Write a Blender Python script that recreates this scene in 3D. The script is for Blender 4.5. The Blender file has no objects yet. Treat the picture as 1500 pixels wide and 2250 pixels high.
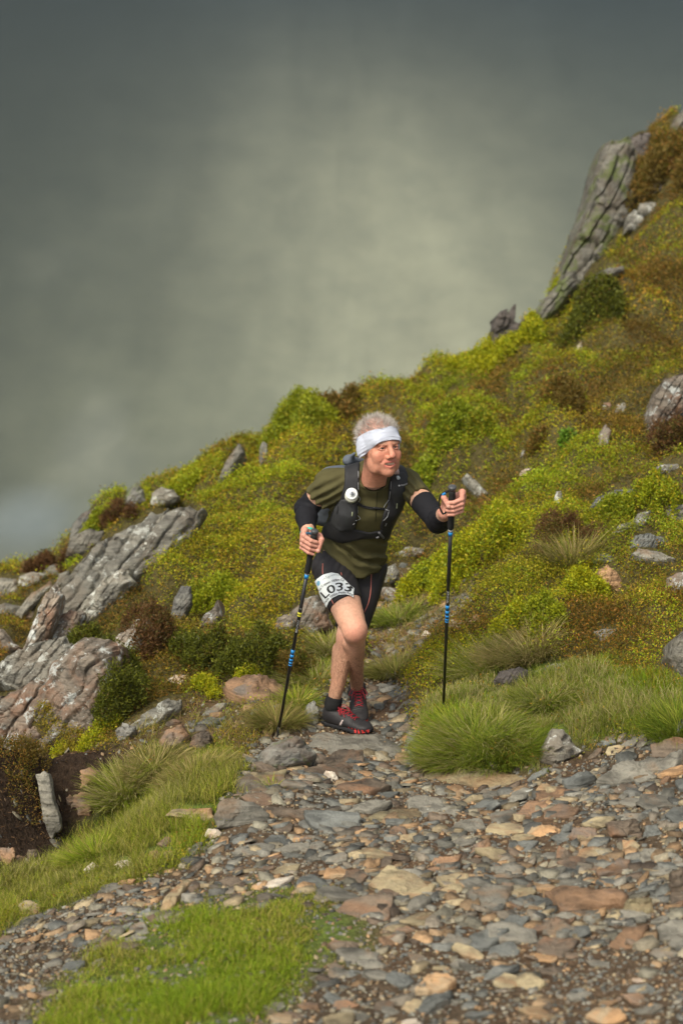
import bpy, math, random
import numpy as np
from mathutils import Vector
from mathutils.bvhtree import BVHTree

random.seed(7)
RNG = np.random.default_rng(11)
scene = bpy.context.scene
R = math.radians

# ---------------------------------------------------------------- camera
PITCH = R(16.0)
CAMZ = 3.478
FPX = 4375.0            # focal length in photo pixels (70 mm on a 36 mm tall frame)
cam_data = bpy.data.cameras.new("camera")
cam = bpy.data.objects.new("camera", cam_data)
scene.collection.objects.link(cam)
cam.location = (0, 0, CAMZ)
cam.rotation_euler = (math.pi / 2 - PITCH, 0, 0)
cam_data.sensor_fit = 'VERTICAL'
cam_data.sensor_height = 36.0
cam_data.sensor_width = 24.0
cam_data.lens = 70.0
cam_data.clip_start = 0.1
cam_data.clip_end = 12000
cam_data.dof.use_dof = True
cam_data.dof.focus_distance = 8.85
cam_data.dof.aperture_fstop = 2.5
scene.camera = cam

# ---------------------------------------------------------------- world and sun
SUN_EL, SUN_AZ = R(52), R(215)      # azimuth clockwise from +Y
world = bpy.data.worlds.new("World")
scene.world = world
world.use_nodes = True
wn = world.node_tree.nodes
bg = wn["Background"]
sky = wn.new("ShaderNodeTexSky")
sky.sky_type = 'NISHITA'
sky.sun_disc = False
sky.sun_elevation = SUN_EL
sky.sun_rotation = SUN_AZ
sky.air_density = 1.0
sky.dust_density = 5.0
sky.ozone_density = 0.4
hsv = wn.new("ShaderNodeHueSaturation"); hsv.inputs["Saturation"].default_value = 0.22     # overcast: nearly white sky
world.node_tree.links.new(sky.outputs[0], hsv.inputs["Color"]); world.node_tree.links.new(hsv.outputs[0], bg.inputs[0])
bg.inputs[1].default_value = 0.09
sd = bpy.data.lights.new("sun", 'SUN')
sd.energy = 1.5
sd.angle = R(12)
sd.color = (1.0, 0.905, 0.70)
sun = bpy.data.objects.new("sun", sd)
scene.collection.objects.link(sun)
sv = Vector((math.sin(SUN_AZ) * math.cos(SUN_EL), math.cos(SUN_AZ) * math.cos(SUN_EL), math.sin(SUN_EL)))
sun.rotation_euler = sv.to_track_quat('Z', 'Y').to_euler()
sun.location = sv * 60

scene.view_settings.view_transform = 'Standard'
scene.view_settings.look = 'None'
scene.view_settings.gamma = 1.0
scene.view_settings.exposure = 0.98
scene.view_settings.use_curve_mapping = False
scene.render.engine = 'CYCLES'
scene.cycles.use_denoising = True
scene.cycles.max_bounces = 8
scene.cycles.diffuse_bounces = 3
scene.cycles.transmission_bounces = 4
scene.cycles.transparent_max_bounces = 6
scene.cycles.volume_bounces = 1

# ---------------------------------------------------------------- maths helpers
CP, SP = math.cos(PITCH), math.sin(PITCH)
FWD = np.array([0, CP, -SP]); UPV = np.array([0, SP, CP]); RGT = np.array([1.0, 0, 0])
CAM = np.array([0, 0, CAMZ])

def W(px, py, zc):
    """photo pixel at a given depth along the lens axis -> world point"""
    return CAM + zc * FWD + (px - 750) / FPX * zc * RGT + (1125 - py) / FPX * zc * UPV

def ray(px, py):
    d = FWD + (px - 750) / FPX * RGT + (1125 - py) / FPX * UPV
    return d / np.linalg.norm(d)

def WZ(px, py, z):
    d = ray(px, py)
    return CAM + d * ((z - CAMZ) / d[2])

def proj(P):
    P = np.asarray(P, float)
    d = P - CAM
    zc = d @ FWD
    return 750 + (d @ RGT) / zc * FPX, 1125 - (d @ UPV) / zc * FPX, zc

def nrm(v):
    v = np.asarray(v, float)
    return v / (np.linalg.norm(v) + 1e-12)

def _hash(ix, iy, iz, seed):
    h = (ix.astype(np.uint32) * np.uint32(374761393) + iy.astype(np.uint32) * np.uint32(668265263)
         + iz.astype(np.uint32) * np.uint32(2147483647) + np.uint32((seed * 1274126177) & 0xffffffff))
    h = (h ^ (h >> np.uint32(13))) * np.uint32(1274126177)
    h = h ^ (h >> np.uint32(16))
    h = (h * np.uint32(2246822519)) & np.uint32(0xffffffff)
    h ^= h >> np.uint32(15)
    return h.astype(np.float64) / 4294967295.0

def vnoise(P, seed=0):
    """smooth value noise in [-1,1]; P is (...,3)"""
    P = np.asarray(P, float) + 1000.0
    i = np.floor(P).astype(np.int64)
    f = P - i
    f = f * f * (3 - 2 * f)
    out = 0
    for dx in (0, 1):
        wx = f[..., 0] if dx else 1 - f[..., 0]
        for dy in (0, 1):
            wy = f[..., 1] if dy else 1 - f[..., 1]
            for dz in (0, 1):
                wz = f[..., 2] if dz else 1 - f[..., 2]
                out = out + wx * wy * wz * _hash(i[..., 0] + dx, i[..., 1] + dy, i[..., 2] + dz, seed)
    return out * 2 - 1

def fbm(P, scale=1.0, octaves=4, seed=0, gain=0.5):
    P = np.asarray(P, float) * scale
    a, s, out = 1.0, 0.0, 0
    for o in range(octaves):
        out = out + a * vnoise(P, seed + o * 17)
        s += a
        a *= gain
        P = P * 2.03 + 11.7
    return out / s

def inpoly(px, py, poly):
    px = np.asarray(px, float); py = np.asarray(py, float)
    c = np.zeros(px.shape, bool)
    n = len(poly)
    for k in range(n):
        x0, y0 = poly[k]; x1, y1 = poly[(k + 1) % n]
        if y0 == y1: continue
        m = ((y0 > py) != (y1 > py)) & (px < (x1 - x0) * (py - y0) / (y1 - y0) + x0)
        c ^= m
    return c

def polydist(px, py, poly):
    """signed distance to a 2-D polygon, negative inside"""
    px = np.asarray(px, float); py = np.asarray(py, float)
    best = np.full(px.shape, 1e18)
    n = len(poly)
    for k in range(n):
        x0, y0 = poly[k]; x1, y1 = poly[(k + 1) % n]
        ex, ey = x1 - x0, y1 - y0
        t = np.clip(((px - x0) * ex + (py - y0) * ey) / (ex * ex + ey * ey + 1e-12), 0, 1)
        best = np.minimum(best, (px - x0 - t * ex) ** 2 + (py - y0 - t * ey) ** 2)
    d = np.sqrt(best)
    return np.where(inpoly(px, py, poly), -d, d)

# ---------------------------------------------------------------- object helpers
def link(o, parent=None):
    scene.collection.objects.link(o)
    if parent is not None: o.parent = parent
    return o

def tag(o, label=None, cat=None, group=None, kind=None):
    if label: o["label"] = label
    if cat: o["category"] = cat
    if group: o["group"] = group
    if kind: o["kind"] = kind
    return o

def fast_mesh(name, V, quads=None, tris=None, col=None, smooth=False):
    """numpy arrays -> mesh"""
    me = bpy.data.meshes.new(name)
    V = np.ascontiguousarray(V, np.float32)
    nq = 0 if quads is None else len(quads)
    nt = 0 if tris is None else len(tris)
    me.vertices.add(len(V)); me.vertices.foreach_set("co", V.ravel())
    loops = []
    if nq: loops.append(np.asarray(quads, np.int32).ravel())
    if nt: loops.append(np.asarray(tris, np.int32).ravel())
    loops = np.concatenate(loops)
    me.loops.add(len(loops)); me.loops.foreach_set("vertex_index", loops)
    starts = np.concatenate([np.arange(nq) * 4, nq * 4 + np.arange(nt) * 3]).astype(np.int32)
    me.polygons.add(nq + nt); me.polygons.foreach_set("loop_start", starts)
    if smooth: me.polygons.foreach_set("use_smooth", np.ones(nq + nt, bool))
    me.update(calc_edges=True)
    if col is not None:
        c = np.ones((len(V), 4), np.float32); c[:, :col.shape[1]] = col
        at = me.color_attributes.new("Col", 'FLOAT_COLOR', 'POINT')
        at.data.foreach_set("color", c.ravel())
    return me

def mesh_obj(name, me, mat, parent=None, loc=None):
    if isinstance(mat, (list, tuple)):
        for m in mat: me.materials.append(m)
    elif mat is not None: me.materials.append(mat)
    o = bpy.data.objects.new(name, me)
    if loc is not None: o.location = tuple(float(v) for v in loc)
    return link(o, parent)

def empty(name, loc, label=None, cat=None, group=None):
    o = bpy.data.objects.new(name, None)
    o.empty_display_size = 0.1
    o.location = tuple(float(v) for v in loc)
    link(o)
    return tag(o, label, cat, group)

# ---------------------------------------------------------------- materials
def new_mat(name):
    m = bpy.data.materials.new(name); m.use_nodes = True
    nt = m.node_tree
    return m, nt, nt.nodes["Principled BSDF"]

def s2l(c):
    return tuple(((v / 255.0) / 12.92 if v / 255.0 <= 0.04045 else ((v / 255.0 + 0.055) / 1.055) ** 2.4) for v in c)

def N(nt, typ, **kw):
    n = nt.nodes.new(typ)
    for k, v in kw.items(): setattr(n, k, v)
    return n

def noise_node(nt, vec, scale, detail=4, rough=0.55, dist=0.0):
    n = N(nt, "ShaderNodeTexNoise"); n.inputs["Scale"].default_value = scale
    n.inputs["Detail"].default_value = detail; n.inputs["Roughness"].default_value = rough
    n.inputs["Distortion"].default_value = dist
    nt.links.new(vec, n.inputs["Vector"])
    return n.outputs["Fac"]

def ramp(nt, fac, stops):
    r = N(nt, "ShaderNodeValToRGB")
    e = r.color_ramp.elements
    while len(e) > 1: e.remove(e[-1])
    for k, (p, c) in enumerate(stops):
        el = e[0] if k == 0 else e.new(p)
        el.position = p
        c = tuple(c) if hasattr(c, '__len__') else (c, c, c)
        el.color = (*c[:3], 1)
    nt.links.new(fac, r.inputs[0])
    return r.outputs[0]

def mix(nt, fac, a, b, mode='MIX'):
    m = N(nt, "ShaderNodeMix", data_type='RGBA', blend_type=mode)
    for sock, v in ((m.inputs[0], fac), (m.inputs[6], a), (m.inputs[7], b)):
        if hasattr(v, "is_linked") or hasattr(v, "links"): nt.links.new(v, sock)
        elif hasattr(v, '__len__'): sock.default_value = (*v[:3], 1)
        else: sock.default_value = v
    return m.outputs[2]

def bump(nt, h, bsdf, strength=0.5, dist=0.01):
    b = N(nt, "ShaderNodeBump"); b.inputs["Strength"].default_value = strength
    b.inputs["Distance"].default_value = dist
    nt.links.new(h, b.inputs["Height"]); nt.links.new(b.outputs[0], bsdf.inputs["Normal"])

def rock_mat(name, base, dark, stain=None, stain_amt=0.0, lichen=0.0, lich_col=(0.55, 0.57, 0.52), moss=0.0, sc=1.0):
    m, nt, b = new_mat(name)
    tc = N(nt, "ShaderNodeTexCoord"); oi = N(nt, "ShaderNodeObjectInfo")
    add = N(nt, "ShaderNodeVectorMath", operation='MULTIPLY_ADD')
    nt.links.new(tc.outputs["Object"], add.inputs[0]); add.inputs[1].default_value = (1, 1, 1)
    cmb = N(nt, "ShaderNodeCombineXYZ")
    mul = N(nt, "ShaderNodeMath", operation='MULTIPLY'); mul.inputs[1].default_value = 37.0
    nt.links.new(oi.outputs["Random"], mul.inputs[0])
    for k in range(3): nt.links.new(mul.outputs[0], cmb.inputs[k])
    nt.links.new(cmb.outputs[0], add.inputs[2])
    v = add.outputs[0]
    n1 = noise_node(nt, v, 9 * sc, 6, 0.65, 0.4)
    c = ramp(nt, n1, [(0.3, dark), (0.52, base), (0.72, tuple(min(1, x * 1.35) for x in base))])
    # cleavage streaks: noise stretched along one direction
    mp = N(nt, "ShaderNodeMapping"); mp.inputs["Scale"].default_value = (2, 4, 26)
    mp.inputs["Rotation"].default_value = (0.5, 0.35, 0.2)
    nt.links.new(v, mp.inputs[0])
    st = noise_node(nt, mp.outputs[0], 2.2 * sc, 5, 0.6, 0.6)
    stc = ramp(nt, st, [(0.36, (0.45, 0.45, 0.45)), (0.5, (1, 1, 1)), (0.7, (1.25, 1.22, 1.18))])
    c = mix(nt, 0.75, c, stc, 'MULTIPLY')
    if stain is not None:
        n2 = noise_node(nt, v, 4 * sc, 5, 0.6, 0.8)
        f = ramp(nt, n2, [(0.62 - 0.35 * stain_amt, 0.0), (0.78 - 0.35 * stain_amt, 0.9)])
        c = mix(nt, f, c, stain)
    if lichen > 0:
        n3 = noise_node(nt, v, 11 * sc, 7, 0.75, 0.3)
        f = ramp(nt, n3, [(0.72 - 0.2 * lichen, 0.0), (0.76 - 0.2 * lichen, 0.85)])
        c = mix(nt, f, c, lich_col)
    if moss > 0:
        n4 = noise_node(nt, v, 6 * sc, 6, 0.7, 0.3)
        f = ramp(nt, n4, [(0.66 - 0.25 * moss, 0.0), (0.74 - 0.25 * moss, 0.8)])
        c = mix(nt, f, c, (0.10, 0.13, 0.025))
    hs = N(nt, "ShaderNodeHueSaturation")
    mr = N(nt, "ShaderNodeMapRange"); mr.inputs[3].default_value = 0.75; mr.inputs[4].default_value = 1.25
    nt.links.new(oi.outputs["Random"], mr.inputs[0]); nt.links.new(mr.outputs[0], hs.inputs["Value"])
    nt.links.new(c, hs.inputs["Color"])
    nt.links.new(hs.outputs[0], b.inputs["Base Color"])
    b.inputs["Roughness"].default_value = 0.62
    b.inputs["Specular IOR Level"].default_value = 0.35
    hh = mix(nt, 0.5, n1, st, 'ADD')
    fine = noise_node(nt, v, 70 * sc, 5, 0.7)
    hh = mix(nt, 0.35, hh, fine, 'ADD')
    bump(nt, hh, b, 0.9, 0.022)
    return m

def attr_mat(name, rough=0.6, transl=0.0, spec=0.25, noise=None, bumpd=None, sss=0.0, sheen=0.0):
    m, nt, b = new_mat(name)
    a = N(nt, "ShaderNodeAttribute", attribute_name="Col")
    c = a.outputs["Color"]
    tc = N(nt, "ShaderNodeTexCoord")
    if noise:
        n1 = noise_node(nt, tc.outputs["Object"], noise[0], 5, 0.65)
        c = mix(nt, 1.0, c, ramp(nt, n1, [(0.3, noise[1]), (0.7, noise[2])]), 'MULTIPLY')
    nt.links.new(c, b.inputs["Base Color"])
    b.inputs["Roughness"].default_value = rough
    b.inputs["Specular IOR Level"].default_value = spec
    if sss:
        b.inputs["Subsurface Weight"].default_value = sss
        b.inputs["Subsurface Radius"].default_value = (1.0, 0.35, 0.2)
        b.inputs["Subsurface Scale"].default_value = 0.012
    if sheen: b.inputs["Sheen Weight"].default_value = sheen
    if bumpd:
        n2 = noise_node(nt, tc.outputs["Object"], bumpd[0], 4, 0.6)
        bump(nt, n2, b, bumpd[1], bumpd[2])
    if transl:
        t = N(nt, "ShaderNodeBsdfTranslucent"); nt.links.new(c, t.inputs[0])
        mx = N(nt, "ShaderNodeMixShader"); mx.inputs[0].default_value = transl
        nt.links.new(b.outputs[0], mx.inputs[1]); nt.links.new(t.outputs[0], mx.inputs[2])
        nt.links.new(mx.outputs[0], nt.nodes["Material Output"].inputs[0])
    return m

def plain_mat(name, col, rough=0.5, spec=0.4, metallic=0.0, bumpd=None, var=None):
    m, nt, b = new_mat(name)
    b.inputs["Base Color"].default_value = (*col, 1)
    b.inputs["Roughness"].default_value = rough
    b.inputs["Specular IOR Level"].default_value = spec
    b.inputs["Metallic"].default_value = metallic
    tc = N(nt, "ShaderNodeTexCoord")
    if var:
        n1 = noise_node(nt, tc.outputs["Object"], var[0], 4, 0.6)
        c = ramp(nt, n1, [(0.3, tuple(x * var[1] for x in col)), (0.7, tuple(x * var[2] for x in col))])
        nt.links.new(c, b.inputs["Base Color"])
    if bumpd:
        n2 = noise_node(nt, tc.outputs["Object"], bumpd[0], 4, 0.6)
        bump(nt, n2, b, bumpd[1], bumpd[2])
    return m

# ================================================================ TERRAIN
# control points: photo pixel + either depth ('d') or height ('z')
CTRL = [
 (750,1612,'z',0.0),(830,1625,'z',0.0),(680,1615,'z',0.0),(750,1750,'z',0.10),(750,1900,'z',0.22),(750,2080,'z',0.33),(750,2250,'z',0.42),
 (750,2500,'z',0.6),(1500,2500,'z',0.75),(0,2500,'z',0.45),(-400,2300,'z',0.3),(1900,2300,'z',0.75),
 (1100,2250,'z',0.47),(1500,2250,'z',0.56),(1500,2000,'z',0.42),(1500,1850,'z',0.36),(1500,1700,'z',0.33),(1200,1850,'z',0.26),
 (1200,1700,'z',0.13),(1050,1700,'z',0.06),(950,1640,'z',0.02),(1000,1800,'z',0.17),
 (0,2250,'z',0.28),(0,2080,'z',0.10),(350,2250,'z',0.36),(400,2050,'z',0.22),(300,1930,'z',0.07),(200,2000,'z',0.1),(0,1960,'z',-0.12),
 (450,1850,'z',0.10),(300,1790,'z',-0.02),(400,1700,'z',0.0),(500,1650,'z',0.0),(300,1650,'z',-0.06),
 (60,1810,'z',-0.42),(10,1830,'z',-0.45),(150,1830,'z',-0.33),(60,1900,'z',-0.28),(-150,1850,'z',-0.5),(200,1700,'z',-0.12),
 (60,1645,'z',0.02),(0,1650,'z',0.03),(150,1650,'z',-0.03),(-150,1650,'z',0.0),
 (600,1560,'z',0.0),(560,1520,'d',9.7),(450,1590,'z',-0.05),(350,1600,'d',9.4),(640,1480,'d',10.0),(250,1640,'z',-0.08),
 (600,1400,'d',10.5),(600,1200,'d',12.1),(400,1300,'d',11.6),(200,1500,'d',10.7),(100,1590,'d',9.6),(0,1600,'d',9.7),
 (0,1450,'d',11.6),(-200,1500,'d',11.8),(300,1450,'d',10.5),(450,1450,'d',10.2),(200,1300,'d',12.6),(450,1150,'d',13.2),
 (820,1540,'d',9.55),(850,1450,'d',10.2),(880,1350,'d',11.0),(900,1290,'d',11.8),(760,1300,'d',11.5),(760,1100,'d',13.0),
 (850,1210,'d',12.5),(900,1560,'d',9.3),(900,1600,'d',9.1),
 (975,1580,'d',8.95),(975,1500,'d',9.5),(1050,1650,'d',8.68),(1100,1560,'d',8.95),(1200,1600,'d',8.75),(1200,1450,'d',9.4),(1200,1350,'d',9.9),
 (1050,1350,'d',10.3),(1000,1250,'d',11.2),(1100,1150,'d',11.8),(1200,1100,'d',12.0),(1000,1000,'d',13.4),(1200,900,'d',14.1),
 (1480,1620,'d',8.35),(1480,1450,'d',9.0),(1480,1300,'d',9.8),(1400,1100,'d',11.4),(1400,900,'d',13.0),(1400,600,'d',15.6),(1400,420,'d',16.8),
 (1700,1300,'d',9.6),(1700,1600,'d',8.2),(1800,900,'d',12.8),(1800,500,'d',15.6),
 (1250,720,'d',15.3),(1150,800,'d',15.0),
]
RIDGE = [(-500,1640,14.0),(-250,1470,14.2),(0,1300,14.4),(60,1278,14.4),(130,1225,14.4),(190,1175,14.4),(290,1125,14.5),(400,1072,14.7),(480,1020,14.9),
 (560,975,15.1),(610,925,15.2),(700,925,15.4),(770,880,15.6),(850,852,15.8),(950,835,16.0),(1010,825,16.1),(1060,790,16.3),
 (1150,750,16.6),(1215,655,17.0),(1290,480,17.4),(1345,345,17.8),(1400,325,18.0),(1500,280,18.3),(1700,180,18.8),(2000,60,19.6)]
pts = []
for px, py, k, v in CTRL:
    pts.append(WZ(px, py, v) if k == 'z' else W(px, py, v))
rp = np.array([W(*r) for r in RIDGE])
pts = np.array(pts + list(rp))

def tps_fit(P, lam=0.004):
    n = len(P)
    r = np.hypot(P[:, None, 0] - P[None, :, 0], P[:, None, 1] - P[None, :, 1])
    K = np.where(r > 0, r * r * np.log(r + 1e-9), 0) + lam * np.eye(n)
    A = np.zeros((n + 3, n + 3)); A[:n, :n] = K
    A[:n, n] = 1; A[:n, n + 1:] = P[:, :2]; A[n, :n] = 1; A[n + 1:, :n] = P[:, :2].T
    return np.linalg.solve(A, np.concatenate([P[:, 2], np.zeros(3)]))
TW = tps_fit(pts)

def tps(x, y):
    out = TW[-3] + TW[-2] * x + TW[-1] * y
    for k in range(len(pts)):
        r2 = (x - pts[k, 0]) ** 2 + (y - pts[k, 1]) ** 2
        out = out + TW[k] * 0.5 * r2 * np.log(r2 + 1e-12)
    return out

# surface kinds, as outlines on the hillside (photo pixels)
PATH = [(-300,2600),(-300,2030),(0,2060),(120,2000),(300,1925),(440,1860),(480,1790),(520,1700),(560,1660),(600,1610),(640,1575),(690,1560),
        (760,1500),(800,1430),(820,1330),(860,1280),(960,1270),(1060,1290),(1060,1340),(960,1400),(900,1460),(870,1510),(890,1560),(930,1620),
        (1000,1660),(1100,1700),(1180,1700),(1200,1650),(1290,1640),(1500,1600),(1900,1560),(1900,2600)]
LAWN = [(300,2600),(60,2250),(180,2160),(330,2060),(460,1985),(600,1955),(740,1975),(800,2030),(800,2080),(700,2120),(620,2180),(560,2250),(480,2600)]
GRASS = [(-300,2040),(-300,1960),(0,1940),(120,1870),(200,1800),(260,1720),(340,1650),(430,1630),(530,1660),(550,1700),(500,1750),(470,1790),
         (440,1850),(300,1920),(120,2000),(0,2055)]
PEAT = [(-300,1980),(-300,1640),(0,1622),(120,1612),(220,1640),(300,1665),(260,1720),(200,1800),(120,1870),(0,1940)]
TUSS = [(930,1600),(960,1540),(1010,1500),(1100,1440),(1250,1470),(1350,1500),(1500,1490),(1900,1480),(1900,1560),(1500,1600),(1300,1630),(1180,1640),
        (1180,1700),(1060,1680),(980,1650)]
BANK = [(560,1520),(600,1450),(700,1400),(760,1380),(740,1500),(680,1560),(640,1560)]      # pale grass beside the path
DIRT2 = [(870,1510),(960,1400),(1060,1340),(1060,1290),(1150,1250),(1180,1170),(1110,1160),(1040,1230),(960,1265),(860,1280),(820,1400)]
DIRT3 = [(250,1660),(300,1600),(400,1560),(480,1500),(560,1480),(680,1540),(620,1600),(560,1660),(430,1630),(340,1650)]
SLATES = [(1300,1240),(1360,1130),(1500,1110),(1500,1260),(1400,1250)]

XS = np.arange(-6.5, 7.01, 0.034)
YS = np.concatenate([np.arange(1.0, 4.0, 0.1), np.arange(4.0, 21.0, 0.034), np.arange(21.0, 40.0, 0.5)])
GX, GY = np.meshgrid(XS, YS, indexing='ij')
yr = np.interp(GX, rp[:, 0], rp[:, 1])
GYc = np.minimum(GY, yr)
base = tps(np.clip(GX, -5, 5.5), np.clip(GYc, 3.2, 21))
over = np.maximum(GY - yr, 0)
# where the ridge climbs steeply the flank to the left of it must drop too
base = base - 0.55 * over - 0.35 * over ** 2 / (1 + 0.25 * over) - 0.02 * over ** 2
base -= np.maximum(-4.6 - GX, 0) * 0.55
gp = np.stack([GX, GY, base], -1)
ppx, ppy, pzc = proj(gp)
def soft(poly, w=14): return np.clip(0.5 - polydist(ppx, ppy, poly) / (2 * w), 0, 1)
wob = 46 * fbm(gp * [1, 1, 0], 2.6, 4, 5)
_px, _py = ppx, ppy
ppx, ppy = ppx + wob, ppy + wob * 0.6
m_path = soft(PATH); m_lawn = soft(LAWN, 42); m_grass = soft(GRASS, 24); m_peat = soft(PEAT); m_tuss = soft(TUSS)
m_bank = soft(BANK); m_d2 = soft(DIRT2, 20); m_d3 = soft(DIRT3, 20)
ppx, ppy = _px, _py
m_path = np.where(ppy > 2400, 1, m_path) * (1 - m_lawn)
m_veg = np.clip(1 - m_path - m_lawn - m_grass - m_peat - m_tuss - m_bank - 0.75 * m_d2 - 0.8 * m_d3, 0, 1)
def worley(x, y, cell, seed):
    """distance to the nearest jittered point (in cells) and that point's random number"""
    u, v = x / cell + 500, y / cell + 500
    iu, iv = np.floor(u).astype(np.int64), np.floor(v).astype(np.int64)
    best = np.full(x.shape, 9.0); hid = np.zeros(x.shape); z0 = np.zeros(x.shape, np.int64)
    for a in (-1, 0, 1):
        for b in (-1, 0, 1):
            jx = iu + a + 0.15 + 0.7 * _hash(iu + a, iv + b, z0, seed); jy = iv + b + 0.15 + 0.7 * _hash(iu + a, iv + b, z0, seed + 7)
            d = np.hypot(u - jx, v - jy); h_ = _hash(iu + a, iv + b, z0, seed + 13)
            m = d < best; best = np.where(m, d, best); hid = np.where(m, h_, hid)
    return best, hid
WU = GX + 0.10 * fbm(gp * [1, 1, 0], 3, 3, 61); WV = GY + 0.10 * fbm(gp * [1, 1, 0], 3, 3, 62)
WD1, WI1 = worley(WU, WV * 0.8, 0.62, 3); WD2, WI2 = worley(WU, WV * 0.8, 0.27, 4)
mound = 0.20 * (0.35 + WI1) * np.clip(1 - (WD1 / 0.72) ** 2, 0, 1) + 0.075 * (0.3 + WI2) * np.clip(1 - (WD2 / 0.7) ** 2, 0, 1) - 0.07
rough = 0.012 * fbm(gp * [1, 1, 0], 5, 4, 1) + 0.006 * fbm(gp * [1, 1, 0], 22, 3, 2)
humm = 0.11 * fbm(gp * [1, 1, 0], 1.5, 4, 3) + 0.035 * np.abs(fbm(gp * [1, 1, 0], 4.2, 3, 4))
GZ = base + rough + m_veg * (humm + mound) * np.clip((pzc - 8.5) / 2, 0.25, 1) + 0.02 * fbm(gp * [1, 1, 0], 2.5, 3, 8) * (1 - m_veg) + 0.04 * m_tuss
GZ += 0.02 * m_lawn * np.clip(fbm(gp * [1, 1, 0], 3, 3, 9) + 0.8, 0, 2)
nx_, ny_ = GX.shape

# soil colour per vertex (bare soil, peat, litter, gravelly dirt)
def L3(c): return np.array(s2l(c))
c_path = np.array([0.085, 0.060, 0.038]); c_peat = np.array([0.035, 0.022, 0.014])
c_soil = np.array([0.075, 0.062, 0.022]); c_grass = np.array([0.09, 0.12, 0.025])
tot = m_path + m_lawn + m_grass + m_peat + m_tuss + m_bank + m_veg + 0.75 * m_d2 + 0.8 * m_d3 + 1e-6
gc = (m_path[..., None] * c_path + (m_lawn + m_grass + m_tuss)[..., None] * c_grass + m_peat[..., None] * c_peat
      + m_bank[..., None] * c_grass + m_veg[..., None] * c_soil + (0.75 * m_d2 + 0.8 * m_d3)[..., None] * np.array([0.12, 0.075, 0.04])) / tot[..., None]
gc *= (1 + 0.35 * fbm(gp * [1, 1, 0], 3, 4, 21))[..., None]
gc += np.clip(fbm(gp * [1, 1, 0], 1.7, 4, 22), 0, 1)[..., None] * np.array([0.05, 0.012, 0.0]) * (m_path + m_d2)[..., None]
idx = np.arange(nx_ * ny_).reshape(nx_, ny_)
gq = np.stack([idx[:-1, :-1], idx[1:, :-1], idx[1:, 1:], idx[:-1, 1:]], -1).reshape(-1, 4)
gv = np.stack([GX, GY, GZ], -1).reshape(-1, 3)
gme = fast_mesh("ground", gv, quads=gq, col=np.clip(gc.reshape(-1, 3), 0.005, 1), smooth=True)
gmat = attr_mat("soil", rough=0.9, spec=0.15, noise=(30, (0.45, 0.45, 0.45), (1.5, 1.5, 1.5)), bumpd=(60, 0.9, 0.02))
tag(mesh_obj("ground", gme, gmat), kind="structure")
BVH = BVHTree.FromPolygons([tuple(v) for v in gv[:]], [tuple(q) for q in gq[((GY[:-1, :-1].ravel() > 3.5) & (GY[:-1, :-1].ravel() < 22))]])

def zat(x, y):
    fx = np.clip(np.interp(x, XS, np.arange(len(XS))), 0, len(XS) - 1.001)
    fy = np.clip(np.interp(y, YS, np.arange(len(YS))), 0, len(YS) - 1.001)
    i = fx.astype(int) if hasattr(fx, 'astype') else int(fx); j = fy.astype(int) if hasattr(fy, 'astype') else int(fy)
    a, b = fx - i, fy - j
    return GZ[i, j] * (1 - a) * (1 - b) + GZ[i + 1, j] * a * (1 - b) + GZ[i, j + 1] * (1 - a) * b + GZ[i + 1, j + 1] * a * b

def sample(A, x, y):
    i = np.clip(np.round(np.interp(x, XS, np.arange(len(XS)))).astype(int), 0, nx_ - 1)
    j = np.clip(np.round(np.interp(y, YS, np.arange(len(YS)))).astype(int), 0, ny_ - 1)
    return A[i, j]

def hit(px, py):
    d = ray(px, py)
    loc, n, i, t = BVH.ray_cast(Vector(CAM), Vector(d))
    if loc is None:
        return None, np.array([0, 0, 1.0])
    n = np.array(n)
    return np.array(loc), (n if n[2] > 0 else -n)

def ground_n(x, y, e=0.12):
    dx = (zat(x + e, y) - zat(x - e, y)) / (2 * e); dy = (zat(x, y + e) - zat(x, y - e)) / (2 * e)
    return nrm([-dx, -dy, 1])

# ---------------------------------------------------------------- far valley and opposite mountainside
fx = np.linspace(-1, 1, 300); fx = np.sign(fx) * np.abs(fx) ** 2.2 * 2600
fy = np.concatenate([np.linspace(45, 300, 22), np.linspace(310, 2400, 260)])
FX, FY = np.meshgrid(fx, fy, indexing='ij')
P0 = np.stack([FX, FY, 0 * FX], -1)
rise = np.clip((FY - 640) / 700, 0, None)
FZ = -60 - 190 * np.clip((FY - 45) / 420, 0, 1) ** 0.7 + 520 * np.tanh(0.82 * rise ** 1.2)
FZ += 16 * fbm(P0, 0.004, 4, 31) * np.clip((FY - 200) / 500, 0, 1) + 4 * fbm(P0, 0.02, 3, 32)
gully = fbm(np.stack([FX * 0.030, FY * 0.006, 0 * FX], -1), 1.0, 4, 38)
FZ += 7 * gully * np.clip(rise * 4, 0, 1)
FZ = np.minimum(FZ, 322)
dark = np.array([0.006, 0.011, 0.018]); pale = np.array([0.40, 0.40, 0.29]); mid = np.array([0.142, 0.152, 0.112])
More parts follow.
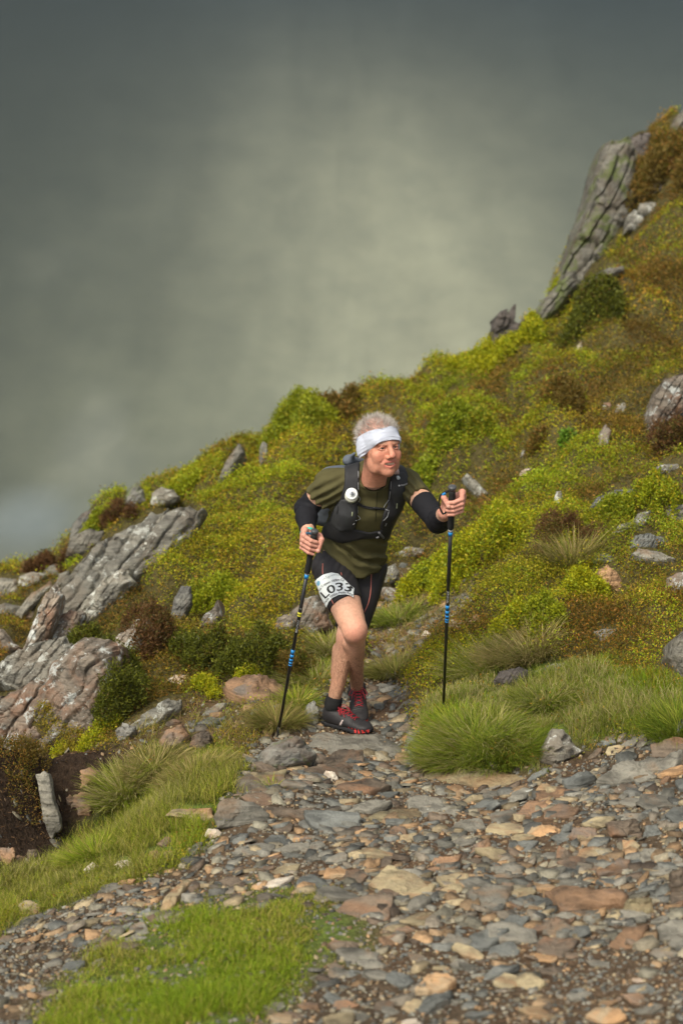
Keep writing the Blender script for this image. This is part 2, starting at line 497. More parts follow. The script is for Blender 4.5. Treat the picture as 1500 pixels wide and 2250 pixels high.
# bare rock and heather high up with cloud shade painted in, pale grass lower on the far side, painted shade round the shoulder to the left
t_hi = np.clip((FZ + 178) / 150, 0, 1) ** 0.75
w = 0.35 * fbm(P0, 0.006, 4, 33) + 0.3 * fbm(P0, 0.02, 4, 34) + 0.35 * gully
patch = 0.5 * np.exp(-(((FX - 38 - 14 * fbm(P0, 0.012, 3, 35)) / 92) ** 2 + ((FY + 0.5 * FX - 872 - 30 * fbm(P0, 0.012, 3, 36)) / 130) ** 2))  # sunlit part of the valley, painted in as a paler patch
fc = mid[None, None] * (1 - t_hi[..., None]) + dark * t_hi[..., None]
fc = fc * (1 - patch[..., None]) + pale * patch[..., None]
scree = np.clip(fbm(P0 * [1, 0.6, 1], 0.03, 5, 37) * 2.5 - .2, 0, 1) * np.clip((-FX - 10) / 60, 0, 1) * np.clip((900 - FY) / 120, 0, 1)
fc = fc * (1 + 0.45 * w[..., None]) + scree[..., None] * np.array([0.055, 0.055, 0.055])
fc = fc * np.clip((FX + 330) / 290, 0.40, 1.1)[..., None]  # colour darkened towards the left for the shaded shoulder
pool = np.exp(-(((FX + 122) / 19) ** 2 + ((FY - 742) / 15) ** 2) ** 2)
fc = fc * (1 - pool[..., None]) + pool[..., None] * np.array([0.16, 0.185, 0.185])
idx = np.arange(FX.size).reshape(FX.shape)
fq = np.stack([idx[:-1, :-1], idx[1:, :-1], idx[1:, 1:], idx[:-1, 1:]], -1).reshape(-1, 4)
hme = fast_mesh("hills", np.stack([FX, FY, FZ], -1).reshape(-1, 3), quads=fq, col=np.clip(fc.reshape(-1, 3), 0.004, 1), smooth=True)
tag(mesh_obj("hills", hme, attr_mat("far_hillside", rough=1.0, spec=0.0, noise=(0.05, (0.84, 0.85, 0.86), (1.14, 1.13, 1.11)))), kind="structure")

# haze: one closed box of even density
hz = bpy.data.meshes.new("haze")
x0, x1, y0, y1, z0, z1 = -2700, 2700, -60, 2450, -330, 340
vs = [(x, y, z) for x in (x0, x1) for y in (y0, y1) for z in (z0, z1)]
hz.from_pydata(vs, [], [(0, 1, 3, 2), (4, 6, 7, 5), (0, 4, 5, 1), (2, 3, 7, 6), (0, 2, 6, 4), (1, 5, 7, 3)])
hm = bpy.data.materials.new("haze"); hm.use_nodes = True
hn = hm.node_tree; hn.nodes.remove(hn.nodes["Principled BSDF"])
pv = hn.nodes.new("ShaderNodeVolumePrincipled")
pv.inputs["Color"].default_value = (0.32, 0.38, 0.385, 1)
pv.inputs["Density"].default_value = 0.00038
hn.links.new(pv.outputs[0], hn.nodes["Material Output"].inputs["Volume"])
tag(mesh_obj("haze", hz, hm), label="thin grey mist filling the valley behind the hillside", kind="stuff")

# ================================================================ ROCKS
M_GREY = rock_mat("grey_slate", (0.19, 0.178, 0.145), (0.07, 0.065, 0.052), stain=(0.20, 0.125, 0.07), stain_amt=0.25, lichen=0.25)
M_BLUE = rock_mat("blue_grey_slate", (0.135, 0.14, 0.128), (0.06, 0.062, 0.056), stain=(0.16, 0.12, 0.08), stain_amt=0.1)
M_RUST = rock_mat("rusty_slate", (0.25, 0.15, 0.085), (0.11, 0.07, 0.042), stain=(0.15, 0.13, 0.11), stain_amt=0.35)
M_ORANGE = rock_mat("orange_slate", (0.40, 0.24, 0.12), (0.20, 0.12, 0.065), stain=(0.36, 0.30, 0.20), stain_amt=0.4)
M_TAN = rock_mat("tan_slate", (0.33, 0.27, 0.16), (0.17, 0.12, 0.075), stain=(0.30, 0.15, 0.07), stain_amt=0.35)
M_BROWN = rock_mat("brown_slate", (0.15, 0.115, 0.082), (0.065, 0.05, 0.038), stain=(0.24, 0.13, 0.07), stain_amt=0.3)
M_PALE = rock_mat("pale_quartz", (0.62, 0.55, 0.45), (0.40, 0.30, 0.22), stain=(0.42, 0.25, 0.14), stain_amt=0.2)
M_LICH = rock_mat("lichened_rock", (0.215, 0.18, 0.14), (0.07, 0.058, 0.045), stain=(0.25, 0.14, 0.085), stain_amt=0.42, lichen=0.85, lich_col=(0.50, 0.52, 0.49))
M_LICHG = rock_mat("grey_lichened_rock", (0.215, 0.205, 0.17), (0.075, 0.07, 0.058), stain=(0.2, 0.17, 0.13), stain_amt=0.35, lichen=0.85, lich_col=(0.50, 0.51, 0.46))
M_MOSSY = rock_mat("mossy_rock", (0.20, 0.195, 0.17), (0.09, 0.085, 0.08), stain=(0.15, 0.11, 0.08), stain_amt=0.3, lichen=0.5, moss=0.55)
M_CRAG = rock_mat("dark_crag", (0.175, 0.165, 0.135), (0.065, 0.06, 0.05), stain=(0.10, 0.075, 0.05), stain_amt=0.4, lichen=0.45, lich_col=(0.27, 0.28, 0.25), moss=0.6)
M_DARK = rock_mat("dark_rock", (0.10, 0.085, 0.075), (0.045, 0.038, 0.034), lichen=0.15)
M_OLIVE = rock_mat("olive_bedrock", (0.21, 0.175, 0.10), (0.10, 0.08, 0.05), stain=(0.2, 0.12, 0.06), stain_amt=0.35, moss=0.15)
MATS = dict(grey=M_GREY, blue=M_BLUE, rust=M_RUST, orange=M_ORANGE, tan=M_TAN, brown=M_BROWN, pale=M_PALE, lich=M_LICH, lichg=M_LICHG,
            mossy=M_MOSSY, crag=M_CRAG, dark=M_DARK, olive=M_OLIVE)

def slab_mesh(P2, ax_u, ax_v, n, org, thick, dome=0.15, rough=0.02, seg=72, seed=0, strata=0.0, bevel=0.12, steps=0.0, crag=0.0):
    """solid stone: outline P2 (metres, in the plane ax_u/ax_v through org), front along n, body running back by thick"""
    P2 = np.asarray(P2, float)
    cen = P2.mean(0)
    # outline resampled edge by edge so the corners stay sharp, then chipped
    D = np.roll(P2, -1, 0) - P2
    L = np.hypot(D[:, 0], D[:, 1]); per = L.sum()
    B = []
    for k in range(len(P2)):
        m = max(1, int(round(seg * L[k] / per)))
        B.append(P2[k] + D[k] * (np.arange(m) / m)[:, None])
    B = np.concatenate(B); seg = len(B)
    size = math.sqrt(max(1e-9, abs(0.5 * np.sum(P2[:, 0] * np.roll(P2[:, 1], -1) - P2[:, 1] * np.roll(P2[:, 0], -1)))))
    chip = fbm(np.stack([B[:, 0], B[:, 1], 0 * B[:, 0]], -1) * (7 / size) + seed, 1, 3, 3)
    B = B + (B - cen) * (0.09 * chip)[:, None]
    big = seg >= 60
    rr_ = list(np.linspace(0, 1, 25 if big and crag else (10 if big else 4))[1:-1]) + ([0.95] if not (big and crag) else []) + [0.985]
    rings = []; hs = []
    bz = bevel * thick
    for r in rr_:
        rings.append(cen + (B - cen) * r)
        hs.append(dome * size * (1 - r ** 2) - bz * np.exp(-(1 - r) * (26 if not crag else 12)))
    for s_, dd in (((1.012, 0.16), (1.02, 0.5), (1.0, 0.85), (0.93, 1.0)) if not crag else ((1.01, 0.08), (1.03, 0.2), (1.05, 0.35), (1.06, 0.55), (1.04, 0.8), (0.95, 1.0))):
        rings.append(cen + (B - cen) * s_); hs.append(-thick * dd)
    Vs = [cen[None]]
    H = [np.array([dome * size])]
    for rg, h in zip(rings, hs):
        Vs.append(rg); H.append(np.full(seg, h))
    Vs.append(cen[None]); H.append(np.array([-thick]))
    V2 = np.concatenate(Vs); H = np.concatenate(H)
    V = org + V2[:, :1] * ax_u + V2[:, 1:] * ax_v + H[:, None] * n
    Q = V - org
    nse = fbm(Q + seed * 3.1, 2.2 / size, 5, seed + 40, 0.55)
    rid = 1 - 2 * np.abs(fbm(Q + seed * 1.7, 3.5 / size, 4, seed + 50, 0.6))
    disp = rough * size * (0.7 * nse + 0.5 * rid)
    # thin sheets split off the face of a slate: sharp little terraces
    q = fbm(Q + seed, 1.3 / size, 3, seed + 60) * 3.2
    disp += (0.12 * thick if not crag else 0.018 * size) * np.floor(q * 1.5)
    if crag:
        # blades and ledges: blocks between joints stand in or out of the face
        sd = nrm(ax_u * 0.55 + ax_v * 0.83); sd2 = nrm(np.cross(n, sd))
        wq = 0.10 * size * np.stack([fbm(Q, 2.5 / size, 3, seed + 83 + j) for j in range(2)], -1)
        s1 = ((Q @ sd2) + wq[:, 0]) / size * 6.5; s2 = ((Q @ sd) + 1.6 * wq[:, 1]) / size * 4.2
        i1 = np.floor(s1).astype(np.int64); i2 = np.floor(s2 + 0.37 * i1).astype(np.int64)
        hb = _hash(i1 + 99, i2 + 99, 0 * i1, seed + 5)
        disp += crag * size * (hb - 0.5) * 1.0
        edge = np.minimum(np.abs(s1 - np.round(s1)), 0.45)
        disp -= crag * size * 0.5 * np.exp(-(edge / 0.07) ** 2)
        s3 = (Q @ sd2 + wq[:, 1]) / size * 22
        disp += 0.008 * size * _hash(np.floor(s3).astype(np.int64) + 50, 0 * i1, 0 * i1, seed + 6)
    V = V + n * disp[:, None]
    V += rough * size * 0.5 * np.stack([fbm(Q + seed, 4 / size, 3, seed + 70 + j) for j in range(3)], -1)
    if strata:
        sdir = nrm(ax_u * 0.75 + ax_v * 0.65 * (1 if seed % 2 else -1))
        s = (Q @ nrm(np.cross(n, sdir))) / size * 9 + 1.5 * fbm(Q, 2 / size, 3, seed + 80)
        V -= n * (strata * size * np.abs((s % 1) - 0.35) * (0.4 + np.clip(fbm(Q, 1.5 / size, 2, seed + 81) + 0.5, 0, 1)))[:, None]
    F3, F4 = [], []
    nring = len(rings)
    j = np.arange(seg); j2 = (j + 1) % seg
    tris = [np.stack([0 * j, 1 + j, 1 + j2], -1)]
    quads = []
    for r in range(nring - 1):
        a = 1 + r * seg; b = a + seg
        quads.append(np.stack([a + j, b + j, b + j2, a + j2], -1))
    last = 1 + (nring - 1) * seg
    tris.append(np.stack([np.full(seg, last + seg), last + j2, last + j], -1))
    quads = np.concatenate(quads); tris = np.concatenate(tris)
    area = 0.5 * np.sum(P2[:, 0] * np.roll(P2[:, 1], -1) - P2[:, 1] * np.roll(P2[:, 0], -1))
    if area < 0: quads = quads[:, ::-1]; tris = tris[:, ::-1]
    return V, quads, tris

ROCKN = [0]
ROCKS_PX = []
def rock(poly, mat, label, up=None, thick=None, dome=0.12, rough=0.05, strata=0.0, steps=0.0, name="rock", cat="rock", group=None,
         flat=False, lift=None, push=0.0, anchor=None, seg=72, bevel=0.12, sink=0.0):
    """a stone whose outline is given in photo pixels; it stands or lies on the hillside there"""
    ROCKN[0] += 1; seed = ROCKN[0]
    poly = np.array(poly, float)
    crag = 0.0
    if name in ('rock_outcrop',) and not flat:
        crag = 0.105; seg = 200
    elif not flat and group in (G_CRAG, G_HILL, G_SKY) : crag = 0.075; seg = 100
    if crag and group in (G_CRAG, G_SKY): poly = poly.mean(0) + (poly - poly.mean(0)) * (1.30 if name == 'rock_outcrop' else 1.18)
    ROCKS_PX.append(poly)
    cx, cy = poly.mean(0)
    if flat:
        loc, gn = hit(cx, cy)
        if loc is None: loc = W(cx, cy, 15)
        gn = ground_n(loc[0], loc[1])
        tilt = up if up is not None else 0.12
        n = nrm(gn + np.array([0.10 * math.sin(seed * 3.3), -tilt, 0]))
        wid = np.ptp(poly[:, 0]) / FPX * np.linalg.norm(loc - CAM)
        th = thick if thick is not None else 0.16 * wid
        th = max(th, 0.012)
        org = loc + n * ((lift if lift is not None else 0.75) * th)
        th2 = th * 1.1
    else:
        bx, by = (cx, poly[:, 1].max() - 4) if anchor is None else anchor
        loc, gn = hit(bx, by)
        if loc is None: loc = W(cx, cy, 15.5)
        t = R(up if up is not None else 32)
        n = nrm([0.15 * math.sin(seed * 2.1), -math.cos(t), math.sin(t)])
        wid = np.ptp(poly[:, 0]) / FPX * np.linalg.norm(loc - CAM)
        hei = np.ptp(poly[:, 1]) / FPX * np.linalg.norm(loc - CAM)
        th2 = thick if thick is not None else 0.55 * min(wid, hei)
        org = loc + nrm([0, 1, 0]) * push
    P3 = []
    for x, y in poly:
        d = ray(x, y)
        P3.append(CAM + d * (np.dot(org - CAM, n) / np.dot(d, n)))
    P3 = np.array(P3)
    c3 = P3.mean(0)
    au = nrm(np.cross(n, [0, 1, 0.3])) if flat else nrm(np.cross([0, 0, 1], n))
    au = nrm(au - n * np.dot(au, n)); av = np.cross(n, au)
    P2 = np.stack([(P3 - c3) @ au, (P3 - c3) @ av], -1)
    V, q, t3 = slab_mesh(P2, au, av, n, c3, th2, dome=dome if not flat else dome * 0.35, rough=rough if not flat else rough * 0.5,
                         seg=seg, seed=seed, strata=strata * (0.5 if crag else 1), steps=steps, bevel=bevel, crag=crag)
    base_pt = np.array([V[:, 0].mean(), V[:, 1].mean(), V[:, 2].min()])
    me = fast_mesh(name, V - base_pt, quads=q, tris=t3)
    o = mesh_obj(name, me, MATS[mat], loc=base_pt)
    return tag(o, label, cat, group)

G_PATH = "slate slabs and stones lying on the path"
G_CRAG = "rocks cropping out of the left hillside"
G_HILL = "rocks showing through the right hillside"
G_SKY = "rocks along the left ridge"
# --- named stones of the path
rock([(568,1685),(572,1652),(598,1622),(640,1619),(678,1636),(695,1655),(684,1674),(645,1684),(602,1694)],'mossy',
     "rounded grey boulder with lichen specks at the tip of the walker's slanting pole", up=45, thick=0.16, dome=0.32, rough=0.05, name="boulder", cat="boulder", strata=0.02)
rock([(650,1632),(682,1607),(760,1606),(840,1612),(890,1632),(885,1660),(800,1664),(740,1668),(690,1654)],'grey',
     "broad pale grey rock step directly under the walker's trail shoes", flat=True, thick=0.07, dome=0.1, rough=0.05, strata=0.02, name="rock_step", cat="rock step", lift=0.15, up=0.05)
rock([(710,1668),(735,1652),(795,1650),(800,1668),(760,1684),(718,1684)],'brown',"dark brown layered stone just below the rock step under the shoes", flat=True, thick=0.06, strata=0.04, name="stone", cat="stone", group=G_PATH)
rock([(538,1710),(583,1692),(628,1690),(624,1716),(615,1724),(560,1722)],'olive',"tan grey slab in front of the rounded boulder", flat=True, thick=0.03, name="slate_slab", cat="slab", group=G_PATH)
rock([(515,1745),(520,1712),(545,1700),(575,1715),(600,1740),(550,1748)],'grey',"grey slab half under the tan slab at the edge of the grass", flat=True, thick=0.02, name="slate_slab", cat="slab", group=G_PATH, lift=0.5)
rock([(363,1792),(380,1777),(464,1775),(476,1812),(446,1818),(402,1795)],'tan',"tan and rust slab standing on edge in the grass beside the big grey slab", up=35, thick=0.05, dome=0.04, rough=0.03, name="slate_slab", cat="slab", group=G_PATH)
rock([(473,1787),(482,1760),(508,1751),(555,1761),(594,1790),(591,1806),(560,1819),(478,1818)],'grey',"largest smooth grey slab on the left edge of the path, beside the grass", up=40, thick=0.06, dome=0.05, rough=0.02, name="slate_slab", cat="slab", group=G_PATH)
rock([(79,1702),(92,1697),(106,1699),(118,1760),(131,1800),(131,1822),(108,1845),(95,1800)],'grey',"long narrow grey plank of slate leaning upright in the dark peat hollow", up=25, thick=0.05, dome=0.02, rough=0.02, name="slate_slab", cat="slab", anchor=(108,1840))
rock([(111,1720),(140,1698),(200,1688),(216,1694),(212,1710),(180,1730),(120,1744)],'rust',"rust brown slab lying behind the upright plank in the peat hollow", up=45, thick=0.05, dome=0.04, rough=0.03, name="slate_slab", cat="slab", anchor=(165,1740))
rock([(183,1912),(203,1893),(218,1902),(212,1916),(196,1920)],'pale',"cream stone in the lower left grass, left of the round white one", up=45, dome=0.2, name="stone", cat="stone")
rock([(251,1900),(262,1890),(282,1889),(291,1900),(284,1911),(262,1912)],'pale',"round white quartz stone in the lower left grass", up=45, dome=0.25, name="stone", cat="stone")
rock([(305,1888),(330,1868),(378,1866),(384,1885),(340,1900)],'orange',"flat orange slab sunk in the edge of the left grass", flat=True, thick=0.03, name="slate_slab", cat="slab", group=G_PATH, lift=0.5)
rock([(345,1852),(366,1836),(384,1846),(364,1864)],'rust',"small rusty lozenge stone perched in grass left of the tan slab", up=45, name="stone", cat="stone")
rock([(447,1838),(455,1820),(480,1822),(492,1838),(470,1845)],'pale',"whitish stone tucked under the tan slab and the big grey slab", up=40, name="stone", cat="stone")
rock([(1197,1958),(1232,1950),(1368,1950),(1378,1966),(1370,1982),(1232,1992)],'rust',"long rust brown block lying across the lower right of the path", flat=True, thick=0.07, dome=0.05, strata=0.01, name="slate_slab", cat="slab", group=G_PATH)
rock([(1370,2004),(1380,1973),(1430,1972),(1440,2010),(1408,2019)],'olive',"five sided olive grey slab right of the long rust brown block", up=40, thick=0.05, name="slate_slab", cat="slab", group=G_PATH)
rock([(805,1938),(850,1904),(915,1922),(942,1948),(890,1972),(845,1960)],'tan',"large yellow orange slab in the middle of the path below the walker", flat=True, up=0.35, thick=0.05, name="slate_slab", cat="slab", group=G_PATH)
rock([(873,2020),(925,2001),(975,1999),(985,2010),(930,2028)],'tan',"pale tan sliver of slate below the large yellow orange slab", flat=True, thick=0.03, name="slate_slab", cat="slab", group=G_PATH)
rock([(1155,2046),(1195,2022),(1262,2008),(1235,2034),(1172,2049)],'brown',"dark brown wedge of slate left below the long rust brown block", flat=True, up=0.3, thick=0.05, name="slate_slab", cat="slab", group=G_PATH)
rock([(1470,1918),(1500,1908),(1560,1912),(1560,1972),(1476,1972)],'brown',"dark purple brown block cut by the right edge of the picture", up=35, thick=0.1, name="slate_slab", cat="slab")
rock([(1308,1718),(1345,1690),(1420,1650),(1468,1658),(1500,1655),(1462,1684),(1400,1694),(1340,1718)],'grey',"long layered grey outcrop across the path at the right, below the upright pale rock", flat=True, thick=0.08, strata=0.03, rough=0.06, name="rock_outcrop", cat="outcrop", up=0.2)
rock([(1186,1672),(1192,1640),(1216,1596),(1238,1600),(1262,1638),(1282,1650),(1252,1668),(1215,1682)],'lichg',"pointed pale grey rock at the foot of the big grass tussock", up=35, thick=0.18, dome=0.15, strata=0.03, name="rock", cat="rock")
rock([(912,2172),(938,2143),(985,2141),(1001,2156),(985,2168),(940,2174)],'orange',"blurred orange stone near the bottom edge, touching a grey one", flat=True, thick=0.04, name="stone", cat="stone")
rock([(908,2212),(945,2176),(990,2172),(985,2195),(938,2216)],'blue',"blurred blue grey stone near the bottom edge, below the orange one", flat=True, thick=0.04, name="stone", cat="stone")
rock([(873,2250),(885,2236),(915,2232),(928,2250),(910,2262),(885,2262)],'pale',"blurred pale stone cut by the bottom edge of the picture", flat=True, thick=0.04, name="stone", cat="stone")
rock([(1152,1836),(1172,1809),(1218,1810),(1229,1828),(1192,1846)],'orange',"orange slab on the path's right half, level with the big grey slab", flat=True, up=0.3, name="slate_slab", cat="slab", group=G_PATH)
rock([(1250,1838),(1258,1819),(1308,1820),(1312,1832),(1290,1840)],'rust',"reddish brown slab right of the orange slab", flat=True, name="slate_slab", cat="slab", group=G_PATH)
rock([(937,1912),(955,1880),(1012,1877),(1003,1893),(965,1910)],'rust',"rust red slab above the large yellow orange slab", flat=True, up=0.3, name="slate_slab", cat="slab", group=G_PATH)
rock([(983,1820),(1008,1799),(1060,1800),(1067,1818),(1035,1838)],'grey',"olive grey layered slab in the middle of the path", flat=True, up=0.25, strata=0.03, name="slate_slab", cat="slab", group=G_PATH)
rock([(980,1728),(998,1724),(1042,1744),(1036,1754),(1000,1744)],'orange',"narrow bright orange slab below the olive bedrock ledge", flat=True, thick=0.035, up=0.3, name="slate_slab", cat="slab", group=G_PATH)
rock([(1045,1742),(1062,1733),(1104,1742),(1105,1757),(1062,1762)],'grey',"grey slab touching the narrow orange slab below the ledge", flat=True, up=0.3, name="slate_slab", cat="slab", group=G_PATH)
rock([(1175,1735),(1192,1720),(1236,1726),(1247,1747),(1205,1746)],'tan',"tan block below the right end of the olive bedrock ledge", flat=True, thick=0.05, up=0.2, name="slate_slab", cat="slab", group=G_PATH)
rock([(1124,1788),(1158,1765),(1204,1759),(1202,1774),(1150,1794)],'rust',"smooth rusty brown slab right of centre on the path", flat=True, thick=0.03, name="slate_slab", cat="slab", group=G_PATH)
rock([(1210,1918),(1232,1899),(1282,1895),(1266,1926),(1238,1932)],'blue',"blue grey slab just above the long rust brown block", flat=True, up=0.2, name="slate_slab", cat="slab", group=G_PATH)
rock([(1262,1890),(1272,1862),(1300,1860),(1328,1868),(1315,1885),(1290,1892)],'tan',"cream topped stone at the right of the path, above the blue grey slab", flat=True, up=0.3, name="stone", cat="stone", group=G_PATH)
rock([(1222,1885),(1225,1858),(1250,1868),(1270,1895),(1245,1896)],'brown',"purple brown stone left of the cream topped stone", up=45, name="stone", cat="stone", group=G_PATH)
rock([(1228,1838),(1240,1810),(1258,1806),(1256,1825),(1240,1842)],'blue',"blue grey stone on edge between the orange and reddish slabs", up=40, name="stone", cat="stone", group=G_PATH)
rock([(1028,1890),(1038,1855),(1075,1840),(1080,1868),(1060,1886)],'rust',"brown stone with a pale left edge, right of the rust red slab", up=35, name="stone", cat="stone", group=G_PATH)
rock([(818,1912),(845,1880),(863,1880),(858,1900),(835,1918)],'brown',"dark purple brown stone above the yellow orange slab's left corner", flat=True, up=0.4, name="stone", cat="stone", group=G_PATH)
rock([(866,1862),(880,1835),(918,1828),(905,1850),(880,1864)],'tan',"leaning olive tan slab in the centre of the path", flat=True, up=0.4, name="slate_slab", cat="slab", group=G_PATH)
rock([(1340,1840),(1330,1805),(1395,1798),(1412,1830),(1380,1842)],'brown',"large purple brown block at the right of the path", up=40, thick=0.08, name="slate_slab", cat="slab", group=G_PATH)
rock([(1412,1840),(1420,1812),(1440,1810),(1455,1830),(1440,1842)],'blue',"blue grey block right of the large purple brown block", up=40, name="stone", cat="stone", group=G_PATH)
rock([(890,1700),(1000,1688),(1100,1694),(1185,1714),(1150,1730),(1010,1728),(900,1720)],'olive',"olive brown bedrock ledge across the path below the grass tussock", flat=True, thick=0.06, dome=0.1, rough=0.08, strata=0.03, name="bedrock_ledge", cat="ledge", lift=0.3, up=0.03)
rock([(725,1730),(740,1714),(795,1712),(802,1730),(775,1745)],'orange',"salmon orange slab on the path below the walker's shoes", flat=True, up=0.3, thick=0.03, name="slate_slab", cat="slab", group=G_PATH)
rock([(706,1708),(715,1692),(735,1695),(745,1712),(728,1718)],'pale',"white quartz stone below the rounded boulder", up=45, name="stone", cat="stone", group=G_PATH)
rock([(640,1695),(700,1680),(765,1688),(770,1700),(700,1704)],'brown',"thin dark brown slab between the boulder and the white quartz", flat=True, thick=0.025, name="slate_slab", cat="slab", group=G_PATH)
rock([(565,1775),(600,1768),(672,1778),(668,1790),(600,1788)],'brown',"long thin brown slab at the upper right of the big grey slab", flat=True, thick=0.03, name="slate_slab", cat="slab", group=G_PATH)
rock([(810,1790),(830,1782),(920,1778),(925,1795),(860,1803)],'olive',"long yellowish slab in the middle of the path above the olive tan one", flat=True, thick=0.03, name="slate_slab", cat="slab", group=G_PATH)
rock([(598,1866),(640,1852),(682,1850),(678,1864),(635,1872)],'grey',"long grey sliver right of the big grey slab, lower down", flat=True, thick=0.025, name="slate_slab", cat="slab", group=G_PATH)
rock([(345,2005),(365,1970),(412,1925),(420,1935),(385,1985),(355,2008)],'tan',"long narrow tan rib of rock between the two patches of grass", flat=True, thick=0.04, up=0.1, name="rock_rib", cat="rock")
rock([(480,1938),(495,1925),(525,1926),(532,1936),(505,1946)],'brown',"smooth brown stone on bare earth above the near lawn", flat=True, thick=0.03, name="stone", cat="stone", group=G_PATH)
rock([(42,1990),(50,1984),(85,1984),(90,2000),(80,2008),(50,2006)],'tan',"tan stone in the grass at the left edge", flat=True, thick=0.04, name="stone", cat="stone")
rock([(142,2022),(150,2003),(165,2005),(172,2020),(155,2028)],'tan',"small tan block right of the stone at the left edge", up=45, name="stone", cat="stone")
rock([(718,2070),(735,2060),(790,2065),(785,2078),(740,2082)],'brown',"blurred brown slab at the right end of the near lawn", flat=True, thick=0.03, name="slate_slab", cat="slab", group=G_PATH)
# --- between the walker and the hollow
rock([(488,1505),(520,1487),(610,1491),(665,1515),(670,1528),(610,1542),(540,1538),(500,1522)],'rust',"broad rusty rock ledge with bilberry on top, left of the walker's left pole", flat=True, thick=0.16, dome=0.12, rough=0.07, strata=0.04, name="rock_ledge", cat="ledge", lift=0.4)
rock([(280,1586),(312,1563),(372,1531),(400,1534),(396,1550),(345,1578),(302,1598)],'lichg',"slanting grey slab above the dark peat bank", flat=True, thick=0.12, rough=0.05, up=0.35, name="slate_slab", cat="slab")
rock([(252,1602),(268,1584),(298,1590),(298,1612),(262,1632)],'mossy',"cube shaped grey block below the slanting grey slab", up=40, thick=0.14, name="rock", cat="rock")
rock([(368,1493),(385,1481),(412,1483),(402,1502),(380,1503)],'pale',"pinkish white stone lying alone above the slanting slab", flat=True, up=0.3, name="stone", cat="stone")
rock([(430,1590),(462,1572),(496,1573),(475,1592)],'blue',"blue grey slate flake lying on the dirt ledge", flat=True, thick=0.025, name="slate_slab", cat="slab")
rock([(438,1572),(478,1545),(499,1543),(472,1568)],'grey',"grey slab lying just above the blue grey flake", flat=True, thick=0.03, up=0.2, name="slate_slab", cat="slab")
rock([(404,1594),(412,1584),(432,1586),(430,1598)],'grey',"small grey flake left of the blue grey one", flat=True, thick=0.02, name="stone", cat="stone")
rock([(345,1625),(365,1600),(400,1590),(412,1610),(400,1640),(360,1648)],'rust',"crumbly orange brown rock above the grass", up=40, thick=0.12, strata=0.05, rough=0.08, name="rock", cat="rock")
rock([(412,1640),(425,1610),(460,1608),(470,1630),(450,1650)],'brown',"layered brown rock right of the crumbly orange one", up=40, thick=0.12, strata=0.06, rough=0.08, name="rock", cat="rock")
rock([(668,1585),(674,1548),(690,1538),(702,1560),(700,1590),(684,1602)],'mossy',"mossy upright rock right behind the walker's rear heel", up=30, thick=0.12, rough=0.07, name="rock", cat="rock")
rock([(130,1760),(150,1738),(190,1728),(215,1745),(200,1790),(150,1800)],'rust',"rusty crumbling rock in the side of the peat hollow", up=40, thick=0.12, rough=0.08, strata=0.04, name="rock", cat="rock")
rock([(0,1895),(0,1862),(32,1862),(34,1885),(15,1903)],'rust',"rust coloured stone at the bottom of the peat hollow by the left edge", up=40, name="stone", cat="stone")
rock([(28,1898),(38,1878),(55,1880),(54,1895),(38,1902)],'rust',"small rusty stone between two bigger ones in the peat hollow", up=40, name="stone", cat="stone")
rock([(53,1885),(62,1866),(80,1866),(82,1880),(68,1894)],'brown',"dark brown stone at the right end of the hollow's rubble", up=40, name="stone", cat="stone")
rock([(0,1925),(15,1905),(45,1898),(52,1905),(20,1928)],'olive',"flat olive slab at the lower rim of the peat hollow", flat=True, thick=0.03, name="slate_slab", cat="slab")
# --- left crag
rock([(-60,1650),(-60,1560),(0,1545),(70,1508),(110,1500),(125,1530),(118,1600),(95,1640),(20,1655)],'lich',"lowest left crag face with big white lichen patches, above the peat bank", up=38, thick=0.6, dome=0.14, rough=0.07, strata=0.05, steps=0.02, name="rock_outcrop", cat="outcrop", group=G_CRAG, seg=120, anchor=(60,1640))
rock([(95,1625),(100,1530),(130,1470),(185,1425),(240,1432),(232,1480),(218,1540),(205,1590),(160,1620)],'lich',"rust stained crag with orange lichen, right neighbour of the lowest left crag", up=38, thick=0.5, dome=0.14, rough=0.06, strata=0.05, steps=0.02, name="rock_outcrop", cat="outcrop", group=G_CRAG, seg=120, anchor=(170,1610))
rock([(50,1445),(70,1385),(95,1322),(116,1297),(126,1320),(118,1362),(98,1405),(78,1440)],'lich',"narrow pointed crag with a white lichen spot near the left edge", up=32, thick=0.3, dome=0.16, rough=0.07, strata=0.05, name="rock_outcrop", cat="outcrop", group=G_CRAG, anchor=(70,1440))
rock([(112,1400),(125,1365),(155,1345),(178,1352),(165,1380),(130,1412)],'lich',"low lichened rock right of the narrow pointed crag", up=35, thick=0.2, dome=0.16, rough=0.07, name="rock_outcrop", cat="outcrop", group=G_CRAG)
rock([(150,1372),(185,1325),(235,1275),(262,1262),(270,1285),(245,1318),(212,1352),(170,1380)],'lichg',"lower half of the long diagonal rib of pale rock", up=36, thick=0.35, dome=0.12, rough=0.07, strata=0.06, steps=0.02, name="rock_outcrop", cat="outcrop", group=G_CRAG, seg=110, anchor=(190,1375))
rock([(232,1305),(250,1255),(290,1200),(330,1158),(350,1140),(345,1180),(318,1225),(280,1268),(250,1310)],'lichg',"middle of the long diagonal rib of pale rock, streaked with lichen", up=36, thick=0.35, dome=0.12, rough=0.07, strata=0.06, steps=0.02, name="rock_outcrop", cat="outcrop", group=G_CRAG, seg=110, anchor=(250,1305))
rock([(330,1212),(336,1165),(360,1132),(400,1134),(416,1130),(408,1158),(385,1180),(350,1205)],'lichg',"top end of the long diagonal rib of pale rock, split into upright blades", up=32, thick=0.3, dome=0.14, rough=0.08, strata=0.09, name="rock_outcrop", cat="outcrop", group=G_CRAG, seg=110, anchor=(350,1205))
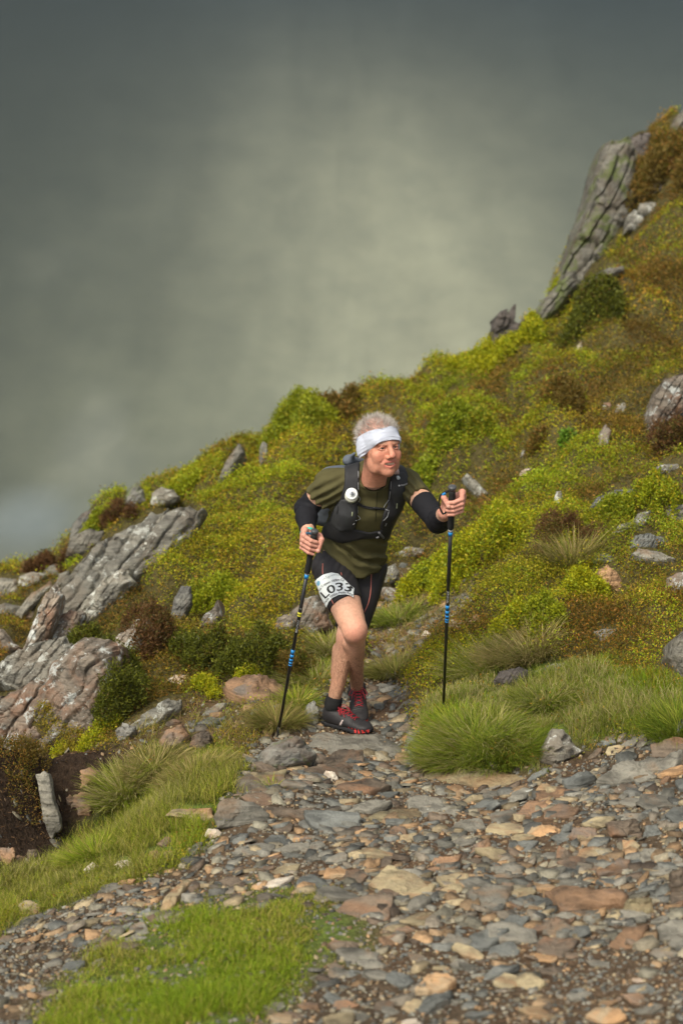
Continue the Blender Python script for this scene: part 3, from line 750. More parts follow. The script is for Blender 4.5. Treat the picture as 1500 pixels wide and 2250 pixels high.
rock([(148,1275),(195,1222),(238,1190),(262,1194),(238,1232),(190,1280)],'grey',"smooth plain grey slab above the diagonal rib", up=40, thick=0.25, dome=0.08, rough=0.04, name="rock_outcrop", cat="outcrop", group=G_CRAG, anchor=(180,1275))
rock([(152,1212),(162,1178),(195,1164),(228,1170),(222,1196),(185,1214)],'grey',"rounded grey boulder near the ridge above the smooth plain slab", up=38, thick=0.3, dome=0.2, rough=0.05, name="boulder", cat="boulder", group=G_CRAG)
rock([(155,1185),(163,1150),(182,1128),(205,1122),(203,1150),(190,1168)],'mossy',"moss topped rock on the ridge above the rounded grey boulder", up=32, thick=0.25, dome=0.18, rough=0.06, name="rock", cat="rock", group=G_SKY)
rock([(215,1428),(260,1400),(300,1368),(322,1366),(300,1402),(245,1440)],'lich',"flat pinkish rock above the rust stained crag", up=45, thick=0.2, dome=0.12, rough=0.06, name="rock_outcrop", cat="outcrop", group=G_CRAG)
rock([(90,1500),(100,1470),(130,1455),(150,1430),(148,1460),(120,1495)],'lichg',"thin grey rib between the lowest crags and the heather", up=38, thick=0.2, dome=0.12, rough=0.06, name="rock_outcrop", cat="outcrop", group=G_CRAG)
rock([(-20,1312),(-20,1285),(5,1270),(32,1273),(42,1292),(36,1312)],'grey',"round blue grey boulder at the left edge on the ridge", up=36, thick=0.3, dome=0.22, rough=0.05, name="boulder", cat="boulder", group=G_SKY)
rock([(38,1288),(44,1268),(68,1256),(90,1260),(82,1278),(58,1290)],'lichg',"second boulder from the left edge on the ridge, with a pale top", up=36, thick=0.25, dome=0.2, rough=0.05, name="boulder", cat="boulder", group=G_SKY)
rock([(96,1265),(102,1248),(118,1242),(134,1250),(130,1264)],'grey',"small grey boulder in brown heather on the left ridge", up=36, dome=0.2, name="boulder", cat="boulder", group=G_SKY)
rock([(125,1282),(132,1262),(150,1256),(150,1274),(138,1284)],'grey',"small grey rock just left of the smooth plain slab", up=36, dome=0.2, name="rock", cat="rock", group=G_SKY)
rock([(-20,1362),(-20,1335),(10,1326),(38,1332),(38,1350),(20,1362)],'grey',"boulder at the left edge under the round blue grey one", up=38, thick=0.3, dome=0.2, name="boulder", cat="boulder", group=G_CRAG)
rock([(40,1342),(70,1305),(105,1283),(112,1290),(80,1322),(52,1350)],'grey',"slanting grey slab right of the boulder at the left edge", up=42, thick=0.15, name="rock", cat="rock", group=G_CRAG)
rock([(20,1360),(40,1342),(76,1344),(76,1360),(45,1364)],'brown',"low brown rock below the slanting grey slab near the left edge", up=42, name="rock", cat="rock", group=G_CRAG)
rock([(-20,1432),(-20,1370),(5,1385),(25,1410),(42,1420),(20,1432)],'lich',"dark pointed rock cut by the left edge, below the boulders", up=36, thick=0.3, name="rock", cat="rock", group=G_CRAG)
rock([(270,1112),(282,1080),(298,1064),(312,1078),(316,1100),(295,1115)],'mossy',"cone shaped mossy rock standing on the ridge left of the slope", up=28, thick=0.25, dome=0.2, rough=0.06, name="rock", cat="rock", group=G_SKY)
rock([(332,1112),(338,1082),(355,1072),(378,1078),(390,1092),(370,1104),(345,1115)],'lichg',"rounded double rock on the ridge right of the cone shaped one", up=30, thick=0.25, dome=0.2, rough=0.06, name="rock", cat="rock", group=G_SKY)
rock([(480,1055),(498,1012),(520,983),(527,998),(508,1038),(490,1056)],'grey',"leaning grey blade of rock in the upper left slope", up=30, thick=0.2, name="rock", cat="rock", group=G_CRAG)
rock([(573,1022),(572,985),(578,973),(586,978),(588,1010)],'lichg',"narrow pale upright stone in the moss left of the walker's head", up=28, thick=0.12, name="rock", cat="rock", group=G_CRAG)
rock([(376,1368),(384,1318),(398,1294),(416,1295),(419,1322),(405,1350),(390,1372)],'mossy',"brown upright stone in the middle of the left slope", up=30, thick=0.2, name="rock", cat="rock", group=G_CRAG)
rock([(440,1375),(448,1352),(468,1338),(475,1322),(480,1352),(468,1376)],'lich',"whitish stone right of the brown upright stone", up=30, thick=0.2, name="rock", cat="rock", group=G_CRAG)
rock([(319,1430),(324,1398),(340,1390),(346,1412),(332,1434)],'lich',"pinkish upright stone below the brown upright stone", up=30, thick=0.16, name="rock", cat="rock", group=G_CRAG)
rock([(420,1425),(428,1400),(437,1394),(439,1415),(430,1430)],'lich',"small pale pointed stone below the whitish stone", up=30, thick=0.12, name="rock", cat="rock", group=G_CRAG)
rock([(606,1380),(610,1358),(628,1350),(642,1362),(638,1384)],'lich',"small white stone left of the walker's thigh", up=34, thick=0.2, name="rock", cat="rock", group=G_CRAG)
rock([(638,1374),(646,1345),(672,1318),(694,1312),(715,1335),(722,1372),(690,1388),(660,1384)],'lich',"white and brown rock just behind the walker's bent knee", up=34, thick=0.3, rough=0.08, name="rock", cat="rock", group=G_CRAG)
rock([(220,1480),(232,1465),(238,1440),(246,1436),(248,1470),(236,1492)],'lich',"thin rock fin beside the dark heather", up=32, name="rock", cat="rock", group=G_CRAG)
rock([(258,1398),(285,1378),(318,1366),(322,1380),(290,1400)],'lich',"low reddish rock at the top of the dark heather", up=42, name="rock", cat="rock", group=G_CRAG)
rock([(135,1395),(150,1310),(225,1215),(320,1158),(405,1148),(380,1200),(300,1270),(232,1345),(180,1405)],'lichg',"broken grey rock mass filling behind the long diagonal rib", up=40, thick=0.3, dome=0.05, rough=0.06, strata=0.05, name="rock_outcrop", cat="outcrop", group=G_CRAG, seg=110, anchor=(230,1340), push=0.10)
rock([(10,1480),(30,1440),(80,1420),(130,1410),(165,1430),(120,1480),(70,1500)],'lichg',"low grey ledges between the narrow pointed crag and the lowest crag", up=42, thick=0.25, dome=0.06, rough=0.08, strata=0.05, name="rock_outcrop", cat="outcrop", group=G_CRAG)
rock([(250,1420),(290,1385),(330,1372),(345,1390),(300,1425),(262,1445)],'lich',"jagged reddish ledge right of the flat pinkish rock", up=42, thick=0.2, rough=0.08, name="rock_outcrop", cat="outcrop", group=G_CRAG)
# --- right of the walker
rock([(868,1216),(895,1200),(930,1206),(925,1216),(890,1228)],'lichg',"low pale slab behind the walker's pack", up=45, name="rock", cat="rock", group=G_HILL)
rock([(822,1284),(842,1248),(866,1238),(878,1252),(870,1272),(838,1288)],'lichg',"pale grey slab right of the walker's hip", up=42, thick=0.15, name="rock", cat="rock", group=G_HILL)
rock([(822,1316),(830,1292),(852,1288),(878,1294),(868,1312),(840,1322)],'lich',"whitish block under the pale slab right of the walker's hip", up=35, thick=0.15, name="rock", cat="rock", group=G_HILL)
rock([(872,1250),(880,1236),(896,1238),(892,1250)],'blue',"small blue grey stone above the whitish block", up=42, name="stone", cat="stone", group=G_HILL)
rock([(1020,1046),(1026,1039),(1050,1058),(1074,1085),(1082,1108),(1062,1110),(1042,1082)],'lichg',"pointed pale stone leaning in the moss above the right hand pole", up=30, thick=0.16, name="rock", cat="rock", group=G_HILL)
rock([(1138,1052),(1144,1034),(1160,1028),(1168,1030),(1150,1048)],'pale',"small white stone on the upper right slope", up=36, name="stone", cat="stone", group=G_HILL)
rock([(1300,1112),(1312,1092),(1350,1076),(1398,1070),(1406,1084),(1372,1100),(1330,1112)],'blue',"dark layered slate overhanging the heather at the right", up=40, thick=0.2, strata=0.06, name="rock_outcrop", cat="outcrop", group=G_HILL)
rock([(1378,1172),(1388,1146),(1402,1126),(1428,1120),(1432,1136),(1408,1165)],'lichg',"pale rock slab below the overhanging dark slate", up=38, thick=0.16, name="rock", cat="rock", group=G_HILL)
rock([(1454,1142),(1458,1115),(1475,1106),(1520,1108),(1520,1140),(1480,1148)],'grey',"grey rock at the right edge level with the walker's hand", up=36, thick=0.2, name="rock", cat="rock", group=G_HILL)
rock([(1340,1175),(1360,1152),(1385,1146),(1382,1158),(1360,1174)],'lichg',"flat pale slab left of the pale rock slab", up=42, name="rock", cat="rock", group=G_HILL)
rock([(1385,1222),(1400,1204),(1440,1208),(1484,1232),(1440,1234),(1405,1228)],'grey',"long layered grey slab by the right edge above the orange rock", flat=True, thick=0.07, up=0.35, strata=0.04, name="slate_slab", cat="slab", group=G_HILL)
rock([(1300,1232),(1305,1215),(1325,1216),(1358,1228),(1340,1236)],'blue',"small dark slate tip left of the long layered grey slab", flat=True, thick=0.05, up=0.3, name="slate_slab", cat="slab", group=G_HILL)
rock([(1380,1205),(1395,1175),(1430,1168),(1468,1185),(1460,1200),(1420,1206)],'blue',"broken slate pile behind the long layered grey slab", up=45, thick=0.14, strata=0.08, rough=0.1, name="rock_outcrop", cat="outcrop", group=G_HILL)
rock([(1312,1272),(1318,1250),(1335,1240),(1352,1252),(1368,1275),(1378,1306),(1362,1312),(1345,1292),(1325,1288)],'orange',"orange lichened rock standing in the grass at the right", up=34, thick=0.15, rough=0.08, name="rock", cat="rock", group=G_HILL)
rock([(1460,1300),(1464,1268),(1490,1256),(1530,1256),(1530,1292),(1480,1310)],'lich',"orange spotted rock cut by the right edge", up=34, thick=0.16, name="rock", cat="rock", group=G_HILL)
rock([(1303,1388),(1320,1380),(1357,1375),(1352,1392),(1338,1418),(1322,1416),(1315,1400)],'grey',"triangular grey slate lying on the moss at the right", flat=True, up=0.5, thick=0.03, name="slate_slab", cat="slab", group=G_HILL)
rock([(1084,1494),(1100,1472),(1140,1464),(1172,1474),(1178,1492),(1150,1508),(1105,1512)],'dark',"dark brown boulder half buried in the pale grass", up=40, thick=0.2, dome=0.25, rough=0.06, name="boulder", cat="boulder", group=G_HILL)
rock([(1174,1472),(1195,1460),(1240,1456),(1236,1468),(1190,1480)],'lichg',"thin pale slab resting beside the dark brown boulder", flat=True, thick=0.03, up=0.3, name="slate_slab", cat="slab", group=G_HILL)
rock([(1474,1440),(1482,1405),(1510,1378),(1540,1380),(1540,1500),(1498,1482)],'grey',"large grey rock cut by the right edge beside the green grass", up=32, thick=0.25, dome=0.15, name="rock", cat="rock", group=G_HILL)
rock([(975,1375),(985,1362),(1015,1358),(1050,1350),(1052,1360),(1010,1374)],'tan',"flat tan slab on the dirt track right of the pole", flat=True, thick=0.04, up=0.15, name="slate_slab", cat="slab", group=G_HILL)
rock([(920,1400),(932,1384),(952,1386),(942,1402)],'pale',"small whitish flake on the dirt track", flat=True, thick=0.02, up=0.3, name="stone", cat="stone", group=G_HILL)
rock([(895,1542),(918,1532),(950,1540),(945,1550),(910,1548)],'grey',"thin grey slab on the track left of the pole's tip", flat=True, thick=0.03, up=0.2, name="slate_slab", cat="slab", group=G_HILL)
rock([(815,1510),(835,1500),(860,1505),(862,1514),(830,1518)],'grey',"grey slab on the track just right of the walker's sock", flat=True, thick=0.03, up=0.2, name="slate_slab", cat="slab", group=G_HILL)
rock([(800,1532),(812,1528),(832,1530),(830,1536),(808,1538)],'blue',"thin blue grey flake beside the walker's red laces", flat=True, thick=0.02, name="stone", cat="stone", group=G_HILL)
rock([(1215,1105),(1222,1080),(1232,1078),(1236,1098),(1226,1110)],'lichg',"small grey stone under the pale upper right stone", up=36, name="stone", cat="stone", group=G_HILL)
# --- upper right
rock([(1408,982),(1420,930),(1438,870),(1462,828),(1500,818),(1540,830),(1520,900),(1462,930),(1432,975)],'lich',"tall pale rock face at the right edge above the slate outcrop", up=28, thick=0.5, dome=0.12, rough=0.06, strata=0.04, name="rock_outcrop", cat="outcrop", group=G_HILL, seg=110, anchor=(1450,960))
rock([(1152,728),(1172,682),(1205,640),(1238,606),(1262,590),(1268,620),(1250,650),(1225,682),(1185,718)],'crag',"smooth grey lower shoulder of the tall crag on the upper right ridge", up=28, thick=0.5, dome=0.1, rough=0.04, strata=0.015, name="rock_outcrop", cat="outcrop", group="crag blocks on the upper right ridge", seg=110, anchor=(1190,715))
rock([(1225,640),(1246,575),(1272,510),(1296,442),(1312,380),(1325,330),(1350,303),(1380,300),(1398,345),(1402,430),(1392,490),(1352,545),(1300,610),(1262,650)],'crag',"tall leaning crag pillar with green lichen on the upper right ridge", up=22, thick=0.6, dome=0.12, rough=0.05, strata=0.03, name="rock_outcrop", cat="outcrop", group="crag blocks on the upper right ridge", seg=130, anchor=(1290,600))
rock([(1372,480),(1370,350),(1382,308),(1405,289),(1428,290),(1432,340),(1425,410),(1410,480)],'dark',"dark shaded block behind the tall leaning crag pillar", up=22, thick=0.4, dome=0.1, rough=0.06, name="rock_outcrop", cat="outcrop", group="crag blocks on the upper right ridge", anchor=(1385,460), push=0.15)
rock([(1462,305),(1478,262),(1500,236),(1560,210),(1600,300),(1520,330)],'crag',"lichened crag top in the upper right corner", up=24, thick=0.4, dome=0.14, rough=0.06, name="rock_outcrop", cat="outcrop", group="crag blocks on the upper right ridge", anchor=(1500,320))
rock([(1083,758),(1086,722),(1094,690),(1106,678),(1116,676),(1122,702),(1136,706),(1154,714),(1146,732),(1118,748)],'dark',"dark jagged stump of rock on the skyline, bigger of its pair", up=20, thick=0.25, dome=0.1, rough=0.1, strata=0.08, name="rock", cat="rock", anchor=(1110,768))
rock([(1116,706),(1118,684),(1129,668),(1134,667),(1132,690),(1128,712)],'dark',"thin dark spike of rock rising from the jagged stump", up=20, thick=0.08, dome=0.05, rough=0.08, name="rock", cat="rock", anchor=(1110,768))
rock([(1262,662),(1275,632),(1300,605),(1332,586),(1368,582),(1366,592),(1330,612),(1298,640)],'grey',"pale grey slab showing in moss right of the tall crag", up=32, thick=0.25, dome=0.1, name="rock", cat="rock", group=G_HILL)
rock([(1376,505),(1380,470),(1395,460),(1418,466),(1426,484),(1405,500)],'lichg',"grey block in moss right of the crag pillar", up=32, thick=0.2, dome=0.18, name="rock", cat="rock", group=G_HILL)
rock([(1400,462),(1406,446),(1430,442),(1466,452),(1455,464),(1425,468)],'lichg',"flat pale rock above the grey block by the crag pillar", up=38, thick=0.2, name="rock", cat="rock", group=G_HILL)
rock([(1412,430),(1425,405),(1458,396),(1470,408),(1450,425)],'grey',"grey rock under the dark heather cap in the upper right", up=34, thick=0.2, name="rock", cat="rock", group=G_HILL)
rock([(1266,778),(1268,760),(1276,750),(1279,765),(1274,780)],'pale',"tiny white stone in the moss below the crag", up=30, name="stone", cat="stone", group=G_HILL)
rock([(1318,905),(1325,885),(1340,884),(1345,902)],'lich',"small pale stone, left of a pair below the upper moss", up=34, name="stone", cat="stone", group=G_HILL)
rock([(1350,908),(1354,890),(1370,884),(1378,900),(1366,910)],'lichg',"small pale stone, right of a pair below the upper moss", up=34, name="stone", cat="stone", group=G_HILL)
rock([(1312,985),(1318,950),(1330,930),(1342,945),(1335,980)],'lich',"pinkish rock patch showing on the mossy bank", up=34, thick=0.15, name="rock", cat="rock", group=G_HILL)
rock([(1230,965),(1234,948),(1245,944),(1250,958),(1242,970)],'lichg',"small grey stone beside the bright fern", up=34, name="stone", cat="stone", group=G_HILL)
rock([(1142,1005),(1146,990),(1155,988),(1158,1002)],'lich',"tiny pinkish stone on the mossy slope", up=34, name="stone", cat="stone", group=G_HILL)
rock([(1435,1030),(1450,1020),(1500,1018),(1530,1026),(1500,1034),(1455,1036)],'lichg',"flat pale ledge at the right edge under the tall pale face", up=42, thick=0.12, name="rock", cat="rock", group=G_HILL)

# --- loose slates: individually placed, outline and colour of each different
REG = [("near the bottom edge", 2090, 9999), ("on the lower path", 1950, 2090), ("on the middle path", 1820, 1950),
       ("below the bedrock ledge", 1720, 1820), ("by the walker's feet", 1600, 1720), ("on the track behind", 0, 1600)]
CN = dict(grey="grey", blue="blue grey", rust="rust brown", orange="orange", tan="tan", brown="dark brown", pale="whitish")
CW = [('grey', .38), ('blue', .17), ('rust', .07), ('tan', .16), ('orange', .07), ('brown', .15), ('pale', .01)]
def stone_outline(size, asp, nside, rs):
    a = np.sort(rs.random(nside) * 0.7 + np.arange(nside)) / nside * 2 * math.pi
    r = 0.75 + 0.35 * rs.random(nside)
    return np.stack([np.cos(a) * r * size / 2, np.sin(a) * r * size / 2 * asp], -1)
SL = []
nslate = 0
labels_used = {}
rs = np.random.default_rng(5)
cands = []
while len(cands) < 288:
    px = rs.uniform(-20, 1520); py = 1500 + 750 * rs.random() ** 0.85
    if py < 1600 and not (inpoly(np.array([px]), np.array([py]), DIRT2)[0] or inpoly(np.array([px]), np.array([py]), DIRT3)[0]): continue
    if py >= 1600 and not inpoly(np.array([px]), np.array([py]), PATH)[0]: continue
    if inpoly(np.array([px]), np.array([py]), LAWN)[0] or inpoly(np.array([px]), np.array([py]), GRASS)[0]: continue
    if 690 < px < 850 and 1500 < py < 1660: continue
    # bigger slabs on the right half of the path, rubble at the left
    s = rs.lognormal(math.log(0.125 if px > 560 else 0.070), 0.38)
    s = min(s, 0.27)
    if py > 2090:
        s *= 0.6
        if rs.random() < 0.45: continue
    if py < 1640: s = min(s, 0.09)
    rpx = s * 500
    if any((px - q[0]) ** 2 + ((py - q[1]) * 2.4) ** 2 < (0.31 * (rpx + q[2])) ** 2 for q in cands): continue
    if any(inpoly(np.array([px]), np.array([py]), P)[0] for P in ROCKS_PX): continue
    cands.append((px, py, rpx, s))
for px, py, rpx, s in cands:
    loc, _ = hit(px, py)
    if loc is None: continue
    c = rs.choice([k for k, _ in CW], p=np.array([w for _, w in CW]) / sum(w for _, w in CW))
    asp = rs.uniform(0.45, 0.85)
    P2 = stone_outline(s, asp, int(rs.integers(5, 8)), rs)
    gn = ground_n(loc[0], loc[1])
    n = nrm(gn + np.array([rs.normal(0, .13), -abs(rs.normal(0.10, .16)), 0]))
    ang = rs.normal(0, 0.5)
    au = nrm(np.cross(n, [math.sin(ang), math.cos(ang), 0])); av = np.cross(n, au)
    th = s * rs.uniform(0.09, 0.22)
    loc[2] = zat(loc[0], loc[1])
    V, q, t3 = slab_mesh(P2, au, av, n, loc + n * th * 0.75, th, dome=0.0, rough=0.03, seg=26, seed=int(rs.integers(0, 9999)), bevel=0.15)
    bp = np.array([loc[0], loc[1], V[:, 2].min()])
    o = mesh_obj("slate_flake" if th / s < 0.2 else "stone", fast_mesh("slate", V - bp, quads=q, tris=t3), MATS[c], loc=bp)
    size = "large" if s > 0.13 else ("hand sized" if s > 0.075 else "small")
    shape = "long thin" if asp < 0.55 else ("angular" if asp < 0.7 else "blocky")
    side = "far left" if px < 500 else ("centre left" if px < 800 else ("centre right" if px < 1150 else "far right"))
    reg = [r for r in REG if r[1] <= py < r[2]][0][0]
    lab = f"{size} {shape} {CN[c]} slate {reg}, {side}"
    SL.append((o, lab, loc[0], loc[1]))

by = {}
for rec in SL: by.setdefault(rec[1], []).append(rec)
for lab, rec in by.items():
    if len(rec) == 2:
        rec.sort(key=lambda r: r[3])
        if abs(rec[0][3] - rec[1][3]) > abs(rec[0][2] - rec[1][2]) * 0.4: w2 = ("nearer of two", "farther of two")
        else:
            rec.sort(key=lambda r: r[2]); w2 = ("left of two", "right of two")
        labs = [lab + ", " + w_ for w_ in w2]
    elif len(rec) > 2:
        rec.sort(key=lambda r: r[2])
        nm = {3: ["leftmost", "middle", "rightmost"], 4: ["leftmost", "second from left", "third from left", "rightmost"]}.get(len(rec), ["leftmost"] + ["%s from left" % w_ for w_ in ("second", "third", "fourth", "fifth", "sixth", "seventh", "eighth", "ninth", "tenth")][:len(rec) - 2] + ["rightmost"])
        labs = [lab + ", " + w_ for w_ in nm]
    else: labs = [lab]
    for r, l_ in zip(rec, labs): tag(r[0], l_, "slate", "loose slates scattered over the path")

# --- rubble and chips: thousands of small stones as one mass
def chips(name, n, region_w, smin, smax, seed, pal, label, bury=0.35, flatness=(0.2, 0.5)):
    rs = np.random.default_rng(seed)
    X = rs.uniform(-4.2, 4.2, n * 14); Y = rs.uniform(4.0, 13.5, n * 14)
    wgt = sample(region_w, X, Y)
    Z = zat(X, Y)
    qx, qy, qz = proj(np.stack([X, Y, Z], -1))
    if smax > .05:
        ir = np.zeros(len(X), bool)
        for P_ in ROCKS_PX: ir |= inpoly(qx, qy, P_)
        wgt = wgt * np.where(ir, 0.04, 1)
    ok = (rs.random(len(X)) < wgt * (6.5 / qz) ** 1.2) & (qx > -350) & (qx < 1850) & (qy < 2420)
    X, Y, Z = X[ok][:n], Y[ok][:n], Z[ok][:n]
    m = len(X)
    s = np.exp(rs.uniform(np.log(smin), np.log(smax), m))
    # 10-vertex chip: 5-sided plate, top slightly smaller
    k = 5
    a = (np.arange(k)[None] + 0.6 * rs.random((m, k))) / k * 2 * math.pi
    r = (0.7 + 0.4 * rs.random((m, k))) * 0.5
    asp = rs.uniform(0.45, 0.95, (m, 1))
    th = s * rs.uniform(*flatness, m)
    lo = np.stack([np.cos(a) * r, np.sin(a) * r * asp, 0 * r - 0.5], -1)
    hi = np.stack([np.cos(a) * r * 0.93, np.sin(a) * r * asp * 0.93, 0 * r + 0.5 + rs.uniform(-.15, .15, (m, k))], -1)
    Vv = np.concatenate([lo, hi], 1)
    Vv[..., :2] *= s[:, None, None]; Vv[..., 2] *= th[:, None]
    # tilt
    yaw = rs.normal(0, 0.9, m); tx = rs.normal(0, 0.22, m); ty = rs.normal(0, 0.22, m)
    cy, sy = np.cos(yaw), np.sin(yaw)
    x = Vv[..., 0] * cy[:, None] - Vv[..., 1] * sy[:, None]; y = Vv[..., 0] * sy[:, None] + Vv[..., 1] * cy[:, None]
    e = 0.08
    gx = (zat(X + e, Y) - zat(X - e, Y)) / (2 * e) + tx; gy = (zat(X, Y + e) - zat(X, Y - e)) / (2 * e) + ty
    z = Vv[..., 2] + x * gx[:, None] + y * gy[:, None]
    V = np.stack([X[:, None] + x, Y[:, None] + y, (Z + th * (0.5 - bury))[:, None] + z], -1)
    base = (np.arange(m) * 10)[:, None]
    quads = np.concatenate([base + np.array([[i, (i + 1) % 5, 5 + (i + 1) % 5, 5 + i]]) for i in range(5)])
    tris = np.concatenate([base + np.array([[5, 5 + i, 6 + i]]) for i in (1, 2, 3)])
    pal = np.array(pal); ci = rs.integers(0, len(pal), m)
    col = pal[ci] * rs.uniform(0.5, 1.45, (m, 1))
    col = np.repeat(col[:, None], 10, 1).reshape(-1, 3)
    me = fast_mesh(name, V.reshape(-1, 3), quads=quads, tris=tris, col=np.clip(col, 0, 1))
    return tag(mesh_obj(name, me, M_CHIP), label, kind="stuff")
M_CHIP = attr_mat("chips", rough=0.65, spec=0.3, noise=(45, (0.55, 0.55, 0.55), (1.35, 1.35, 1.35)), bumpd=(90, 0.6, 0.008))
PAL = [(0.155, 0.148, 0.122), (0.13, 0.132, 0.118), (0.20, 0.188, 0.155), (0.22, 0.15, 0.085), (0.27, 0.215, 0.13), (0.12, 0.088, 0.062), (0.30, 0.19, 0.10), (0.115, 0.115, 0.10), (0.10, 0.098, 0.086), (0.17, 0.145, 0.11), (0.19, 0.175, 0.13), (0.23, 0.20, 0.14)]
w_stone = np.clip(m_path, 0, 1) * (0.35 + 0.65 * np.clip(0.5 + 1.6 * fbm(gp * [1, 1, 0], 1.6, 3, 77), 0, 1))
nearmask = np.clip((2110 - ppy) / 90, 0.10, 1)
w_big = w_stone * nearmask * np.where(ppx < 500, 0.75, 1)
w_small = np.clip(m_path + 0.35 * m_lawn + 0.10 * m_peat + 0.3 * m_d3 + 0.35 * m_d2, 0, 1)
chips("slate_rubble", 7800, np.clip(w_big + 0.05 * m_d3 + 0.06 * m_d2 + 0.05 * m_peat, 0, 1), 0.024, 0.105, 1, PAL, "grey and rusty slate rubble covering the path", bury=0.2, flatness=(0.10, 0.26))
chips("slate_chips", 26000, w_small, 0.008, 0.024, 2, PAL, "fine slate chips and grit between the stones", bury=0.3, flatness=(0.25, 0.6))

# ================================================================ VEGETATION
M_LEAF = attr_mat("leaf", rough=0.55, spec=0.25, transl=0.35)
M_GRASS = attr_mat("grass_blade", rough=0.65, spec=0.12, transl=0.35)
M_TWIG = plain_mat("twig", (0.085, 0.05, 0.03), 0.8, 0.2)

def leaf_arrays(C, D, L, Wd, col, rs):
    """folded diamond leaves"""
    m = len(C)
    D = D / np.linalg.norm(D, axis=1, keepdims=True)
    rnd = rs.normal(size=(m, 3)); rnd[:, 2] *= 0.5
    S = np.cross(D, rnd); S /= np.linalg.norm(S, axis=1, keepdims=True) + 1e-9
    U = np.cross(S, D)
    V = np.stack([C, C + D * (L * 0.45)[:, None] + S * (Wd * 0.5)[:, None] + U * (Wd * 0.15)[:, None], C + D * L[:, None],
                  C + D * (L * 0.45)[:, None] - S * (Wd * 0.5)[:, None] + U * (Wd * 0.15)[:, None]], 1)
    q = (np.arange(m) * 4)[:, None] + np.arange(4)[None]
    return V.reshape(-1, 3), q, np.repeat(col, 4, 0)

def blade_arrays(Bp, up, lean, L, Wd, col, rs, droop=0.5, tipcol=None):
    """curved tapering grass blades, three segments each"""
    m = len(Bp)
    lean = lean / (np.linalg.norm(lean, axis=1, keepdims=True) + 1e-9)
    S = np.cross(up, lean); S /= np.linalg.norm(S, axis=1, keepdims=True) + 1e-9
    tw = rs.normal(0, 0.7, m)[:, None]
    S = S * np.cos(tw) + lean * np.sin(tw)
    dr = droop if hasattr(droop, '__len__') else np.full(m, droop)
    def pt(t):
        a = dr * 1.5 * t
        return Bp + up * (L * t * np.cos(a * 0.8))[:, None] + lean * (L * t * np.sin(a))[:, None]
    rows = []
    for t, w_ in ((0, 1.0), (0.35, 0.85), (0.7, 0.55)):
        p = pt(t)
        rows += [p - S * (Wd * w_ / 2)[:, None], p + S * (Wd * w_ / 2)[:, None]]
    rows.append(pt(1.0))
    V = np.stack(rows, 1)
    b = (np.arange(m) * 7)[:, None]
    q = np.concatenate([b + np.array([[0, 1, 3, 2]]), b + np.array([[2, 3, 5, 4]])])
    t3 = b + np.array([[4, 5, 6]])
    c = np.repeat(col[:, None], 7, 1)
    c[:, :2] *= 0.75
    if tipcol is not None: c[:, 4:] = c[:, 4:] * 0.4 + tipcol[:, None] * 0.6
    return V.reshape(-1, 3), q, t3, c.reshape(-1, 3)

def in_rocks(qx, qy, shrink=3.0):
    out = np.zeros(qx.shape, bool)
    for P in ROCKS_PX:
        lo = P.min(0); hi = P.max(0)
        m = (qx > lo[0]) & (qx < hi[0]) & (qy > lo[1]) & (qy < hi[1])
        if m.any():
            k = np.where(m)[0]
            out[k] |= inpoly(qx[k], qy[k], P)
    return out

def scatter(n, mask, seed, x=(-4.6, 5.4), y=(5.0, 19.8), back=0.35, power=2.0, zref=13.0, qlim=(-300, 1800, 2420), rocks=True):
    rs = np.random.default_rng(seed)
    xs, ys = [], []
    cnt = 0
    for _ in range(60):
        X = rs.uniform(*x, n * 2); Y = rs.uniform(*y, n * 2)
        yrr = np.interp(X, rp[:, 0], rp[:, 1])
        Z = zat(X, Y)
        qx, qy, qz = proj(np.stack([X, Y, Z], -1))
        w_ = sample(mask, X, Y) * np.minimum(1, (zref * 0.6 / qz) ** power * 1.0)
        ok = (rs.random(len(X)) < w_) & (Y < yrr + back) & (qx > qlim[0]) & (qx < qlim[1]) & (qy < qlim[2])
        X, Y, qx, qy = X[ok], Y[ok], qx[ok], qy[ok]
        if rocks:
            k = ~in_rocks(qx, qy + 6); X, Y = X[k], Y[k]
        xs.append(X); ys.append(Y); cnt += len(X)
        if cnt >= n: break
    X = np.concatenate(xs)[:n]; Y = np.concatenate(ys)[:n]
    return X, Y, zat(X, Y), rs

BIL = np.array([(0.32, 0.34, 0.015), (0.24, 0.29, 0.015), (0.18, 0.23, 0.012), (0.34, 0.30, 0.02), (0.16, 0.18, 0.012)])
HEA = np.array([(0.16, 0.115, 0.022), (0.22, 0.14, 0.03), (0.10, 0.09, 0.014), (0.33, 0.17, 0.035), (0.17, 0.155, 0.018)])
MOS = np.array([(0.30, 0.25, 0.02), (0.22, 0.20, 0.02), (0.36, 0.24, 0.03), (0.15, 0.15, 0.015), (0.33, 0.18, 0.035)])
RED = np.array([(0.14, 0.07, 0.028), (0.11, 0.06, 0.022), (0.18, 0.09, 0.03), (0.10, 0.085, 0.02), (0.15, 0.13, 0.022)])
DGR = np.array([(0.10, 0.115, 0.012), (0.14, 0.15, 0.015), (0.06, 0.07, 0.010), (0.17, 0.18, 0.015), (0.13, 0.09, 0.02)])
FER = np.array([(0.14, 0.26, 0.02), (0.20, 0.32, 0.03), (0.10, 0.18, 0.02), (0.24, 0.32, 0.03), (0.16, 0.24, 0.02)])

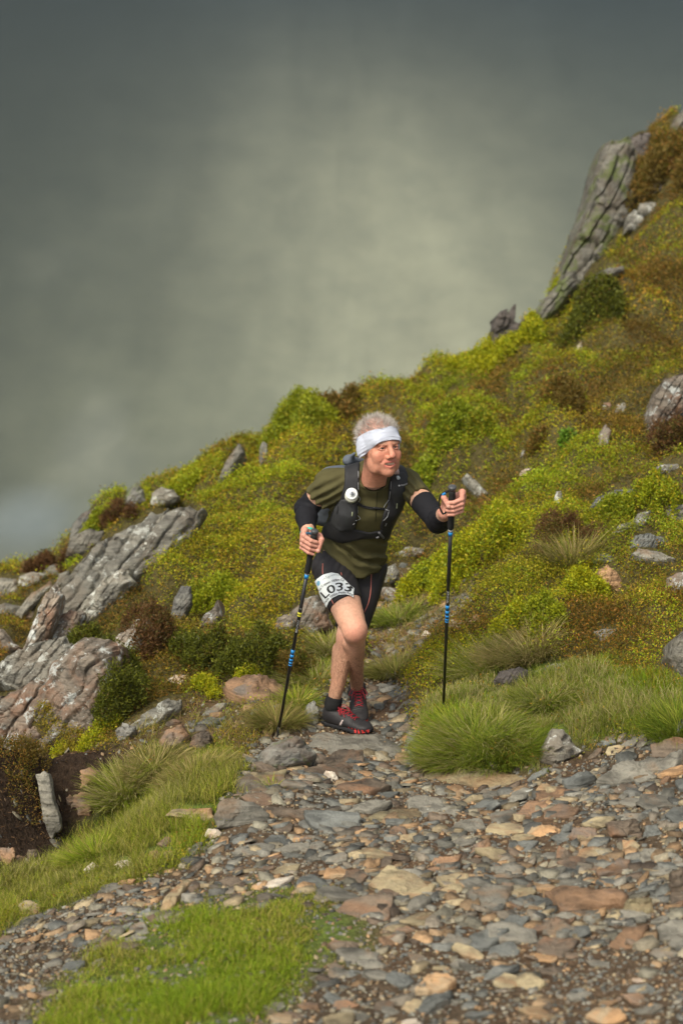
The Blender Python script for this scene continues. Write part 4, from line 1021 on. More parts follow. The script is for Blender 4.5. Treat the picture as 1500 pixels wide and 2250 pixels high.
def sprigs(X, Y, Z, rs, h, nleaf, lsz, pal_of, spread=0.03, slim=0.55, sub=0.0):
    """little upright shoots, each a run of leaves; returns leaf arrays"""
    m = len(X)
    lean = np.stack([rs.normal(0, 0.35, m), rs.normal(-0.1, 0.35, m), np.ones(m)], -1)
    t = rs.random((m, nleaf)) ** 0.7
    C = np.stack([X, Y, Z - sub], -1)[:, None] + lean[:, None] * (h[:, None] * t)[..., None] + rs.normal(0, 1, (m, nleaf, 3)) * spread * 0.6
    D = rs.normal(0, 1, (m, nleaf, 3)) * [1, 1, 0.6] + [0, -0.1, 0.75]
    L = lsz[:, None] * rs.uniform(0.6, 1.3, (m, nleaf))
    col = pal_of(m, nleaf, t)
    C = C.reshape(-1, 3); D = D.reshape(-1, 3); L = L.ravel(); col = col.reshape(-1, 3)
    return leaf_arrays(C, D, L, L * slim, col, rs)

def carpet(name, n, mask, seed, label, hrange, nleaf, lsize, pal, slim, tint=None, spread=0.03):
    X, Y, Z, rs = scatter(n, mask, seed)
    P = np.stack([X, Y, Z * 0], -1)
    _, _, qz = proj(np.stack([X, Y, Z], -1))
    cl = np.clip(0.55 + 0.9 * fbm(P, 3.2, 3, seed + 5), 0.1, 1.5)
    h = rs.uniform(*hrange, len(X)) * cl
    lsz = lsize * (qz / 12.0) ** 0.9 * np.ones(len(X))
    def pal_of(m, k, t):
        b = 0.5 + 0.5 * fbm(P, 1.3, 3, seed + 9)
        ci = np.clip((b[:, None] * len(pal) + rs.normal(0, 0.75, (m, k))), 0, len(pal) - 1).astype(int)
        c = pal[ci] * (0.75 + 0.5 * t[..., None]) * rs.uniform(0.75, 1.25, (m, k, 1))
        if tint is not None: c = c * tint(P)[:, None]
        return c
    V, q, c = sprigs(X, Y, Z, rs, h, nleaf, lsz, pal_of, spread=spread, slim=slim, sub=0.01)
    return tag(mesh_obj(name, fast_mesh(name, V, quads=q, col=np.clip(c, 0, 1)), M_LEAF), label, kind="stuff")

P3g = gp * [1, 1, 0]
kind_n = fbm(P3g, 0.9, 4, 101)
kind_m = fbm(P3g, 2.1, 3, 102)
# brighter growth: on the ridge shoulder above the walker, and in the middle of the left slope
def blob(cx, cy, rx, ry): return np.exp(-(((ppx - cx) / rx) ** 2 + ((ppy - cy) / ry) ** 2))
bright = (blob(1080, 830, 220, 70) + blob(640, 960, 160, 90) + blob(600, 1130, 160, 120) + blob(420, 1230, 130, 70) + 0.7 * blob(600, 1300, 150, 80)
          + 0.6 * blob(1350, 760, 160, 100) + 0.5 * blob(1020, 1200, 140, 90) + 0.8 * blob(900, 850, 120, 40) + 0.5 * blob(520, 1420, 120, 70))
darkz = (blob(1430, 380, 120, 120) + 0.8 * blob(1400, 700, 160, 120) + 0.9 * blob(250, 1500, 80, 110) + 0.8 * blob(1250, 900, 200, 60) + 0.6 * blob(540, 1420, 140, 60)
         + 0.8 * blob(1430, 950, 120, 60) + 0.6 * blob(820, 980, 120, 80) + 0.7 * blob(60, 1420, 100, 120))
vegm = m_veg * (1 - 0.6 * m_d3) 
lo = np.clip(0.5 + 3.0 * (0.5 * kind_n + 0.55 * (WI1 - 0.5) + 0.3 * (WI2 - .5) + 0.40 * bright - 0.40 * darkz), 0, 1)
w_bil = vegm * lo * np.clip(0.55 + 1.5 * kind_m, 0.1, 1)
w_hea = vegm * np.clip(1 - lo * 0.85, 0.1, 1) * np.clip(0.6 - 1.4 * kind_m, 0.15, 1)
vegm = np.clip(vegm + 0.45 * m_tuss, 0, 1)
w_mos = vegm * np.clip(0.5 + 1.5 * fbm(P3g, 1.7, 3, 103), 0.15, 1)
def mtint(P):
    t = sample(WI1, P[:, 0], P[:, 1]); u = sample(WI2, P[:, 0], P[:, 1])
    return np.stack([0.75 + 0.5 * t, 0.80 + 0.35 * t + 0.15 * (u - .5), 0.8 + 0 * t], -1) * (0.8 + 0.4 * u)[:, None]
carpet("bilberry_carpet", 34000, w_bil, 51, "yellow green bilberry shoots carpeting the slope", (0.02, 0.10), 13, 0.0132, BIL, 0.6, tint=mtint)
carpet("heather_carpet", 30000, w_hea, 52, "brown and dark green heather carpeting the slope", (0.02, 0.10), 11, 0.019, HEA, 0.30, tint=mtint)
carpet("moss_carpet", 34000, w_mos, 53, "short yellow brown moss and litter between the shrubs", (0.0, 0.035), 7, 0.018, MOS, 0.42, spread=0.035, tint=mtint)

def grass_field(name, n, mask, seed, label, Lr, Wr, pal, droop=(0.1, 0.7), y=(4.2, 19.5), zp=1.6, leanb=(0, 0), tip=None):
    X, Y, Z, rs = scatter(n, mask, seed, y=y, power=zp, zref=12)
    P = np.stack([X, Y, 0 * X], -1)
    m = len(X)
    _, _, qz = proj(np.stack([X, Y, Z], -1))
    cl = np.clip(0.9 + 0.8 * fbm(P, 4.5, 3, seed), 0.35, 1.7)
    L = rs.uniform(*Lr, m) * cl * (0.35 + 0.65 * np.clip(sample(mask, X, Y) * 1.3, 0, 1))
    Wd = rs.uniform(*Wr, m) * np.clip(qz / 9, 0.8, 1.7)
    ang = rs.uniform(0, 2 * math.pi, m) + 2.0 * fbm(P, 2.5, 2, seed + 3)
    lean = np.stack([np.cos(ang) + leanb[0], np.sin(ang) + leanb[1], 0 * ang], -1)
    up = np.stack([rs.normal(0, .18, m), rs.normal(0, .18, m), np.ones(m)], -1)
    b = 0.5 + 0.6 * fbm(P, 2.2, 3, seed + 9)
    ci = np.clip(b * len(pal) + rs.normal(0, 1.2, m), 0, len(pal) - 1).astype(int)
    col = pal[ci] * rs.uniform(0.7, 1.3, (m, 1))
    tc = None
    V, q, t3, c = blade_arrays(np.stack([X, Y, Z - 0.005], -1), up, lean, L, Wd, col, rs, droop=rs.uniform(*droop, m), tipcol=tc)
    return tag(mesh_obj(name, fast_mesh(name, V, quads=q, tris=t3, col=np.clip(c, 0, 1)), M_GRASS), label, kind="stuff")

GL = np.array([(0.16, 0.24, 0.015), (0.23, 0.32, 0.02), (0.30, 0.34, 0.03), (0.40, 0.34, 0.09), (0.14, 0.16, 0.02)])
GT = np.array([(0.12, 0.18, 0.018), (0.19, 0.25, 0.02), (0.27, 0.29, 0.04), (0.34, 0.31, 0.11), (0.42, 0.36, 0.17)])
GD = np.array([(0.40, 0.32, 0.14), (0.30, 0.25, 0.08), (0.22, 0.21, 0.05), (0.16, 0.18, 0.03), (0.34, 0.24, 0.10)])
grass_field("lawn_grass", 46000, np.clip(m_lawn ** 1.5 * (0.08 + 1.4 * np.clip(0.60 + fbm(P3g, 3.5, 4, 7) * 1.9, 0, 1)), 0, 1), 61, "short bright green turf on the near path edge", (0.018, 0.055), (0.0020, 0.0042), GL, y=(3.8, 8))
grass_field("bank_grass", 42000, np.clip(m_grass, 0, 1), 62, "green grass on the left of the path", (0.03, 0.085), (0.002, 0.0034), np.concatenate([GL, GT[2:4]]), y=(4, 9.6))
grass_field("tussock_grass", 36000, np.clip(m_tuss + 0.25 * m_bank, 0, 1), 63, "longer green and straw grass on the right bank", (0.025, 0.085), (0.002, 0.0034), np.concatenate([GT, GL[:2], MOS[:2]]), y=(6, 12.5))
dry = np.clip(0.16 * m_veg * np.clip(0.2 + 1.6 * fbm(P3g, 1.2, 3, 66), 0, 1) + 0.5 * m_d2 + 0.45 * m_d3 + 0.8 * m_bank * 0.5, 0, 1)
grass_field("dry_grass", 22000, dry, 64, "thin dry grass and litter on the dirt and among the shrubs", (0.03, 0.12), (0.002, 0.0032), np.concatenate([GD, MOS]), droop=(0.3, 1.0))
strag = np.clip(0.05 * m_path * np.clip(-0.1 + 2.5 * fbm(P3g, 1.6, 3, 71), 0, 1) + 0.03 * m_peat, 0, 1)
grass_field("stray_grass", 1500, strag, 65, "single grass wisps between the path stones", (0.015, 0.05), (0.002, 0.003), GL, y=(4, 9.5))
# peat litter
def litter():
    X, Y, Z, rs = scatter(9000, np.clip(m_peat + 0.35 * m_d3 + 0.4 * m_d2, 0, 1), 68, y=(5, 12), power=1.0)
    m = len(X)
    C = np.stack([X, Y, Z + 0.004], -1); D = rs.normal(0, 1, (m, 3)) * [1, 1, 0.35]
    L = rs.uniform(0.01, 0.035, m)
    pal = np.array([(0.055, 0.03, 0.018), (0.10, 0.05, 0.025), (0.16, 0.09, 0.045), (0.03, 0.02, 0.014), (0.22, 0.14, 0.07)])
    V, q, c = leaf_arrays(C, D, L, L * 0.16, pal[rs.integers(0, 5, m)], rs)
    tag(mesh_obj("peat_litter", fast_mesh("peat_litter", V, quads=q, col=c), M_LEAF), "dark twigs and root fibres on bare peat and dirt", kind="stuff")
litter()

def bush(px, py, w, h, pal, label, n=900, lsize=0.017, slim=0.6, name="bilberry_bush", cat="bush", group=None, depth=None, seedk=[0]):
    """a rounded shrub: twigs and a crown of leaf shoots over lumpy sub-domes; px,py is its foot"""
    seedk[0] += 1
    rs = np.random.default_rng(900 + seedk[0])
    loc, _ = hit(px, py)
    if loc is None:
        loc, _ = hit(px, py + 25)
    if loc is None: return
    qz = proj(loc)[2]
    t = empty(name, loc, label, cat, group)
    sub = max(3, int(5 + w * 6))
    sx = rs.normal(0, 0.27, sub) * w; sy = rs.normal(0, 0.22, sub) * w; sr = rs.uniform(0.22, 0.42, sub) * w * 0.62
    hk = h * rs.uniform(0.6, 1.0, sub) * np.exp(-(sx / (0.6 * w)) ** 2)
    k = rs.integers(0, sub, n)
    # points over each sub-dome, biased to its shell
    d = rs.normal(0, 1, (n, 3)); d[:, 2] = np.abs(d[:, 2]); d /= np.linalg.norm(d, axis=1, keepdims=True)
    r = rs.uniform(0.55, 1.0, n) ** 0.5
    X = loc[0] + sx[k] + d[:, 0] * sr[k] * r; Y = loc[1] + sy[k] + d[:, 1] * sr[k] * r
    Zb = zat(X, Y)
    Z = Zb + d[:, 2] * hk[k] * r
    shoots = np.stack([X, Y, Z], -1)
    nl = 7
    C = shoots[:, None] + d[:, None] * 0.0 + np.array([0, 0, 1.0]) * (rs.random((n, nl, 1)) * 0.045 * (qz / 12)) + rs.normal(0, 0.011 * qz / 12, (n, nl, 3))
    D = rs.normal(0, 1, (n, nl, 3)) * [1, 1, 0.6] + d[:, None] * 0.8 + [0, 0, 0.4]
    L = lsize * (qz / 12) ** 0.9 * rs.uniform(0.6, 1.3, (n, nl))
    b = np.clip(rs.normal(0, 1.2, (n, nl)) + (rs.random(sub) * 3)[k][:, None], 0, len(pal) - 1).astype(int)
    col = pal[b] * rs.uniform(0.75, 1.25, (n, nl, 1))
    V, q, c = leaf_arrays(C.reshape(-1, 3), D.reshape(-1, 3), L.ravel(), L.ravel() * slim, col.reshape(-1, 3), rs)
    mesh_obj("foliage", fast_mesh("foliage", V - loc, quads=q, col=np.clip(c, 0, 1)), M_LEAF, parent=t)
    # twigs
    m = max(20, n // 14)
    kk = rs.integers(0, n, m)
    A = np.stack([loc[0] + sx[k[kk]] * 0.6, loc[1] + sy[k[kk]] * 0.6, 0 * sx[k[kk]]], -1); A[:, 2] = zat(A[:, 0], A[:, 1])
    Bq = shoots[kk]; S = np.cross(Bq - A, [0, 1, 0.2]); S /= np.linalg.norm(S, axis=1, keepdims=True) + 1e-9
    T = np.cross(Bq - A, S); T /= np.linalg.norm(T, axis=1, keepdims=True) + 1e-9
    wv = 0.0022 * qz / 10
    Vt = np.stack([A + S * wv, A - S * wv * .5 + T * wv, A - S * wv * .5 - T * wv, Bq], 1)
    bi = (np.arange(m) * 4)[:, None]
    t3 = np.concatenate([bi + [[0, 1, 3]], bi + [[1, 2, 3]], bi + [[2, 0, 3]]])
    mesh_obj("stem", fast_mesh("stem", (Vt - loc).reshape(-1, 3), tris=t3), M_TWIG, parent=t)
    return t

def tussock(px, py, w, L, pal, label, n=1400, lean=(0.0, -0.25), droop=(0.3, 1.0), name="grass_tussock", group="grass tussocks", seedk=[0], wd=0.0026):
    seedk[0] += 1
    rs = np.random.default_rng(1900 + seedk[0])
    loc, _ = hit(px, py)
    if loc is None: return
    qz = proj(loc)[2]
    a = rs.uniform(0, 2 * math.pi, n); r = np.sqrt(rs.random(n)) * w * 0.42
    X = loc[0] + np.cos(a) * r; Y = loc[1] + np.sin(a) * r * 0.7; Z = zat(X, Y) - 0.01
    out = np.stack([np.cos(a) + lean[0] + rs.normal(0, .3, n), np.sin(a) + lean[1] + rs.normal(0, .3, n), 0 * a], -1)
    rr = r / (w * 0.42)
    up = np.stack([np.cos(a) * rr * 0.5 + lean[0] * .4, np.sin(a) * rr * 0.5 + lean[1] * .4, np.ones(n)], -1); up /= np.linalg.norm(up, axis=1, keepdims=True)
    ln = L * rs.uniform(0.5, 1.15, n)
    ci = np.clip(rs.normal(len(pal) * 0.45, 1.4, n), 0, len(pal) - 1).astype(int)
    col = pal[ci] * rs.uniform(0.7, 1.3, (n, 1))
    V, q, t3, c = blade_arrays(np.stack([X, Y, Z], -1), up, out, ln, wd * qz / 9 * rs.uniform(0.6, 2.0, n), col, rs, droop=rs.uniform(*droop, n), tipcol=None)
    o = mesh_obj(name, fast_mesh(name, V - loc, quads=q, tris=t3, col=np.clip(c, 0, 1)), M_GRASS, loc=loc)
    return tag(o, label, "grass tussock", group)

GB = "bilberry and heather shrubs on the slope"
YB = np.array([(0.42, 0.40, 0.012), (0.33, 0.36, 0.015), (0.24, 0.30, 0.015), (0.46, 0.37, 0.02), (0.16, 0.20, 0.012)])
bush(1050, 1235, 0.52, 0.34, YB, "brightest yellow green bilberry bush, right of the right hand pole", n=2600, lsize=0.017, group=GB)
bush(960, 1285, 0.42, 0.22, YB[:3], "lower arm of bright bilberry reaching from behind the right hand pole", n=1600, lsize=0.017, group=GB)
bush(660, 945, 0.50, 0.20, BIL, "green bilberry cushion bulging on the skyline, upper left of the walker", n=1500, group=GB)
bush(1010, 965, 0.44, 0.26, BIL[1:], "round leafy green bilberry bush, upper right of the walker's head", n=1600, lsize=0.021, group=GB)
bush(1120, 1385, 0.20, 0.13, YB, "small bright bilberry bush above the pale straw grass at right", n=650, group=GB)
bush(1275, 1300, 0.24, 0.12, YB, "bright bilberry shoots just left of the orange lichened rock", n=700, group=GB)
bush(1180, 1360, 0.26, 0.14, BIL, "olive green bilberry between two bright bushes at right", n=700, group=GB)
bush(1440, 1110, 0.26, 0.20, YB[1:], "bright upright bilberry by the right edge above the grey rocks", n=800, group=GB)
bush(1355, 1128, 0.22, 0.12, BIL, "small bilberry hanging in front of the dark overhanging slate", n=600, group=GB)
bush(255, 1585, 0.30, 0.30, DGR, "tall dark heather bush in front of the rust stained crag", n=1500, lsize=0.022, slim=0.3, name="heather_bush", group=GB)
bush(262, 1500, 0.28, 0.22, DGR, "dark green heather above the tall dark heather bush", n=1200, lsize=0.022, slim=0.3, name="heather_bush", group=GB)
bush(165, 1350, 0.20, 0.18, RED, "rusty heather bush between the narrow pointed crag and the pale rib", n=900, lsize=0.022, slim=0.3, name="heather_bush", group=GB)
bush(180, 1432, 0.24, 0.14, DGR, "olive heather cushion just above the rust stained crag", n=900, lsize=0.022, slim=0.3, name="heather_bush", group=GB)
bush(255, 1142, 0.20, 0.10, RED, "brown heather tuft on the left ridge beside the cone shaped rock", n=600, lsize=0.022, slim=0.3, name="heather_bush", group=GB)
bush(210, 1172, 0.24, 0.10, BIL, "green cushion on the left ridge above the rounded grey boulder", n=700, group=GB)
bush(90, 1262, 0.24, 0.12, RED, "dark red heather on the skyline near the left edge", n=800, lsize=0.022, slim=0.3, name="heather_bush", group=GB)
bush(140, 1252, 0.18, 0.10, RED, "second dark red heather tuft, right of the one near the left edge", n=600, lsize=0.022, slim=0.3, name="heather_bush", group=GB)
bush(330, 1420, 0.30, 0.22, RED, "brown and green heather bush above the dark heather", n=1000, lsize=0.022, slim=0.3, name="heather_bush", group=GB)
bush(565, 1470, 0.44, 0.22, DGR, "dark green shrub mass at the foot of the left slope", n=1700, lsize=0.02, slim=0.45, group=GB)
bush(460, 1460, 0.34, 0.20, DGR, "dark green shrub left of the mass at the slope's foot", n=1200, lsize=0.02, slim=0.45, group=GB)
bush(530, 1494, 0.26, 0.07, YB, "yellow bilberry fringe on top of the broad rusty ledge", n=800, lsize=0.013, group=GB)
bush(455, 1515, 0.18, 0.06, YB, "yellow bilberry fringe left of the broad rusty ledge", n=450, lsize=0.013, group=GB)
bush(195, 1640, 0.24, 0.06, YB, "yellow bilberry shoots on the rim of the peat bank", n=600, lsize=0.013, group=GB)
bush(30, 1648, 0.34, 0.08, HEA, "brown moss and heather on the rim of the peat bank by the left edge", n=800, lsize=0.016, slim=0.35, name="heather_bush", group=GB)
bush(115, 1640, 0.30, 0.06, MOS, "mossy rim of the peat bank above the upright plank", n=600, lsize=0.014, slim=0.4, name="moss_cushion", group=GB)
bush(1445, 395, 0.62, 0.42, HEA, "dark olive heather cap between the crag pillar and the corner", n=2600, lsize=0.022, slim=0.35, name="heather_bush", group=GB)
bush(1470, 1000, 0.30, 0.24, RED, "brown heather bush at the right edge beside the tall pale face", n=1000, lsize=0.022, slim=0.3, name="heather_bush", group=GB)
bush(1250, 980, 0.10, 0.10, FER, "single bright green fern tuft on the upper right slope", n=170, lsize=0.026, name="fern_tuft", cat="fern", group=GB)
bush(740, 885, 0.34, 0.14, HEA, "brown green heather hump on the ridge right of the skyline cushion", n=900, lsize=0.022, slim=0.35, name="heather_bush", group=GB)
bush(1090, 800, 0.50, 0.12, YB, "sunny yellow bilberry along the ridge left of the jagged stump", n=1500, group=GB)
bush(1180, 735, 0.26, 0.10, YB, "yellow bilberry at the foot of the smooth crag shoulder", n=700, group=GB)
bush(390, 1085, 0.34, 0.09, YB[1:], "bright green moss and bilberry on the ridge right of the double rock", n=900, group=GB)
bush(1300, 700, 0.5, 0.22, DGR, "dark green bilberry swell below the pale slab at the upper right", n=1500, lsize=0.019, group=GB)
bush(1230, 660, 0.28, 0.14, BIL, "green tuft against the crag's lower shoulder", n=800, group=GB)
bush(1230, 880, 0.36, 0.16, HEA, "dark heather overhang in the middle of the upper right slope", n=1200, lsize=0.022, slim=0.35, name="heather_bush", group=GB)
bush(470, 1330, 0.34, 0.16, BIL, "green bilberry clump above the whitish stone on the left slope", n=900, group=GB)
bush(1240, 1190, 0.30, 0.16, RED, "brown twiggy heather below the dark overhanging slate", n=1000, lsize=0.02, slim=0.25, name="heather_bush", group=GB)
bush(640, 1480, 0.26, 0.14, HEA, "brown heather behind the walker's left pole", n=800, lsize=0.02, slim=0.3, name="heather_bush", group=GB)

tussock(1035, 1640, 0.46, 0.135, GT, "big fresh green grass tussock where the right hand pole is planted", n=5200, lean=(-0.3, -0.5))
tussock(1115, 1655, 0.36, 0.12, GT[:3], "green tussock beside the pointed pale grey rock", n=3000, lean=(0.1, -0.5))
tussock(985, 1605, 0.26, 0.11, GL[:4], "green grass tuft at the left tip of the right bank", n=1800, lean=(-0.6, -0.3))
tussock(1200, 1545, 0.34, 0.09, GT, "mixed green and straw tussock behind the pointed pale rock", n=3200, lean=(-0.1, -0.4))
tussock(1150, 1450, 0.34, 0.14, GD[:3], "pale straw coloured tussock above the dark brown boulder", n=2400, lean=(-0.7, -0.2))
tussock(1060, 1480, 0.34, 0.15, GT[1:], "straw and green tussock left of the dark brown boulder", n=1800, lean=(-0.5, -0.3))
tussock(1255, 1245, 0.22, 0.20, GD, "thin spiky dry tussock under the brown twiggy heather", n=700, lean=(-0.2, -0.1), droop=(0.1, 0.7))
tussock(612, 1598, 0.18, 0.13, GD[1:], "yellowish tussock left of the walker's rear shoe", n=1400)
tussock(655, 1552, 0.12, 0.12, GL, "small dark green tuft behind the yellowish tussock", n=600)
tussock(690, 1500, 0.32, 0.13, GT[1:], "pale green grass bank behind the walker's calves", n=1800, lean=(-0.4, -0.3))
tussock(720, 1430, 0.26, 0.13, GT[2:], "pale grass behind the walker's knees", n=1100, lean=(-0.4, -0.2))
tussock(870, 1480, 0.30, 0.11, GD[1:4], "olive drooping tussock right of the walker's shin", n=1700)
tussock(870, 1370, 0.30, 0.12, GT[:4], "bright green grass right of the walker's shorts", n=1300, lean=(-0.4, -0.2))
tussock(920, 1340, 0.26, 0.09, GD[:4], "pale green tuft beside the dirt track near the pole", n=900)
tussock(270, 1745, 0.22, 0.13, GT[1:], "dry tipped grass at the edge of the peat hollow", n=1500, lean=(-0.4, -0.2))
tussock(430, 1700, 0.34, 0.09, GD, "yellowish grass hump in the middle of the left bank", n=1900)
tussock(340, 1690, 0.26, 0.11, GD[:4], "straw coloured grass right of the peat hollow", n=1300)
tussock(210, 1880, 0.26, 0.10, GL, "fresh green tuft below the leaning plank", n=1500)
tussock(1495, 1610, 0.26, 0.15, GT[:3], "green tussock cut by the right edge", n=1400)
tussock(1380, 1560, 0.40, 0.06, GT[:4], "low green grass at the far right of the bank", n=2200)
tussock(1330, 1470, 0.36, 0.05, np.concatenate([GT[:3], MOS[:1]]), "low mossy grass right of the thin pale slab", n=1900)
tussock(600, 1730, 0.10, 0.06, GL, "tiny green tuft growing between slabs by the boulder", n=90)

# ================================================================ THE WALKER
DZ = 0.08
def B(px, py, zc): return W(px, py, zc + DZ)

class Field:
    """signed distance sampled on a grid, meshed with surface nets"""
    def __init__(s, lo, hi, h):
        s.lo = np.array(lo, float); s.h = h
        s.n = np.ceil((np.array(hi) - s.lo) / h).astype(int) + 1
        s.F = np.full(tuple(s.n), 0.5, np.float32)
        s.ax = [s.lo[k] + h * np.arange(s.n[k]) for k in range(3)]
    def grid(s, sl=None):
        a = [s.ax[k] if sl is None else s.ax[k][sl[k]] for k in range(3)]
        return np.stack(np.meshgrid(*a, indexing='ij'), -1)
    def box(s, lo, hi):
        i0 = np.clip(np.floor((np.array(lo) - s.lo) / s.h).astype(int), 0, s.n)
        i1 = np.clip(np.ceil((np.array(hi) - s.lo) / s.h).astype(int) + 1, 0, s.n)
        return tuple(slice(a, b) for a, b in zip(i0, i1))
    def _do(s, fn, lo, hi, k, op):
        sl = s.box(np.array(lo) - k - 3 * s.h - 0.02, np.array(hi) + k + 3 * s.h + 0.02)
        if any(q.stop <= q.start for q in sl): return
        d = fn(s.grid(sl)).astype(np.float32); a = s.F[sl]
        if op == 'add':
            if k > 0:
                h = np.clip(0.5 + 0.5 * (a - d) / k, 0, 1); s.F[sl] = a * (1 - h) + d * h - k * h * (1 - h)
            else: s.F[sl] = np.minimum(a, d)
        else:
            if k > 0:
                h = np.clip(0.5 - 0.5 * (a + d) / k, 0, 1); s.F[sl] = a * (1 - h) - d * h + k * h * (1 - h)
            else: s.F[sl] = np.maximum(a, -d)
    def cap(s, a, b, ra, rb, k=0.01, op='add'):
        a = np.array(a, float); b = np.array(b, float); ab = b - a; L2 = ab @ ab + 1e-12
        def fn(P):
            q = P - a; t = np.clip(q @ ab / L2, 0, 1)
            return np.linalg.norm(q - t[..., None] * ab, axis=-1) - (ra + (rb - ra) * t)
        r = max(ra, rb); s._do(fn, np.minimum(a, b) - r, np.maximum(a, b) + r, k, op)
    def ell(s, c, M, r, k=0.01, op='add'):
        c = np.array(c, float); M = np.array(M); r = np.array(r, float)
        def fn(P):
            q = (P - c) @ M.T
            k0 = np.linalg.norm(q / r, axis=-1); k1 = np.linalg.norm(q / (r * r), axis=-1)
            return k0 * (k0 - 1) / (k1 + 1e-9)
        s._do(fn, c - r.max(), c + r.max(), k, op)
    def ecap(s, a, b, S, r1, r2, k=0.02, op='add', off=0.0):
        """elliptical tapered capsule, S = sideways axis, r=(side, front)"""
        a = np.array(a, float); b = np.array(b, float); t_ = nrm(b - a); S = nrm(S - t_ * (S @ t_)); Fv = np.cross(t_, S)
        L = np.linalg.norm(b - a); r1 = np.array(r1, float) + off; r2 = np.array(r2, float) + off
        def fn(P):
            q = P - a; w_ = q @ t_; t = np.clip(w_ / L, 0, 1); e = w_ - t * L
            rx = r1[0] + (r2[0] - r1[0]) * t; ry = r1[1] + (r2[1] - r1[1]) * t
            u = (q @ S) / rx; v = (q @ Fv) / ry; z = e / ry
            k0 = np.sqrt(u * u + v * v + z * z) + 1e-9
            k1 = np.sqrt((u / rx) ** 2 + (v / ry) ** 2 + (z / ry) ** 2) + 1e-9
            return k0 * (k0 - 1) / k1
        r = max(r1.max(), r2.max()); s._do(fn, np.minimum(a, b) - r, np.maximum(a, b) + r, k, op)
    def cut(s, p, n):
        """keep the side where (x-p).n < 0"""
        G = s.grid(); s.F = np.maximum(s.F, ((G - p) @ n).astype(np.float32))
    def mesh(s):
        F = s.F; h = s.h; ins = F < 0
        n = np.array(F.shape) - 1
        cnt = np.zeros(tuple(n), np.int8); pos = np.zeros(tuple(n) + (3,), np.float32)
        for ax in range(3):
            A = F.take(range(n[ax]), ax); Bf = F.take(range(1, n[ax] + 1), ax)
            cr = (A < 0) != (Bf < 0)
            t = np.where(cr, A / np.where(cr, A - Bf, 1), 0)
            o = [k for k in range(3) if k != ax]
            for i in (0, 1):
                for j in (0, 1):
                    sl = [slice(None)] * 3
                    sl[o[0]] = slice(i, n[o[0]] + i); sl[o[1]] = slice(j, n[o[1]] + j)
                    c = cr[tuple(sl)]; tt = t[tuple(sl)]
                    cnt += c
                    pos[..., ax] += np.where(c, tt, 0); pos[..., o[0]] += c * i; pos[..., o[1]] += c * j
        act = cnt > 0
        idx = -np.ones(tuple(n), np.int64); k = np.argwhere(act); idx[act] = np.arange(len(k))
        V = s.lo + h * (k + pos[act] / cnt[act][:, None])
        quads = []
        for ax in range(3):
            o = [(ax + 1) % 3, (ax + 2) % 3]
            A = F.take(range(n[ax]), ax) < 0; Bf = F.take(range(1, n[ax] + 1), ax) < 0
            cr = A != Bf
            e = np.argwhere(cr)
            m = (e[:, o[0]] > 0) & (e[:, o[0]] < n[o[0]]) & (e[:, o[1]] > 0) & (e[:, o[1]] < n[o[1]])
            e = e[m]
            if not len(e): continue
            fl = A[tuple(e.T)]
            def at(d0, d1):
                q = e.copy(); q[:, o[0]] -= d0; q[:, o[1]] -= d1
                return idx[tuple(q.T)]
            q = np.stack([at(1, 1), at(0, 1), at(0, 0), at(1, 0)], -1)
            q[~fl] = q[~fl][:, ::-1]
            quads.append(q)
        q = np.concatenate(quads)
        q = q[(q >= 0).all(1)]
        return V, q
    def sampleF(s, P):
        q = np.clip((P - s.lo) / s.h, 0, np.array(s.F.shape) - 1.001); i = q.astype(int); f = q - i
        out = 0
        for a in (0, 1):
            for b in (0, 1):
                for c in (0, 1):
                    w_ = (f[:, 0] if a else 1 - f[:, 0]) * (f[:, 1] if b else 1 - f[:, 1]) * (f[:, 2] if c else 1 - f[:, 2])
                    out = out + w_ * s.F[i[:, 0] + a, i[:, 1] + b, i[:, 2] + c]
        return out

def smooth_verts(V, q, it=1, lam=0.5):
    for _ in range(it):
        acc = np.zeros_like(V); c = np.zeros(len(V))
        for k in range(4):
            a, b = q[:, k], q[:, (k + 1) % 4]
            for ch in range(3):
                acc[:, ch] += np.bincount(a, V[b, ch], len(V)) + np.bincount(b, V[a, ch], len(V))
            c += np.bincount(a, None, len(V)) + np.bincount(b, None, len(V))
        V = V * (1 - lam) + lam * acc / np.maximum(c, 1)[:, None]
    return V

def part(name, V, q, mat, parent, org, col=None, tris=None, smooth=True):
    me = fast_mesh(name, V - org, quads=q, tris=tris, col=col, smooth=smooth)
    return mesh_obj(name, me, mat, parent=parent)

